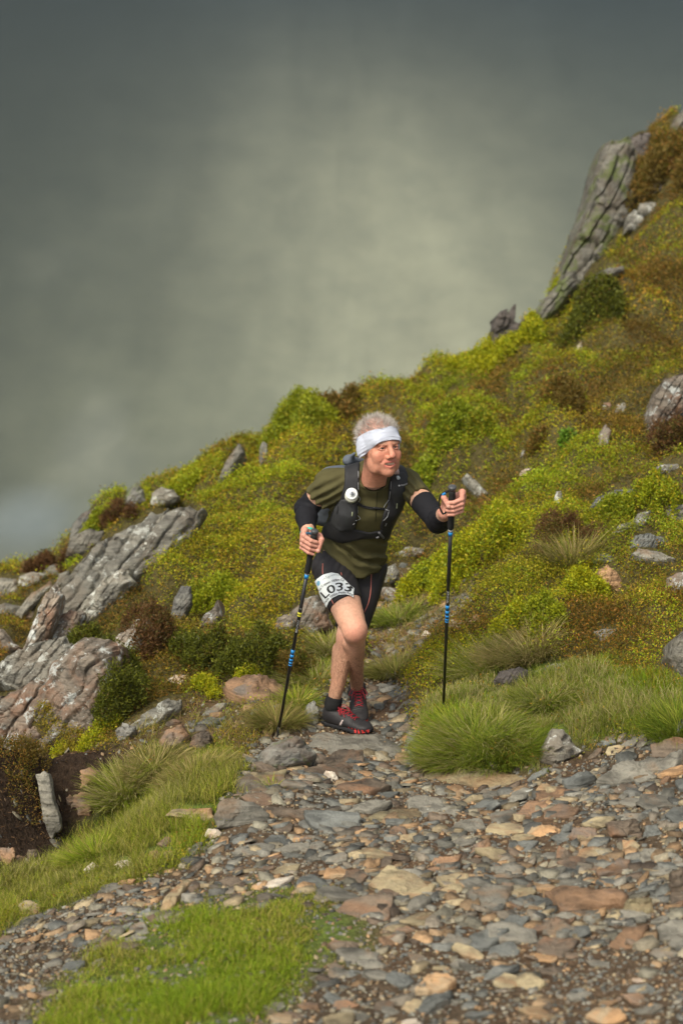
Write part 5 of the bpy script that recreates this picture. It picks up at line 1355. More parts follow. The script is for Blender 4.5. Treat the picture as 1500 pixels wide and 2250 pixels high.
def tube_arrays(pts_, r, seg=8, closed=False):
    P = np.array(pts_, float); n = len(P)
    rr = np.full(n, r) if not hasattr(r, '__len__') else np.array(r, float)
    T = np.gradient(P, axis=0) if not closed else (np.roll(P, -1, 0) - np.roll(P, 1, 0))
    T /= np.linalg.norm(T, axis=1, keepdims=True) + 1e-12
    ref = np.array([0.31, 0.22, 0.93]); ref = ref if abs(T[0] @ ref) < 0.9 else np.array([1.0, 0, 0])
    U = nrm(np.cross(T[0], ref)); rings = []
    a = np.arange(seg) / seg * 2 * math.pi
    for k in range(n):
        U = nrm(U - T[k] * (U @ T[k])); Vv = np.cross(T[k], U)
        rings.append(P[k] + rr[k] * (np.cos(a)[:, None] * U + np.sin(a)[:, None] * Vv))
    V = np.concatenate(rings); q = []
    j = np.arange(seg); j2 = (j + 1) % seg
    for k in range(n if closed else n - 1):
        a0 = k * seg; b0 = ((k + 1) % n) * seg
        q.append(np.stack([a0 + j, a0 + j2, b0 + j2, b0 + j], -1))
    t3 = None
    if not closed:
        V = np.concatenate([V, P[:1], P[-1:]]); m = n * seg
        t3 = np.concatenate([np.stack([np.full(seg, m), j2, j], -1), np.stack([np.full(seg, m + 1), (n - 1) * seg + j, (n - 1) * seg + j2], -1)])
    return V, np.concatenate(q), t3

def multi_tube(name, lines, r, mat, parent, org, seg=6, closed=False):
    Vs, Qs, Ts = [], [], []; o = 0
    for ln in lines:
        V, q, t = tube_arrays(ln, r, seg, closed)
        Vs.append(V); Qs.append(q + o)
        if t is not None: Ts.append(t + o)
        o += len(V)
    return part(name, np.concatenate(Vs), np.concatenate(Qs), mat, parent, org, tris=np.concatenate(Ts) if Ts else None)

def catmull(P, n=8):
    P = np.array(P, float); Q = np.concatenate([2 * P[:1] - P[1:2], P, 2 * P[-1:] - P[-2:-1]])
    out = []
    for k in range(1, len(Q) - 2):
        for t in np.arange(n) / n:
            a, b, c, d = Q[k - 1], Q[k], Q[k + 1], Q[k + 2]
            out.append(0.5 * (2 * b + (c - a) * t + (2 * a - 5 * b + 4 * c - d) * t ** 2 + (3 * b - a - 3 * c + d) * t ** 3))
    out.append(P[-1]); return np.array(out)

# ---- skeleton
yawb = R(14)
SIDE = np.array([math.cos(yawb), math.sin(yawb), 0])          # the walker's left
FRONT = np.array([math.sin(yawb), -math.cos(yawb), 0])
hipR, hipL = B(728, 1246, 8.98), B(800, 1250, 9.12)
kneeR, ankR = B(779, 1384, 8.82), B(784, 1522, 9.24)
kneeL, ankL = B(766, 1398, 8.99), B(731, 1549, 9.05)
shR, shL = B(724, 1062, 8.74), B(894, 1060, 8.80)
elbR, wrR = B(672, 1118, 8.84), B(677, 1178, 8.60)
elbL, wrL = B(962, 1146, 8.56), B(977, 1126, 8.36)
gR = B(684, 1200, 8.56); gL = B(989, 1112, 8.28)
neckB = B(816, 1048, 8.74)

ORG = np.array([W(755, 1600, 9.2)[0], 8.62, 0.03])
person = empty("person", ORG, "grey haired walker in olive shirt climbing the path with two poles", "person")

# ---- head frame
def rot_basis(yaw, pitch, roll):
    f = -FWD; r = RGT.copy(); u = UPV.copy()
    F = f * math.cos(yaw) + r * math.sin(yaw); Rr = -f * math.sin(yaw) + r * math.cos(yaw)
    F2 = F * math.cos(pitch) - u * math.sin(pitch); U2 = u * math.cos(pitch) + F * math.sin(pitch)
    R2 = Rr * math.cos(roll) + U2 * math.sin(roll); U3 = U2 * math.cos(roll) - Rr * math.sin(roll)
    return R2, F2, U3
HX, HY, HZ = rot_basis(R(28), R(8), R(6))
HM = np.array([HX, HY, HZ])
HO = B(833, 979, 8.56)
SC = 1.04
def H(x, y, z): return HO + SC * (x * HX + y * HY + z * HZ)

hd = Field(HO - 0.20, HO + 0.19, 0.0022)
hd.ell(H(0, -.014, .032), HM, np.array([.076, .098, .086]) * SC, 0)
hd.ell(H(0, .026, -.028), HM, np.array([.060, .066, .082]) * SC, .03)
hd.ell(H(0, .030, -.076), HM, np.array([.056, .058, .044]) * SC, .025)
hd.ell(H(0, .074, -.102), HM, np.array([.026, .020, .021]) * SC, .02)
for s_ in (-1, 1):
    hd.ell(H(s_ * .043, .062, -.028), HM, np.array([.022, .020, .018]) * SC, .018)
    hd.ell(H(s_ * .042, .064, -.045), HM, np.array([.019, .018, .019]) * SC, .020)
    hd.ell(H(s_ * .046, .034, -.078), HM, np.array([.018, .034, .030]) * SC, .02)
hd.cap(H(-.04, .072, .022), H(0, .084, .018), .012 * SC, .011 * SC, .012)
hd.cap(H(.04, .072, .022), H(0, .084, .018), .012 * SC, .011 * SC, .012)
hd.ell(H(0, .071, -.062), HM, np.array([.036, .026, .028]) * SC, .014)
for s_ in (-1, 1):
    hd.ell(H(s_ * .031, .094, .001), HM, np.array([.019, .015, .0125]) * SC, .010, 'sub')
    hd.ell(H(s_ * .031, .0715, -.001), HM, np.array([.0135, .0135, .0125]) * SC, .002)
    # lids and bags
    up_ = [(-.0155, .076, .0005), (-.006, .0855, .0065), (.006, .0855, .0062), (.0155, .076, -.002)]
    lo_ = [(-.0155, .076, .0005), (-.006, .084, -.006), (.006, .084, -.0062), (.0155, .076, -.002)]
    for L_ in (up_, lo_):
        for a, b in zip(L_[:-1], L_[1:]):
            hd.cap(H(s_ * .031 + s_ * a[0], a[1], a[2]), H(s_ * .031 + s_ * b[0], b[1], b[2]), .0034 * SC, .0034 * SC, .002)
    hd.cap(H(s_ * .020, .082, -.013), H(s_ * .042, .076, -.016), .0045, .004, .006)
    # brow overhang
    hd.cap(H(s_ * .015, .090, .015), H(s_ * .045, .080, .017), .0065, .005, .006)
hd.cap(H(0, .087, .012), H(0, .111, -.026), .0085 * SC, .0120 * SC, .010)
hd.ell(H(0, .112, -.031), HM, np.array([.0150, .0140, .0120]) * SC, .006)
for s_ in (-1, 1):
    hd.ell(H(s_ * .0150, .100, -.036), HM, np.array([.0090, .0105, .0088]) * SC, .005)
    hd.ell(H(s_ * .0070, .107, -.0440), HM, np.array([.0038, .006, .004]) * SC, .002, 'sub')
    L_ = [(.020, .100, -.033), (.029, .091, -.044), (.038, .080, -.058)]
    for a, b in zip(L_[:-1], L_[1:]): hd.cap(H(s_ * a[0], a[1] + .004, a[2]), H(s_ * b[0], b[1] + .004, b[2]), .0034, .0026, .007, 'sub')
    for dz_, dy_ in ((.004, 0), (-.006, -.001), (-.014, -.002)):
        hd.cap(H(s_ * .050, .072 + dy_, dz_), H(s_ * .062, .056 + dy_, dz_ * 1.9), .0018, .0018, .003, 'sub')
# lips slightly open in a smile
ul = [(-.036, .071, -.0500), (-.020, .090, -.0565), (0, .0965, -.0580), (.020, .090, -.0565), (.036, .071, -.0500)]
ll = [(-.036, .071, -.0510), (-.022, .086, -.0725), (0, .0925, -.0810), (.022, .086, -.0725), (.036, .071, -.0510)]
hd.ell(H(0, .092, -.0672), HM, np.array([.025, .012, .0072]) * SC, .003, 'sub')
for L_, r_ in ((ul, .0042), (ll, .0052)):
    for a, b in zip(L_[:-1], L_[1:]): hd.cap(H(*a), H(*b), r_ * (0.6 if abs(a[0]) > .02 else 1), r_ * (0.6 if abs(b[0]) > .02 else 1), .003)
hd.cap(H(-.012, .083, -.088), H(.012, .083, -.088), .004, .004, .006, 'sub')
for s_ in (-1, 1): hd.ell(H(s_ * .077, -.012, -.012), HM, np.array([.008, .018, .030]) * SC, .006)
hd.cap(H(0, -.02, -.06), neckB + np.array([0, 0, -.06]) + FRONT * .01, .056, .056, .02)
hd.cap(H(-.035, -.01, -.06), neckB + FRONT * .05 + [0, 0, -.03], .018, .014, .015)     # neck tendon
G_ = hd.grid()
hd.F += (0.0011 * fbm(G_, 55, 3, 301) + 0.0006 * np.abs(fbm(G_ * [1, 1, 2.2], 60, 2, 302))).astype(np.float32)
Vh, Qh = hd.mesh(); Vh = smooth_verts(Vh, Qh, 1, 0.3)
loc_h = ((Vh - HO) @ HM.T) / SC

def skin_col(P, base=(0.56, 0.30, 0.205)):
    c = np.tile(np.array(base), (len(P), 1))
    n = fbm(P, 26, 4, 310)[:, None]
    return c * (1 + 0.14 * n) + np.array([0.03, -0.015, -0.012]) * fbm(P, 9, 3, 311)[:, None]

def bl(Lc, c, r): return np.exp(-(((Lc - np.array(c)) / np.array(r)) ** 2).sum(1))[:, None]
ch = skin_col(Vh, (0.53, 0.26, 0.175))
x_, y_, z_ = loc_h.T
for s_ in (-1, 1):
    ch = ch * (1 - 0.45 * bl(loc_h, (s_ * .042, .07, -.035), (.022, .04, .024))) + np.array([0.56, 0.17, 0.11]) * 0.45 * bl(loc_h, (s_ * .042, .07, -.035), (.022, .04, .024))
    bw = bl(loc_h, (s_ * .031, .088, .0225), (.017, .02, .0045)) * 0.8
    ch = ch * (1 - bw) + np.array([0.30, 0.20, 0.14]) * bw
b_ = bl(loc_h, (0, .112, -.031), (.018, .022, .016)) * 0.5
ch = ch * (1 - b_) + np.array([0.60, 0.19, 0.14]) * b_
b_ = bl(loc_h, (0, .0, -.12), (.09, .1, .035)) * 0.35
ch = ch * (1 - b_) + np.array([0.50, 0.18, 0.11]) * b_
def near_line(Lc, pts3, r):
    d = np.full(len(Lc), 1e9)
    for a, b in zip(pts3[:-1], pts3[1:]):
        a = np.array(a); ab = np.array(b) - a; t = np.clip(((Lc - a) @ ab) / (ab @ ab), 0, 1)
        d = np.minimum(d, np.linalg.norm(Lc - a - t[:, None] * ab, axis=1))
    return np.clip(1.5 - d / r, 0, 1)[:, None]
sc_ = np.clip((z_ - .045) / .03, 0, 1)[:, None]; ch = ch * (1 - .75 * sc_) + np.array([0.50, 0.31, 0.26]) * .75 * sc_
lipm = np.maximum(near_line(loc_h, ul, .005), near_line(loc_h, ll, .0062))
ch = ch * (1 - 0.85 * lipm) + np.array([0.58, 0.15, 0.13]) * 0.85 * lipm
inm = ((np.abs(x_) < .029) & (z_ < -.0595 + 6 * x_ ** 2) & (z_ > -.0775) & (y_ < .0940 - 16 * x_ ** 2) & (y_ > .060))[:, None] * (1 - lipm * 0.3)
tooth = np.where((z_ > -.0710)[:, None], np.array([[0.80, 0.68, 0.52]]), np.array([[0.26, 0.06, 0.05]]))
ch = ch * (1 - inm) + tooth * inm
for s_ in (-1, 1):
    q = loc_h - np.array([s_ * .031, .0715, -.001]); rr = np.linalg.norm(q, axis=1)
    eye = (rr < .0146) & (q[:, 1] > .008) & (np.abs(q[:, 2]) < .0056) & (np.abs(q[:, 0]) < .0125)
    gaze = q - np.array([.0005, .0136, -.0008]); gd = np.hypot(gaze[:, 0], gaze[:, 2])
    ce = np.where((gd < .0058)[:, None], np.array([[0.055, 0.045, 0.04]]), np.array([[0.46, 0.40, 0.36]]))
    ch = np.where(eye[:, None], ce, ch)
    lid = near_line(loc_h, [(s_ * (.031 + p[0] * 1.0), p[1] + .001, p[2]) for p in up_], .0028) * (~eye)[:, None]
    ch = ch * (1 - 0.35 * lid) + np.array([0.25, 0.11, 0.08]) * 0.35 * lid
ch = np.clip(ch, 0.01, 1)

# ---- hands, closed round the pole grips
topL, tipL = B(993.3, 1070, 8.26), None
tl, _ = hit(973, 1566); tipL = tl
topR = B(691.5, 1166, 8.545)
tr, _ = hit(609, 1620); tipR = tr + np.array([0, 0, 0.0])
def pole_frame(top, tip):
    A = nrm(top - tip); e2 = nrm(CAM - top); e2 = nrm(e2 - A * (e2 @ A)); e1 = np.cross(A, e2)
    if e1[0] < 0: e1 = -e1
    return A, e1, e2
AL, L1, L2 = pole_frame(topL, tipL); AR, R1, R2 = pole_frame(topR, tipR)
gL = topL - AL * 0.088; gR = topR - AR * 0.066

def hand(G, A, e1, e2, side, wrist, fore):
    """side=+1: fingers come round from viewer right; -1 from viewer left"""
    f = Field(np.minimum(G - .085, wrist - .05), np.maximum(G + .085, wrist + .05), 0.0016)
    def P(ang, r, h):
        a = math.radians(ang); return G + side * e1 * math.cos(a) * r + e2 * math.sin(a) * r + A * h
    hs = (.030, .0105, -.0095, -.0280); rd = (.0098, .0100, .0095, .0084)
    mcps = []
    for k in range(4):
        h = hs[k]; r = rd[k]; o = (0, 1.5, 0.5, -2)[k]
        mc = P(-28 + o, .050 - .002 * abs(k - 1), h * 1.12 + .016); mcps.append(mc)
        pi_ = P(22 + o * 2, .0475 - .0015 * abs(k - 1.5), h * 1.03 + .010)
        di = P(74 + o * 2, .0305, h - .001); tp = P(126 + o * 3 - 6 * (k == 3), .0270, h - .007)
        g = Field.cap
        f.cap(mc, pi_, r * 1.12, r * 1.04, .006); f.cap(pi_, di, r * 1.03, r * .96, .0022); f.cap(di, tp, r * .95, r * .86, .0022)
        f.ell(pi_, np.eye(3), (r * 1.12,) * 3, .003)
        # crease between neighbours comes from the small blending radius
    palm = P(-75, .030, .004)
    for mc in mcps: f.cap(mc, wrist, .0135, .020, .014)
    f.cap(P(-60, .034, .022), P(-100, .030, -.014), .018, .018, .014)
    f.cap(wrist, fore, .0265, .030, .018)
    # thumb
    tb = P(-140, .034, .002); tm = P(172, .034, .038); tt = P(118, .030, .013)
    if side < 0: tm = P(180, .036, .030); tt = P(146, .036, -.012); tb = P(-130, .034, .030)
    f.cap(wrist, tb, .020, .0165, .012); f.cap(tb, tm, .0150, .0118, .008); f.cap(tm, tt, .0116, .0100, .003)
    f.ell(tt + (tt - tm) * .1, np.eye(3), (.0098,) * 3, .003)
    f.F += (0.0005 * fbm(f.grid(), 120, 2, 77)).astype(np.float32)
    V, q = f.mesh(); V = smooth_verts(V, q, 1, 0.25)
    c = skin_col(V, (0.58, 0.285, 0.215))
    for k in range(4):
        kk = np.exp(-(np.linalg.norm(V - mcps[k], axis=1) / .012) ** 2)[:, None]; c = c * (1 - .25 * kk) + np.array([0.60, 0.20, 0.15]) * .25 * kk
    dn = tt + e2 * .0085 + A * 0.0005
    nl = np.exp(-(np.linalg.norm((V - dn), axis=1) / .0065) ** 4)[:, None]
    c = c * (1 - .6 * nl) + np.array([0.72, 0.46, 0.38]) * .6 * nl
    return V, q, np.clip(c, 0, 1)
VhL, QhL, ChL = hand(gL, AL, L1, L2, 1, wrL, elbL)
VhR, QhR, ChR = hand(gR, AR, R1, R2, -1, wrR, elbR)

# ---- limbs and trunk
lo_b = np.array([-0.32, 7.55, -0.02]); hi_b = np.array([0.58, 9.25, 1.75])
allp = np.array([hipR, hipL, kneeR, ankR, kneeL, ankL, shR, shL, elbR, wrR, elbL, wrL, neckB])
lo_b = allp.min(0) - 0.2; hi_b = allp.max(0) + 0.2
bd = Field(lo_b, hi_b, 0.0055)
def leg(f, hip, knee, ank, calf_side, off=0.0):
    ax = nrm(ank - knee); back = nrm(-FRONT + ax * 0); back = nrm(back - ax * (back @ ax))
    f.cap(hip, knee, .086 + off, .055 + off, .02)
    f.cap(hip * .65 + knee * .35 + FRONT * .012, hip * .2 + knee * .8 + FRONT * .006, .074 + off, .052 + off, .03)
    kd = nrm((knee - hip) / np.linalg.norm(knee - hip) - ax)
    f.ell(knee + kd * .008, np.eye(3), (.049, .050, .054), .02)
    f.ell(knee + kd * .026 - ax * .008, np.eye(3), (.027, .024, .030), .016)
    f.ell(knee + ax * .045 - back * .036, np.eye(3), (.016, .014, .020), .02)
    for s_ in (-1, 1): f.ell(knee + ax * .03 + SIDE * s_ * .030 - back * .012, np.eye(3), (.018, .018, .026), .02)
    f.cap(knee, ank, .046, .028, .02)
    c = knee + (ank - knee) * .30 + back * .022
    f.cap(c + SIDE * calf_side * .014 - ax * .035, c + SIDE * calf_side * .010 + ax * .06, .036, .030, .025)
    f.cap(c - SIDE * calf_side * .020 - ax * .03, c - SIDE * calf_side * .012 + ax * .08, .036, .026, .018)
    f.cap(knee + ax * .07 - back * .030, ank - ax * .06 - back * .016, .014, .010, .02)
    f.cap(ank - ax * .12 + back * .022, ank + back * .026 + ax * .02, .014, .011, .012)
    for s_ in (-1, 1): f.ell(ank + SIDE * s_ * .026, np.eye(3), (.014, .014, .016), .014)
leg(bd, hipR, kneeR, ankR, 1)
bl_ = Field(lo_b, hi_b, 0.0055); leg(bl_, hipL, kneeL, ankL, 1)
def arm(f, sh, el, wr, off=0.0):
    f.cap(sh, el, .050 + off, .041 + off, .02); f.cap(sh * .5 + el * .5, el, .048 + off, .038 + off, .02)
    m = el * .68 + wr * .32
    f.cap(el, m, .040 + off, .043 + off, .02); f.cap(m, wr, .043 + off, .027 + off, .02)
arm(bd, shR, elbR, wrR); arm(bd, shL, elbL, wrL)
def trunk(f, off=0.0, loose=0.0):
    pel, wai = B(764, 1262, 9.06), B(773, 1202, 9.01)
    f.ecap(pel, wai, SIDE, (.150 + loose, .105 + loose), (.142 + loose * .5, .108), .03, off=off)
    f.ecap(B(775, 1195, 9.00), B(806, 1105, 8.85), SIDE, (.142, .112), (.160, .118), .04, off=off)
    f.ecap(B(808, 1095, 8.84), B(814, 1062, 8.79), SIDE, (.158, .112), (.115, .080), .04, off=off)
    f.cap(neckB - [0, 0, .015], shR, .060 + off, .056 + off, .04); f.cap(neckB - [0, 0, .015], shL, .060 + off, .056 + off, .04)
trunk(bd, -0.012)
bd.F = np.minimum(bd.F, bl_.F)      # the crossing legs meet in a crease, they do not melt together
Vb, Qb = bd.mesh(); Vb = smooth_verts(Vb, Qb, 1, 0.5)
# skin only where clothes leave it bare: drop the trunk and covered arms from the coarse shell is not needed, clothes cover it
cb = skin_col(Vb, (0.57, 0.335, 0.235))
for kn, amt in ((kneeR, .8), (kneeL, .5)):
    k_ = np.exp(-(np.linalg.norm(Vb - kn - FRONT * .04, axis=1) / .055) ** 2)[:, None] * amt
    cb = cb * (1 - k_) + np.array([0.60, 0.22, 0.16]) * k_
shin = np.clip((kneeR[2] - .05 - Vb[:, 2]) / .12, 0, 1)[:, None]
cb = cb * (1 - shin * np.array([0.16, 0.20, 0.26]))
th_ = np.exp(-((Vb[:, 2] - kneeR[2] - .08) / .10) ** 2)[:, None]
cb = cb * (1 - .35 * th_) + np.array([0.66, 0.38, 0.26]) * .35 * th_
cb = np.concatenate([cb, 1 - shin], 1)
M_SKIN = attr_mat("skin", rough=0.58, spec=0.3, sss=0.08, noise=(75, (0.86, 0.80, 0.78), (1.12, 1.10, 1.08)), bumpd=(330, 0.5, 0.0022))
Vall = np.concatenate([Vb, Vh, VhL, VhR]); o1 = len(Vb); o2 = o1 + len(Vh); o3 = o2 + len(VhL)
Qall = np.concatenate([Qb, Qh + o1, QhL + o2, QhR + o3])
o4 = lambda c: np.concatenate([c, np.ones((len(c), 1))], 1)
Call = np.concatenate([cb, o4(ch), o4(ChL), o4(ChR)])
def leg_hair():
    nt = M_SKIN.node_tree; b = nt.nodes["Principled BSDF"]; src = b.inputs["Base Color"].links[0].from_socket
    tc = N(nt, "ShaderNodeTexCoord"); mp = N(nt, "ShaderNodeMapping"); mp.inputs["Scale"].default_value = (1, 1, 0.38); mp.inputs["Rotation"].default_value = (0.1, 0.15, 0)
    nt.links.new(tc.outputs["Object"], mp.inputs[0]); f = ramp(nt, noise_node(nt, mp.outputs[0], 120, 6, 0.8, 1.4), [(0.44, 0.0), (0.58, 1.0)])
    f2 = ramp(nt, noise_node(nt, tc.outputs["Object"], 14, 3, 0.6), [(0.3, 0.35), (0.6, 1.0)])
    at = [n for n in nt.nodes if n.type == 'ATTRIBUTE'][0]
    inv = N(nt, "ShaderNodeMath", operation='SUBTRACT'); inv.inputs[0].default_value = 1.0; nt.links.new(at.outputs["Alpha"], inv.inputs[1])
    m1 = N(nt, "ShaderNodeMath", operation='MULTIPLY'); nt.links.new(f, m1.inputs[0]); nt.links.new(inv.outputs[0], m1.inputs[1])
    m2 = N(nt, "ShaderNodeMath", operation='MULTIPLY'); nt.links.new(m1.outputs[0], m2.inputs[0]); nt.links.new(f2, m2.inputs[1])
    m3 = N(nt, "ShaderNodeMath", operation='MULTIPLY'); nt.links.new(m2.outputs[0], m3.inputs[0]); m3.inputs[1].default_value = 0.85
    c = mix(nt, m3.outputs[0], src, (0.12, 0.06, 0.035)); nt.links.new(c, b.inputs["Base Color"])
leg_hair()
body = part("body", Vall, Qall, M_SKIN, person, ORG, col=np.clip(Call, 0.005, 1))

# ---- hair
def hair():
    rs = np.random.default_rng(42); n = 4200
    d = rs.normal(0, 1, (n * 3, 3)); d /= np.linalg.norm(d, axis=1, keepdims=True)
    p = d * np.array([.0765, .0985, .0865]) + np.array([0, -.014, .032])
    zl = .056 + (p[:, 1] - .09) * .50 + .03
    d2 = d[(p[:, 2] > zl)][:n]; p = p[(p[:, 2] > zl)][:n]
    nn = d2 / np.array([.0765, .0985, .0865]); nn /= np.linalg.norm(nn, axis=1, keepdims=True)
    m = len(p); Pw = HO + SC * (p @ HM)
    tuft = np.stack([fbm(p, 60, 2, 400 + k) for k in range(3)], -1)
    up = nn * 1.0 + 1.3 * tuft + np.array([0, .10, .45]) + rs.normal(0, .16, (m, 3)); up /= np.linalg.norm(up, axis=1, keepdims=True)
    upw = up @ HM; ln = (rs.normal(0, 1, (m, 3)) + np.array([0, .6, 0])) @ HM
    L = rs.uniform(.012, .034, m)
    g = rs.uniform(0.35, 0.85, m)[:, None]; col = g * np.array([[1.0, 0.93, 0.85]])
    V, q, t3, c = blade_arrays(Pw, upw, ln, L, np.full(m, .0013), col, rs, droop=rs.uniform(0, .5, m))
    return part("hair", V, q, attr_mat("grey_hair", rough=0.4, spec=0.4, transl=0.25), person, ORG, col=np.clip(c, 0, 1), tris=t3, smooth=False)
hair()

# ---- headband
def headband():
    f = Field(HO - .14, HO + .15, 0.0024)
    f.ell(H(0, -.014, .032), HM, np.array([.076, .098, .086]) * SC, 0)
    f.cap(H(-.04, .072, .026), H(.04, .072, .026), .014, .014, .02)
    for s_ in (-1, 1): f.ell(H(s_ * .077, -.012, -.012), HM, np.array([.010, .020, .030]) * SC, .02)
    G = f.grid(); q = ((G - HO) @ HM.T) / SC
    sl_ = q[..., 2] - .50 * q[..., 1] + .25 * np.abs(q[..., 0]); fold = 0.0030 * (1 - 2.2 * np.abs(fbm(np.stack([q[..., 0] * 9, q[..., 1] * 9, sl_ * 95], -1), 1.0, 3, 410)))
    inner = f.F - .0015; outer = f.F - .0075 - fold
    zl = q[..., 2] - (.030 + (q[..., 1] - .09) * .56 - .02 * np.clip(np.abs(q[..., 0]) / .08, 0, 1) ** 3)
    zu = q[..., 2] - (.030 + (q[..., 1] - .09) * .50 + .066 + .003 * np.sin(q[..., 0] * 60))
    f.F = np.maximum(np.maximum(outer, -inner), np.maximum(-zl, zu) * SC).astype(np.float32)
    V, q_ = f.mesh(); V = smooth_verts(V, q_, 1, 0.3)
    lc = ((V - HO) @ HM.T) / SC
    c = np.tile(np.array([[0.50, 0.53, 0.62]]), (len(V), 1)) * (1 - 0.22 * np.clip(fbm(lc * [6, 6, 70], 1.3, 3, 412), 0, 1))[:, None]
    part("headband", V, q_, attr_mat("white_fabric", rough=0.85, spec=0.1), person, ORG, col=c)
headband()

# ---- shirt
def px_of(G):
    d = G - CAM; zc = d @ FWD
    return 750 + (d @ RGT) / zc * FPX, 1125 - (d @ UPV) / zc * FPX
def prism(G, poly, mm=490.0):
    x, y = px_of(G); return polydist(x, y, poly) / mm

T = Field(np.minimum.reduce([shR, hipR, elbR]) - .15, np.maximum.reduce([shL, hipL, neckB]) + .15, 0.005)
trunk(T, 0.004, loose=0.012)
T.ecap(B(766, 1272, 9.055), B(772, 1225, 9.02), SIDE, (.156, .118), (.150, .118), .02)
TR = T.F.copy()
slR = shR + (elbR - shR) * .50; slL = shL + (elbL - shL) * .42
T.cap(shR, slR, .062, .063, .03); T.cap(shL, slL, .060, .058, .03)
T.cap(shR + [0.02, 0, -.03], slR + [0.025, 0, -.018], .052, .054, .03)
# collar
c0_ = neckB + np.array([0, 0, -.004])
col_pts = [c0_ + SIDE * .063 * math.sin(a) + FRONT * (.010 + .066 * math.cos(a)) + np.array([0, 0, .026 - .034 * math.cos(a)]) for a in np.linspace(0, 2 * math.pi, 13)]
cc = catmull(col_pts, 4)
for a, b in zip(cc[:-1], cc[1:]): T.cap(a, b, .0085, .0085, .006)
for a, b in zip(cc[:-1], cc[1:]): T.cap(a - [0, 0, .018] + nrm(a - neckB) * .004, b - [0, 0, .018] + nrm(b - neckB) * .004, .010, .010, .012)
G = T.grid(); gx_, gy_ = px_of(G)
HEM = [(600, 900), (950, 900), (960, 1130), (900, 1180), (850, 1215), (841, 1240), (826, 1256), (800, 1268), (780, 1266), (750, 1254), (715, 1240), (690, 1232), (680, 1236), (640, 1100), (640, 1000)]
T.F = np.maximum(T.F, (polydist(gx_, gy_, HEM) / 490).astype(np.float32))
# sleeve mouths
for e, s0 in ((slR, shR), (slL, shL)):
    d = nrm(e - s0); near = np.linalg.norm(G - e, axis=-1) < .13
    T.F = np.where(near, np.maximum(T.F, ((G - e) @ d).astype(np.float32)), T.F)
# folds: bands pulled across the belly, radiating at the arm holes, soft noise all over
ub = (gx_ - 760) / 90; vb = (gy_ - 1200) / 60
bel = np.clip((gy_ - 1165) / 50, 0, 1)
ph = (gy_ - 1200) * 0.26 - (gx_ - 760) * 0.15 + 0.0016 * (gx_ - 780) ** 2 + 5.0 * fbm(G, 8, 3, 500)
rd_ = np.exp(-((gx_ - 712) / 45) ** 2 - ((gy_ - 1085) / 50) ** 2)
ph2 = (gx_ - 735) * 0.20 + (gy_ - 1060) * 0.34 + 3 * fbm(G, 9, 2, 501)
rl_ = np.exp(-((gx_ - 905) / 35) ** 2 - ((gy_ - 1070) / 45) ** 2)
ph3 = (gx_ - 900) * 0.32 - (gy_ - 1060) * 0.30 + 3 * fbm(G, 9, 2, 502)
fold = 0.0115 * bel * np.sin(ph) * (0.6 + 0.4 * np.sin(ph * .43)) + 0.0070 * rd_ * np.sin(ph2) + 0.0070 * rl_ * np.sin(ph3) + 0.006 * fbm(G, 10, 3, 503)
T.F = (T.F - fold).astype(np.float32)
# hollow for the neck
nk = Field(T.lo, T.lo + (np.array(T.F.shape) - 1) * T.h, T.h)
ncut = np.array(neckB)
ab = H(0, -.02, -.06) - (neckB + np.array([0, 0, -.06])); a0 = neckB + np.array([0, 0, -.06]) + FRONT * .01
q = G - a0; tt_ = np.clip(q @ ab / (ab @ ab), 0.42, 1.3); dn_ = np.linalg.norm(q - tt_[..., None] * ab, axis=-1) - .060
T.F = np.maximum(T.F, -dn_.astype(np.float32))
Vs, Qs = T.mesh(); Vs = smooth_verts(Vs, Qs, 1, 0.4)
M_SHIRT = plain_mat("olive_fabric", (0.078, 0.070, 0.030), 0.85, 0.15, bumpd=(420, 0.25, 0.001), var=(6, 0.85, 1.2))
shirt = part("shirt", Vs, Qs, M_SHIRT, person, ORG)

def bvh_of(V, q): return BVHTree.FromPolygons([tuple(v) for v in V], [tuple(int(i) for i in f) for f in q])
def on(bvh, px, py, off=0.002):
    d = ray(px, py); loc, n, i, t = bvh.ray_cast(Vector(CAM), Vector(d))
    return None if loc is None else np.array(loc) - d * off
bv_shirt = bvh_of(Vs, Qs)
M_ZIP = plain_mat("zip_metal", (0.35, 0.34, 0.28), 0.35, 0.5, 0.7)
M_SEAM = plain_mat("dark_seam", (0.03, 0.03, 0.015), 0.8, 0.1)
zl_ = [p for p in (on(bv_shirt, 830 - (y - 1056) * .06, y, .0006) for y in range(1056, 1150, 5)) if p is not None]
zp = part("zip", *tube_arrays(zl_, .0018, 6)[:2], M_SEAM, person, ORG)
zq = [on(bv_shirt, 830, y, .002) for y in (1053, 1057, 1061)]
zq = [p for p in zq if p is not None]
if len(zq) > 1: multi_tube("zip_puller", [zq], .0028, M_ZIP, zp, ORG)

# ---- shorts
def shorts_field(off, which='both'):
    f = Field(np.minimum.reduce([hipR, kneeR, kneeL]) - .14, np.maximum.reduce([hipL, hipR, kneeR]) + .16, 0.005)
    f.ecap(B(764, 1268, 9.07), B(770, 1225, 9.04), SIDE, (.146, .108), (.140, .105), .02)
    if which == 'L':
        f.cap(hipL, kneeL, .090 + off, .062 + off, .02)
        f.cap(hipL * .65 + kneeL * .35 + FRONT * .012, hipL * .2 + kneeL * .8 + FRONT * .006, .080 + off, .058 + off, .03)
        f.cap(hipL + SIDE * .02, kneeL * .9 + hipL * .1 + SIDE * .022, .085 + off, .050 + off, .02)
        return f
    f.cap(hipR, kneeR, .090 + off, .060 + off, .03)
    f.cap(hipR * .65 + kneeR * .35 + FRONT * .012, hipR * .2 + kneeR * .8 + FRONT * .006, .0775 + off, .0555 + off, .03)
    return f
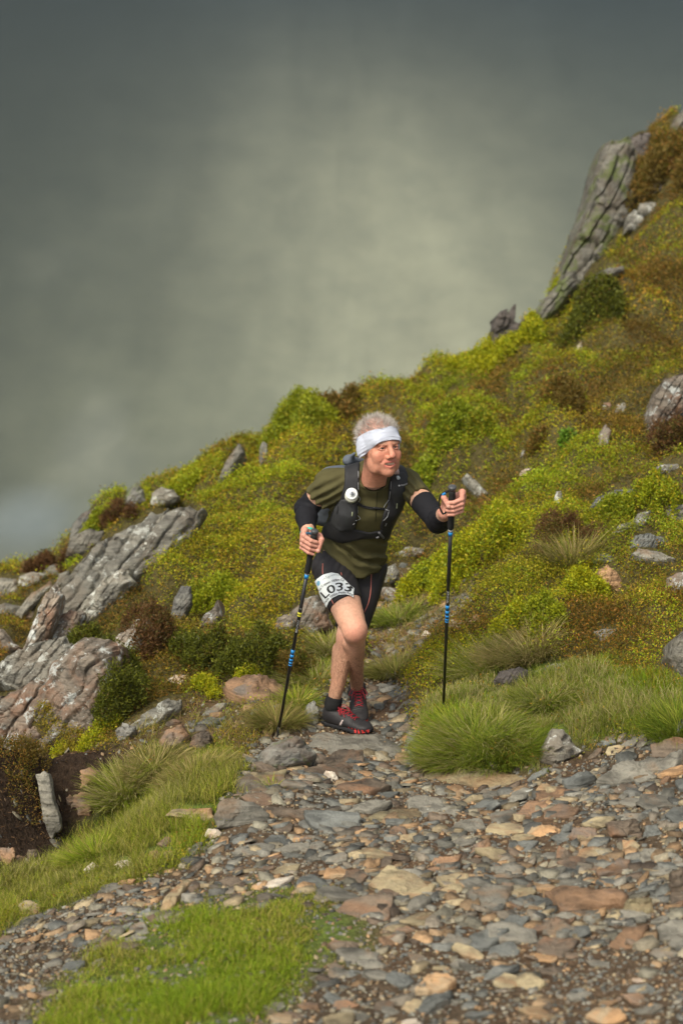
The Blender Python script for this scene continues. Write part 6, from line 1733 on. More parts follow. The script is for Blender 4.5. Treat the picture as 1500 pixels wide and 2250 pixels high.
S = shorts_field(.002, 'R'); SL = shorts_field(.004, 'L')
G = S.grid(); sx_, sy_ = px_of(G)
dR = nrm(kneeR - hipR); hemR = hipR + (kneeR - hipR) * .60
hemn = nrm(dR + SIDE * .10)
dL = nrm(kneeL - hipL); hemL = hipL + (kneeL - hipL) * .90
S.F = np.minimum(np.maximum(S.F, ((G - hemR) @ hemn).astype(np.float32)), np.maximum(SL.F, ((G - hemL) @ dL).astype(np.float32)))
S.F = (S.F - 0.0022 * fbm(G, 14, 3, 520) - 0.0016 * np.sin((G @ nrm(dR * .7 + SIDE)) * 230 + 3 * fbm(G, 8, 2, 521)) * (sy_ < 1275)).astype(np.float32)
Vp, Qp = S.mesh(); Vp = smooth_verts(Vp, Qp, 1, 0.4)
M_SHORT = plain_mat("black_lycra", (0.022, 0.020, 0.022), 0.6, 0.25, bumpd=(500, 0.2, 0.0008))
shorts = part("shorts", Vp, Qp, M_SHORT, person, ORG)
bv_sh = bvh_of(Vp, Qp)
M_PINK = plain_mat("pink_piping", (0.46, 0.15, 0.12), 0.7, 0.2)
seams = []
for pl in ([(709, 1238), (708.5, 1250), (709, 1262)], [(816, 1252), (815, 1272), (814, 1300), (809, 1325), (800, 1345)], [(727, 1316), (730, 1322), (732.5, 1327)], [(766, 1308), (769, 1314)], [(749, 1258), (750.5, 1264)],
           [(679, 1265), (684, 1282), (693, 1302), (700, 1318)]):
    P_ = [on(bv_sh, *p, .0008) for p in catmull([(a, b, 0) for a, b in pl], 4)[:, :2]]
    P_ = [p for p in P_ if p is not None]
    if len(P_) > 2: seams.append(P_)
pp = multi_tube("piping", seams, .0021, M_PINK, shorts, ORG)

# ---- race number on the thigh
BIB = [(685.6, 1285.8), (696, 1272), (709.6, 1262.4), (727.6, 1257.8), (742, 1260), (751.6, 1268.4), (761, 1276.8), (768.4, 1285), (778.6, 1292.4), (776.8, 1302), (776.8, 1312.8),
       (781, 1316), (769.6, 1308.5), (758.8, 1305.8), (744, 1307.4), (730, 1314), (721.6, 1323.6), (717, 1335.6), (712, 1335.6), (698.8, 1308)]
def bib():
    f = shorts_field(.002)
    G = f.grid(); d0 = f.F
    wav = 0.0012 * fbm(G, 22, 2, 530)
    depth = (G - CAM) @ FWD
    sh = np.maximum(d0 - .0055 - wav, -(d0 - .0015))
    lim = ((hipR - CAM) @ FWD)
    f2 = Field(f.lo, f.lo + (np.array(f.F.shape) - 1) * f.h, f.h); f2.F = np.maximum(np.maximum(sh, prism(G, BIB)), depth - lim - .02).astype(np.float32)
    # finer sampling
    pts_ = np.array([B(x, y, 8.85) for x, y in BIB]); lo = pts_.min(0) - .09; hi = pts_.max(0) + .09
    g = Field(lo, hi, 0.0022); Gg = g.grid(); sh_ = Gg.shape[:3]
    dd = f.sampleF(Gg.reshape(-1, 3)).reshape(sh_); wv = 0.0012 * fbm(Gg, 22, 2, 530)
    g.F = np.maximum(np.maximum(np.maximum(dd - .0062 - wv, -(dd - .0018)), prism(Gg, BIB)), (Gg - CAM) @ FWD - lim - .02).astype(np.float32)
    V, q = g.mesh(); V = smooth_verts(V, q, 1, .4)
    return V, q
Vbib, Qbib = bib()
M_PAPER = plain_mat("race_number_paper", (0.72, 0.76, 0.76), 0.6, 0.3)
bibo = part("race_number", Vbib, Qbib, M_PAPER, person, ORG)
bv_bib = bvh_of(Vbib, Qbib)
M_INK = plain_mat("black_ink", (0.03, 0.03, 0.03), 0.6, 0.2)
M_INKG = plain_mat("grey_green_ink", (0.20, 0.26, 0.24), 0.6, 0.2)

def text_arrays(s, size, res=3, bold=0.0):
    cu = bpy.data.curves.new("t", 'FONT'); cu.body = s; cu.size = size; cu.resolution_u = res; cu.offset = bold
    o = bpy.data.objects.new("t", cu); scene.collection.objects.link(o)
    dg = bpy.context.evaluated_depsgraph_get(); dg.update()
    me = bpy.data.meshes.new_from_object(o.evaluated_get(dg))
    V = np.array([v.co[:] for v in me.vertices]); F = []
    me.calc_loop_triangles(); F = [tuple(t.vertices) for t in me.loop_triangles]
    bpy.data.objects.remove(o); bpy.data.curves.remove(cu); bpy.data.meshes.remove(me)
    return V, np.array(F)

def refine(V, F, maxlen):
    V = [tuple(v) for v in V]; F = [tuple(f) for f in F]
    for _ in range(4):
        out = []; cache = {}
        def mid(a, b):
            k = (min(a, b), max(a, b))
            if k not in cache: cache[k] = len(V); V.append(tuple((np.array(V[a]) + np.array(V[b])) / 2))
            return cache[k]
        split = False
        Va = np.array(V)
        for a, b, c in F:
            L = [np.linalg.norm(Va[a] - Va[b]), np.linalg.norm(Va[b] - Va[c]), np.linalg.norm(Va[c] - Va[a])]
            if max(L) > maxlen:
                ab, bc, ca = mid(a, b), mid(b, c), mid(c, a); out += [(a, ab, ca), (ab, b, bc), (ca, bc, c), (ab, bc, ca)]; split = True
            else: out.append((a, b, c))
        F = out
        if not split: break
    return np.array(V), np.array(F)

def print_on(bvh, s, path, size, mat, parent, name, bold=0.0, stretch=1.0, off=.0012, fit=True, maxlen=3.0):
    """text laid along a curve given in photo pixels and pressed onto a surface"""
    V, F = text_arrays(s, size, bold=bold)
    if not len(F): return
    V, F = refine(V, F, maxlen)
    C = catmull([(a, b, 0) for a, b in path], 12)[:, :2]
    seg = np.hypot(*np.diff(C, axis=0).T); cum = np.concatenate([[0], np.cumsum(seg)])
    wtx = V[:, 0].max() - V[:, 0].min(); u = (V[:, 0] - V[:, 0].min()) * (cum[-1] / wtx if fit else 1)
    X = np.interp(u, cum, C[:, 0]); Y = np.interp(u, cum, C[:, 1])
    e = 2.0
    tx = np.interp(u + e, cum, C[:, 0]) - np.interp(u - e, cum, C[:, 0]); ty = np.interp(u + e, cum, C[:, 1]) - np.interp(u - e, cum, C[:, 1])
    l = np.hypot(tx, ty) + 1e-9
    X = X + ty / l * V[:, 1] * stretch; Y = Y - tx / l * V[:, 1] * stretch
    P_ = []; ok = np.ones(len(X), bool)
    for k in range(len(X)):
        p = on(bvh, X[k], Y[k], off)
        if p is None: ok[k] = False; p = np.zeros(3)
        P_.append(p)
    F = F[ok[F].all(1)]
    if not len(F): return
    return part(name, np.array(P_), None, mat, parent, ORG, tris=F, smooth=False)
print_on(bv_bib, "L033", [(703.5, 1309), (714, 1316), (728.5, 1303.5), (746, 1297.5), (763, 1299), (768, 1302)][1:], 25, M_INK, bibo, "number_print", bold=0.35)
print_on(bv_bib, "Ras Copaon 1000m Cy", [(701, 1300), (712, 1287.5), (727, 1280), (745, 1276), (756, 1277)], 7.2, M_INK, bibo, "small_print", bold=0.1)
print_on(bv_bib, "Welsh 1000m Peaks Race", [(712.5, 1330), (722, 1317), (736, 1308.5), (750, 1304), (765, 1305), (774, 1309.5)], 7.2, M_INK, bibo, "small_print", bold=0.1)
print_on(bv_bib, "EVENTS", [(722, 1269), (735, 1264.5), (745, 1266)], 4.5, M_INKG, bibo, "small_print")
# peaks drawn above the number and the round badge
mt_ = [[on(bv_bib, x, y, .0012) for x, y in ((709, 1275), (712, 1270), (714, 1272), (716, 1265.5), (719, 1271), (721, 1266.5), (723, 1271.5))]]
multi_tube("mountain_logo", mt_, .0008, M_INKG, bibo, ORG, seg=5)
def disc_on(bvh, cx, cy, rx, ry, ang, mat, name, off, parent):
    a = np.linspace(0, 2 * math.pi, 24, endpoint=False); ca, sa = math.cos(ang), math.sin(ang)
    P_ = [on(bvh, cx, cy, off)]
    for r in (0.5, 1.0):
        for t in a:
            x, y = rx * r * math.cos(t), ry * r * math.sin(t); P_.append(on(bvh, cx + x * ca - y * sa, cy + x * sa + y * ca, off))
    if any(p is None for p in P_): return
    j = np.arange(24); j2 = (j + 1) % 24
    return part(name, np.array(P_), np.stack([1 + j, 25 + j, 25 + j2, 1 + j2], -1), mat, parent, ORG, tris=np.stack([0 * j, 1 + j, 1 + j2], -1), smooth=False)
disc_on(bv_bib, 699.2, 1281.8, 5.4, 7.6, .15, plain_mat("badge_green", (0.10, 0.42, 0.26), 0.5), "badge", .0012, bibo)
disc_on(bv_bib, 699.2, 1281.8, 3.6, 5.6, .15, plain_mat("badge_blue", (0.16, 0.38, 0.55), 0.5), "badge_centre", .0018, bibo)

# ---- running vest
M_VEST = plain_mat("black_vest_fabric", (0.017, 0.017, 0.019), 0.65, 0.3, bumpd=(300, 0.35, 0.0012), var=(9, 0.8, 1.6))
M_VEST2 = plain_mat("charcoal_mesh_fabric", (0.035, 0.036, 0.038), 0.75, 0.2, bumpd=(350, 0.4, 0.0012), var=(9, 0.8, 1.4))
M_PACK = plain_mat("slate_blue_pack_fabric", (0.10, 0.115, 0.14), 0.7, 0.2, bumpd=(60, 0.4, 0.004), var=(9, 0.6, 1.5))
PR = [(757, 1022), (762, 1008), (776, 998), (790, 1002), (789, 1064), (785, 1095), (785, 1141), (779, 1166), (768, 1188), (745, 1194), (704, 1177), (706, 1160), (722, 1144), (735, 1112), (748, 1096), (756, 1064)]
PL = [(854, 1066), (858, 1050), (866, 1020), (874, 1012), (884, 1018), (893, 1036), (900, 1056), (896, 1089), (886, 1113), (868, 1144), (856, 1182), (842, 1189), (835, 1158), (843, 1125), (851, 1112)]
PB = [(742, 1172), (780, 1163), (810, 1170), (840, 1165), (858, 1166), (856, 1184), (830, 1184), (796, 1185), (750, 1195)]
vest = person
def shell_part(name, polys, t0, t1, mat, seed, bulge=None, frontonly=True):
    pts_ = np.array([B(x, y, z) for pl in polys for x, y in pl for z in (8.5, 9.1)])
    g = Field(pts_.min(0) - .01, pts_.max(0) + .01, 0.0036); Gg = g.grid(); sh_ = Gg.shape[:3]
    f0 = Field(T.lo, T.lo + (np.array(TR.shape) - 1) * T.h, T.h); f0.F = TR
    dd = f0.sampleF(Gg.reshape(-1, 3)).reshape(sh_)
    pr = np.minimum.reduce([prism(Gg, pl) for pl in polys])
    th = t1 + 0.0022 * fbm(Gg, 18, 3, seed)
    if bulge is not None:
        x, y = px_of(Gg)
        for bx, by, rx, ry, am in bulge: th = th + am * np.exp(-((x - bx) / rx) ** 2 - ((y - by) / ry) ** 2)
    # edges rounded off
    g.F = np.maximum(np.maximum(dd - th - np.minimum(0, (pr + .006)) * 0 + np.clip(pr + .008, 0, 1) * .6, -(dd - t0)), pr)
    if frontonly:
        mid = (neckB + hipL + hipR) / 3
        g.F = np.maximum(g.F, -((Gg - (mid - FRONT * 0.03)) @ FRONT))
    g.F = g.F.astype(np.float32)
    V, q = g.mesh(); V = smooth_verts(V, q, 1, .4)
    return part(name, V, q, mat, vest, ORG), bvh_of(V, q)
def kid(o, name):
    o.name = name
vr, bv_vr = shell_part("running_vest", [PR, PL, PB], .0, .0125, M_VEST, 540,
     bulge=[(758, 1130, 22, 38, .016), (771, 1088, 16, 16, .014), (738, 1172, 22, 18, .010), (882, 1070, 15, 32, .016), (868, 1125, 14, 24, .008)])
PK = [(860, 1052), (868, 1038), (888, 1036), (899, 1056), (895, 1089), (886, 1112), (866, 1112), (857, 1085)]
pk, bv_pk = shell_part("pocket", [PK], .01, .0185, M_VEST2, 541, bulge=[(880, 1072, 16, 34, .017)])
pk.parent = vr
PK2 = [(736, 1112), (750, 1097), (783, 1098), (783, 1142), (776, 1166), (745, 1170), (722, 1150)]
pk2, bv_pk2 = shell_part("pocket", [PK2], .01, .0165, M_VEST2, 542, bulge=[(758, 1130, 22, 38, .017), (771, 1088, 16, 16, .014), (738, 1172, 22, 18, .010)])
pk2.parent = vr
# back pack body
f = Field(B(770, 1100, 8.9) - .34, B(770, 1100, 8.9) + .36, 0.006)
cb_ = B(762, 1100, 8.93) - FRONT * .135
tA = nrm(neckB - (hipR + hipL) / 2)
f.ecap(cb_ - tA * .12 - SIDE * .01, cb_ + tA * .09, SIDE, (.145, .065), (.12, .055), .02)
f.cap(B(779, 996, 8.84), B(765, 1012, 8.92), .004, .022, .03); f.cap(B(765, 1012, 8.90), B(795, 1012, 8.94), .02, .012, .02)
f.F = (f.F - 0.007 * fbm(f.grid(), 13, 3, 545)).astype(np.float32)
V_, Q_ = f.mesh(); pko = part("backpack", V_, Q_, M_PACK, vr, ORG)
# shoulder loop, clip and chest straps
M_STRAP = plain_mat("black_strap", (0.015, 0.015, 0.017), 0.5, 0.35)
M_CORD = plain_mat("reflective_cord", (0.34, 0.35, 0.36), 0.4, 0.4)
def best(px, py, off):
    c = [p for p in (on(b, px, py, off) for b in (bv_vr, bv_pk, bv_pk2, bv_shirt)) if p is not None]
    return min(c, key=lambda p: (p - CAM) @ FWD) if c else None
def linep(pl, off=.002, n=6): return [p for p in (best(x, y, off) for x, y in catmull([(a, b, 0) for a, b in pl], n)[:, :2]) if p is not None]
multi_tube("strap", [linep([(786, 1104), (800, 1112), (824, 1116), (846, 1117)], .004), linep([(784, 1107), (800, 1115), (824, 1119), (846, 1120)], .004)], .0028, M_STRAP, vr, ORG)
multi_tube("buckle", [linep([(820, 1116), (836, 1118)], .006)], .006, M_STRAP, vr, ORG)
multi_tube("elastic_cord", [linep([(787, 1035), (787.5, 1050)]), linep([(787, 1060), (787, 1080)]), linep([(787, 1090), (791, 1097), (785, 1106)]), linep([(785, 1112), (786, 1128)]), linep([(785, 1132), (791, 1140), (781, 1144)]), linep([(779, 1150), (775, 1153)]),
     linep([(859, 1058), (858, 1075)]), linep([(857, 1080), (855, 1096)]), linep([(854, 1098), (843, 1116), (855, 1122)]), linep([(854, 1124), (850, 1136), (842, 1144)]), linep([(849, 1150), (846, 1156)])], .0013, M_CORD, vr, ORG)
multi_tube("zip_puller", [linep([(872, 1107), (871, 1117)], .003), linep([(774, 1125), (773, 1134)], .003)], .0026, plain_mat("pale_green_puller", (0.34, 0.38, 0.24), 0.5), vr, ORG)
for ln_ in ([(893, 1092), (897, 1104), (896, 1118)], [(738, 1098), (742, 1115), (740, 1130)]): multi_tube("drawcord", [linep(ln_, .004)], .0014, M_STRAP, vr, ORG)
multi_tube("buckle", [linep([(832, 1170), (842, 1182)], .006), linep([(826, 1182), (832, 1180)], .005)], .0055, plain_mat("grey_buckle", (0.12, 0.12, 0.13), 0.4), vr, ORG)
print_on(bv_pk, "MONTANE", [(880, 1068), (888, 1067), (898, 1062.5)], 4.6, plain_mat("white_print", (0.6, 0.6, 0.6), 0.5), pk, "logo_print", maxlen=2)
disc_on(bv_pk, 876.5, 1067, 1.9, 1.9, 0, plain_mat("white_dot_print", (0.6, 0.6, 0.6), 0.5), "logo_mark", .0012, pk)

# flask with white cap in the right breast pocket, mouthpiece on the other side
def lathe(c, axis, prof, seg=24):
    axis = nrm(axis); u = nrm(np.cross(axis, [0.2, 0.9, 0.1])); v = np.cross(axis, u); a = np.arange(seg) / seg * 2 * math.pi
    rings = [c + axis * h + r * (np.cos(a)[:, None] * u + np.sin(a)[:, None] * v) for h, r in prof]
    V = np.concatenate(rings + [[c + axis * prof[0][0]], [c + axis * prof[-1][0]]]); j = np.arange(seg); j2 = (j + 1) % seg
    q = np.concatenate([np.stack([k * seg + j, k * seg + j2, (k + 1) * seg + j2, (k + 1) * seg + j], -1) for k in range(len(prof) - 1)])
    m = len(prof) * seg
    t = np.concatenate([np.stack([np.full(seg, m), j2, j], -1), np.stack([np.full(seg, m + 1), (len(prof) - 1) * seg + j, (len(prof) - 1) * seg + j2], -1)])
    return V, q, t
fc_ = best(772, 1086, .004); fa = nrm(-FWD * .95 + UPV * .18 + RGT * .06)
M_FL = plain_mat("clear_flask", (0.50, 0.50, 0.42), 0.3, 0.5); M_CAPW = plain_mat("white_cap", (0.70, 0.73, 0.72), 0.35, 0.5); M_CAPG = plain_mat("grey_valve", (0.42, 0.45, 0.50), 0.35, 0.5)
V_, q_, t_ = lathe(fc_ - fa * .05 - UPV * .006, fa, [(0, .024), (.02, .029), (.05, .030), (.056, .027)]); flk = part("flask", V_, q_, M_FL, vr, ORG, tris=t_)
V_, q_, t_ = lathe(fc_ + fa * .004 - UPV * .0, fa, [(0, .0262), (.007, .0268), (.010, .0255), (.011, .020), (.0095, .0175), (.011, .0150), (.015, .0140), (.016, .010)]); capo = part("flask_cap", V_, q_, M_CAPW, flk, ORG, tris=t_)
V_, q_, t_ = lathe(fc_ + fa * .018, fa, [(0, .0100), (.008, .0085), (.012, .0062), (.014, .003)]); capo = part("flask_valve", V_, q_, M_CAPG, flk, ORG, tris=t_)
V_, q_, t_ = lathe(fc_ + fa * .031 + UPV * -.0, fa, [(0, .0030), (.003, .0028)]); part("valve_hole", V_, q_, M_STRAP, flk, ORG, tris=t_)
mp_a = best(868, 1030, .008); mp_b = best(874, 1049, .016)
V_, q_, t_ = lathe(mp_a, mp_b - mp_a, [(-.004, .0125), (.004, .0138), (.024, .0128), (.032, .0105)]); mpo = part("mouthpiece", V_, q_, plain_mat("pinkish_plastic", (0.50, 0.36, 0.34), 0.4, 0.4), vr, ORG, tris=t_)
V_, q_, t_ = lathe(mp_b + (mp_b - mp_a) * .0, (mp_b - mp_a) + RGT * .01 - FWD * .01, [(-.004, .007), (.008, .0072), (.012, .004)]); part("bite_valve", V_, q_, plain_mat("pale_blue_plastic", (0.48, 0.55, 0.58), 0.3, 0.5), mpo, ORG, tris=t_)

# ---- arm sleeves
def arm_sleeve(sh, el, wr, start, endt):
    f = Field(np.minimum.reduce([sh, el, wr]) - .08, np.maximum.reduce([sh, el, wr]) + .08, 0.004)
    arm(f, sh, el, wr, .0035)
    f.ell(el, np.eye(3), (.046,) * 3, .02)
    G = f.grid(); d1 = nrm(el - sh); p1 = sh + (el - sh) * start; d2 = nrm(wr - el); p2 = el + (wr - el) * endt
    nearU = np.linalg.norm(G - (sh * .7 + el * .3), axis=-1) < np.linalg.norm(G - (wr * .5 + el * .5), axis=-1)
    f.F = np.maximum(f.F, -((G - p1) @ d1)); f.F = np.where(nearU, f.F, np.maximum(f.F, (G - p2) @ d2))
    bend = np.exp(-(np.linalg.norm(G - el, axis=-1) / .07) ** 2); mid = nrm(nrm(sh - el) + nrm(wr - el)); tang = nrm(nrm(sh - el) - nrm(wr - el))
    f.F = (f.F + 0.0016 * bend * np.sin((G - el) @ tang * 260) - 0.0014 * fbm(G, 25, 3, 550) - 0.0016 * np.exp(-(np.linalg.norm(G - p2, axis=-1) / .06) ** 2) * np.sin((G - p2) @ d2 * 420)).astype(np.float32)
    V, q = f.mesh(); V = smooth_verts(V, q, 1, .4)
    return part("arm_sleeve", V, q, M_SLEEVE, person, ORG), bvh_of(V, q)
M_SLEEVE = plain_mat("black_stretch_fabric", (0.013, 0.013, 0.016), 0.75, 0.15, bumpd=(500, 0.2, 0.0008))
asR, bv_asR = arm_sleeve(shR, elbR, wrR, .56, .80)
asL, bv_asL = arm_sleeve(shL, elbL, wrL, .50, .78)
print_on(bv_asL, "TCR", [(973, 1147), (978, 1143), (983, 1138)], 8, plain_mat("gold_print", (0.65, 0.32, 0.03), 0.5), asL, "logo_print", maxlen=2)
# wristband
d_ = nrm(elbR - wrR); u_ = nrm(np.cross(d_, [0, 1, 0.1])); v_ = np.cross(d_, u_); a = np.linspace(0, 2 * math.pi, 28, endpoint=False)
cw = wrR + d_ * .012
multi_tube("wristband", [[cw + d_ * o_ + .0325 * (math.cos(t) * u_ + math.sin(t) * v_) for t in a] for o_ in (-.005, 0, .005)], .0036, plain_mat("turquoise_band", (0.03, 0.50, 0.40), 0.5), person, ORG, closed=True)

# ---- feet: socks, shoes
stepL = hit(760, 1606)[0]
def foot(ank, fdir, pitch, zsole, heel_back=.052):
    fdir = nrm([fdir[0], fdir[1], 0]); lat = np.cross([0, 0, 1], fdir) * -1
    y_ = nrm(fdir * math.cos(pitch) + np.array([0, 0, 1]) * math.sin(pitch)); z2 = nrm(np.cross(lat, y_)) ; z2 = z2 if z2[2] > 0 else -z2
    o = np.array([ank[0], ank[1], 0]) - fdir * heel_back; o[2] = zsole
    return o, lat, y_, z2
def shoe(ank, knee, fdir, pitch, zsole, label, rim=.10):
    o, X_, Y_, Z_ = foot(ank, fdir, pitch, zsole)
    K = 0.93
    def P(x, y, z): return o + K * (X_ * x + Y_ * y + Z_ * z)
    f = Field(P(0, .14, .06) - .2, P(0, .14, .06) + .2, 0.0032); M_ = np.array([X_, Y_, Z_])
    f.ecap(P(0, .050, .046), P(0, .195, .036), X_, (.036, .040), (.043, .026), .01)
    f.ell(P(0, .045, .055), M_, (.034, .042, .045), .02)
    f.ell(P(0, .232, .030), M_, (.043, .046, .024), .018)
    f.cap(P(0, .070, .060), P(0, .155, .052), .034, .026, .02)
    f.cap(P(0, .055, .070), P(0, .052, .088), .037, .036, .015)
    G = f.grid(); q = (G - o) @ M_.T / K
    f.F = np.maximum(f.F, (K * -(q[..., 2] - .014)).astype(np.float32)); top = .088 + np.clip(.06 - q[..., 1], 0, .05) * .3
    f.F = np.maximum(f.F, ((q[..., 2] - top)).astype(np.float32))
    f.F = (f.F - 0.0012 * fbm(G, 40, 3, 560) - .0016 * np.exp(-((q[..., 1] - .20) / .025) ** 2) * np.sin(q[..., 1] * 520)).astype(np.float32)
    V, qd = f.mesh(); V = smooth_verts(V, qd, 1, .4); lc = (V - o) @ M_.T / K
    c = np.tile(np.array([[0.019, 0.017, 0.018]]), (len(V), 1)) * (1 + .25 * fbm(V, 60, 3, 561))[:, None]
    red = np.array([0.55, 0.035, 0.03])
    stripes = ((lc[:, 2] < .032) & (np.sin(lc[:, 1] * 330) > .35) & (lc[:, 1] > .17))
    toe = (lc[:, 1] > .255) & (lc[:, 2] > .014) & (lc[:, 2] < .030)
    c[stripes] = red; c[toe & (np.sin(lc[:, 0] * 300) > 0)] = red
    mark = (np.abs(lc[:, 0]) > .030) & (np.abs(lc[:, 1] - .13 - (lc[:, 2] - .04) * .5) < .004) & (lc[:, 2] > .028) & (lc[:, 2] < .058)
    c[mark] = (0.55, 0.45, 0.42)
    so = part("trail_shoe", V, qd, attr_mat("shoe_upper", rough=0.6, spec=0.35, bumpd=(250, .4, .0015)), person, ORG, col=c)
    so["label"] = label
    bvs = bvh_of(V, qd)
    # outsole with red rim and lugs
    g = Field(P(0, .14, .0) - .19, P(0, .14, .0) + .19, 0.003)
    def fn(Pq):
        q = (Pq - o) @ M_.T / K; y = q[..., 1]
        hw = np.interp(y, [.0, .03, .09, .14, .20, .25, .285], [.022, .036, .033, .036, .046, .042, .015])
        dx = np.abs(q[..., 0]) - hw; dy = np.abs(y - .14) - .143
        top_ = .018 + .012 * np.clip((y - .22) / .06, 0, 1); dz = np.abs(q[..., 2] - (top_ - .008) - .003) - .0085
        lug = (np.sin(y * 2 * math.pi / .026) > .1) & (np.sin((q[..., 0]) * 2 * math.pi / .03 + (y * 60).astype(int) * 1.5) > -.3)
        dz2 = np.abs(q[..., 2] - .003 - (top_ - .018)) - .006
        d_1 = np.maximum(np.maximum(dx, dy), dz); d_2 = np.maximum(np.maximum(np.maximum(dx, dy), dz2), np.where(lug, -1, .004))
        return np.minimum(d_1, d_2)
    g.F = fn(g.grid()).astype(np.float32); V2, q2 = g.mesh(); lc2 = (V2 - o) @ M_.T / K
    c2 = np.where(((lc2[:, 2] > .010) & (lc2[:, 1] > rim) & ((rim < .15) | (np.sin(lc2[:, 1] * 300) > 0)))[:, None] & (np.abs(lc2[:, 0]) > .02)[:, None], np.array([[0.58, 0.04, 0.035]]), np.array([[0.02, 0.02, 0.022]]))
    part("outsole", V2, q2, attr_mat("outsole_rubber", rough=0.7, spec=0.3), so, ORG, col=c2)
    # laces pressed onto the tongue
    def top_at(x, y):
        p = P(x, y, .16); loc, n, i, t = bvs.ray_cast(Vector(p), Vector(-Z_))
        return None if loc is None else np.array(loc) + Z_ * .0022
    lines = []
    for k in range(5):
        ya = .098 + k * .021
        for s_ in (-1, 1):
            ln = [top_at(s_ * x, ya + (x + .019) / .038 * .014) for x in np.linspace(-.021, .021, 6)]
            ln = [p for p in ln if p is not None]
            if len(ln) > 3: lines.append(ln)
    b0 = P(0, .092, .100)
    for s_ in (-1, 1):
        lines.append(catmull([b0, b0 + X_ * s_ * .022 + Y_ * .012 + Z_ * .010, b0 + X_ * s_ * .042 + Y_ * .030 - Z_ * .012, b0 + X_ * s_ * .030 + Y_ * .030 - Z_ * .016, b0 + Y_ * .006 - Z_ * .002], 5))
        lines.append(catmull([b0, b0 + X_ * s_ * .020 + Y_ * .022 + Z_ * .002, b0 + X_ * s_ * .032 + Y_ * .052 - Z_ * .026], 5))
    multi_tube("laces", lines, .0018, plain_mat("red_laces", (0.33, 0.018, 0.028), 0.6, 0.3), so, ORG)
    lb = [top_at(x, .088) for x in (-.010, 0, .010)]
    if all(p is not None for p in lb): multi_tube("tongue_tab", [[p + Z_ * .004 - Y_ * .004 for p in lb]], .004, plain_mat("white_tab", (0.62, 0.62, 0.62), 0.5), so, ORG)
    # sock
    h = Field(np.minimum(ank, o) - .10, np.maximum(ank, o) + .14, 0.0034)
    ax = nrm(knee - ank)
    h.cap(P(0, .052, .075), ank + ax * .01, .034, .0355, .02); h.cap(ank, ank + ax * .045, .0365, .0375, .015)
    for s_ in (-1, 1): h.ell(ank + X_ * s_ * .027, np.eye(3), (.015, .015, .017), .014)
    G = h.grid(); h.F = np.maximum(h.F, (G - (ank + ax * .038)) @ ax).astype(np.float32)
    h.F = (h.F - .0012 * np.sin(((G - ank) @ ax) * 700) - .001 * fbm(G, 40, 2, 570)).astype(np.float32)
    V3, q3 = h.mesh(); part("sock", V3, q3, plain_mat("black_sock", (0.018, 0.018, 0.018), 0.9, 0.1), person, ORG)
    return P
zL = zat(ankL[0] + .12, ankL[1] - .12)
shoe(ankR, kneeR, (0.06, -1), R(-15), 0.072, "front trail shoe pointing at the viewer, red lace bow")
shoe(ankL, kneeL, (0.84, -0.54), R(0), 0.012, "rear trail shoe turned to the side", rim=.20)

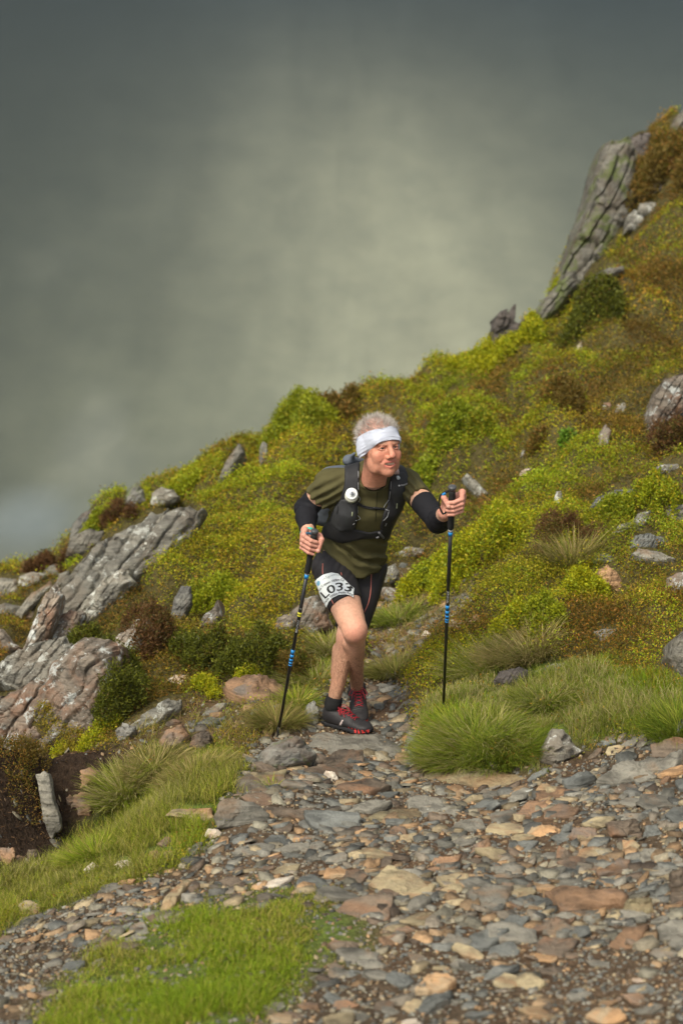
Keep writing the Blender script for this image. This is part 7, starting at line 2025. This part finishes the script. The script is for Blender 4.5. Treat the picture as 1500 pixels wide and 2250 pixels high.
# ================================================================ TREKKING POLES
M_FOAM = plain_mat("black_grip_foam", (0.022, 0.022, 0.022), 0.8, 0.2, bumpd=(200, .4, .001))
M_CAPB = plain_mat("dark_grip_cap", (0.06, 0.062, 0.065), 0.4, 0.4)
M_SHAFT = plain_mat("black_pole_shaft", (0.014, 0.014, 0.015), 0.3, 0.5)
M_BLUE_B = plain_mat("blue_band", (0.015, 0.22, 0.55), 0.35, 0.5); M_WHT = plain_mat("white_pole_print", (0.55, 0.55, 0.55), 0.4); M_YEL = plain_mat("yellow_band", (0.55, 0.52, 0.03), 0.4)
def pole(top, tip, bands, label, strap_side, prints):
    Lp = np.linalg.norm(top - tip); A = nrm(top - tip)
    t = empty("trekking_pole", tip, label, "trekking pole", "trekking poles in the walker's hands")
    def seg(name, h0, prof, mat, parent=t):
        V, q, tr_ = lathe(top - A * h0, -A, prof, 20); return part(name, V, q, mat, parent, tip, tris=tr_)
    gr = seg("grip", 0, [(.010, .0145), (.03, .0140), (.07, .0150), (.10, .0160), (.125, .0150), (.13, .0138), (.20, .0135), (.206, .0115)], M_FOAM)
    seg("grip_cap", 0, [(-.006, .006), (-.004, .0155), (.001, .0185), (.008, .0165), (.016, .0145)], M_CAPB, gr)
    sh = seg("shaft", .2, [(0, .0086), (.28, .0086), (.281, .0078), (.60, .0074), (.601, .0066), (Lp - .25, .0064)], M_SHAFT)
    seg("tip", Lp - .055, [(0, .0074), (.02, .0068), (.04, .0045), (.055, .0022)], M_FOAM)
    for h0, w_, m in bands: seg("band", h0, [(0, .0096), (w_, .0096)] if h0 < .5 else [(0, .0088), (w_, .0088)], m, sh)
    bvp = None
    # wrist strap hanging beside the grip
    e2 = nrm(CAM - top); e2 = nrm(e2 - A * (e2 @ A)); e1 = np.cross(A, e2); e1 = e1 if e1[0] > 0 else -e1
    s0 = top - A * .022 + e1 * strap_side * .014
    if strap_side < 0:
        st = catmull([s0, s0 + e1 * -.020 - A * .012, s0 + e1 * -.036 - A * .030, s0 + e1 * -.038 - A * .075, s0 + e1 * -.020 - A * .115, s0 + e1 * -.006 - A * .10], 6)
        mt = M_FOAM
    else:
        st = catmull([s0, s0 - e1 * .045 + A * .006 + e2 * .010, s0 - e1 * .055 - A * .018, s0 - e1 * .045 - A * .03 - e2 * .02], 6); mt = plain_mat("dark_blue_strap", (0.02, 0.09, 0.16), 0.6)
    so_ = multi_tube("wrist_strap", [st, st + A * .0045], .0034, mt, t, tip)
    if strap_side < 0: multi_tube("strap_buckle", [st[4:9] + e2 * .004], .0055, M_BLUE_B, so_, tip)
    # lettering down the shaft, as small raised marks wrapped on its front
    for s, h0, size in prints:
        V, F = text_arrays(s, size)
        u_ = e1; P_ = []
        for x, y, z in V:
            hh = h0 - x if strap_side > 0 else h0 - x
            a_ = (y - size * .35) / .0086
            P_.append(top - A * hh + .0091 * (math.sin(a_) * -u_ + math.cos(a_) * e2))
        part("shaft_print", np.array(P_), None, M_WHT, sh, tip, tris=F, smooth=False)
    return t
bL = [(.212, .004, M_WHT), (.222, .018, M_BLUE_B), (.60, .020, M_BLUE_B), (.628, .016, M_BLUE_B), (.652, .010, M_BLUE_B), (.670, .007, M_BLUE_B), (.684, .004, M_BLUE_B)]
bRb = [(.206, .004, M_WHT), (.212, .020, M_BLUE_B), (.400, .010, M_YEL), (.414, .006, M_YEL), (.590, .018, M_BLUE_B), (.614, .014, M_BLUE_B), (.636, .010, M_BLUE_B), (.652, .007, M_BLUE_B), (.666, .004, M_BLUE_B)]
pole(topL, tipL, bL, "black pole with blue bands, planted in the grass tussock at the right", -1, [("MONTANE", .585, .013)])
pole(topR, tipR, bRb, "black pole with blue bands and yellow rings, slanting down to the grey boulder", 1, [("MONTANE", .500, .013), ("A", .385, .013)])
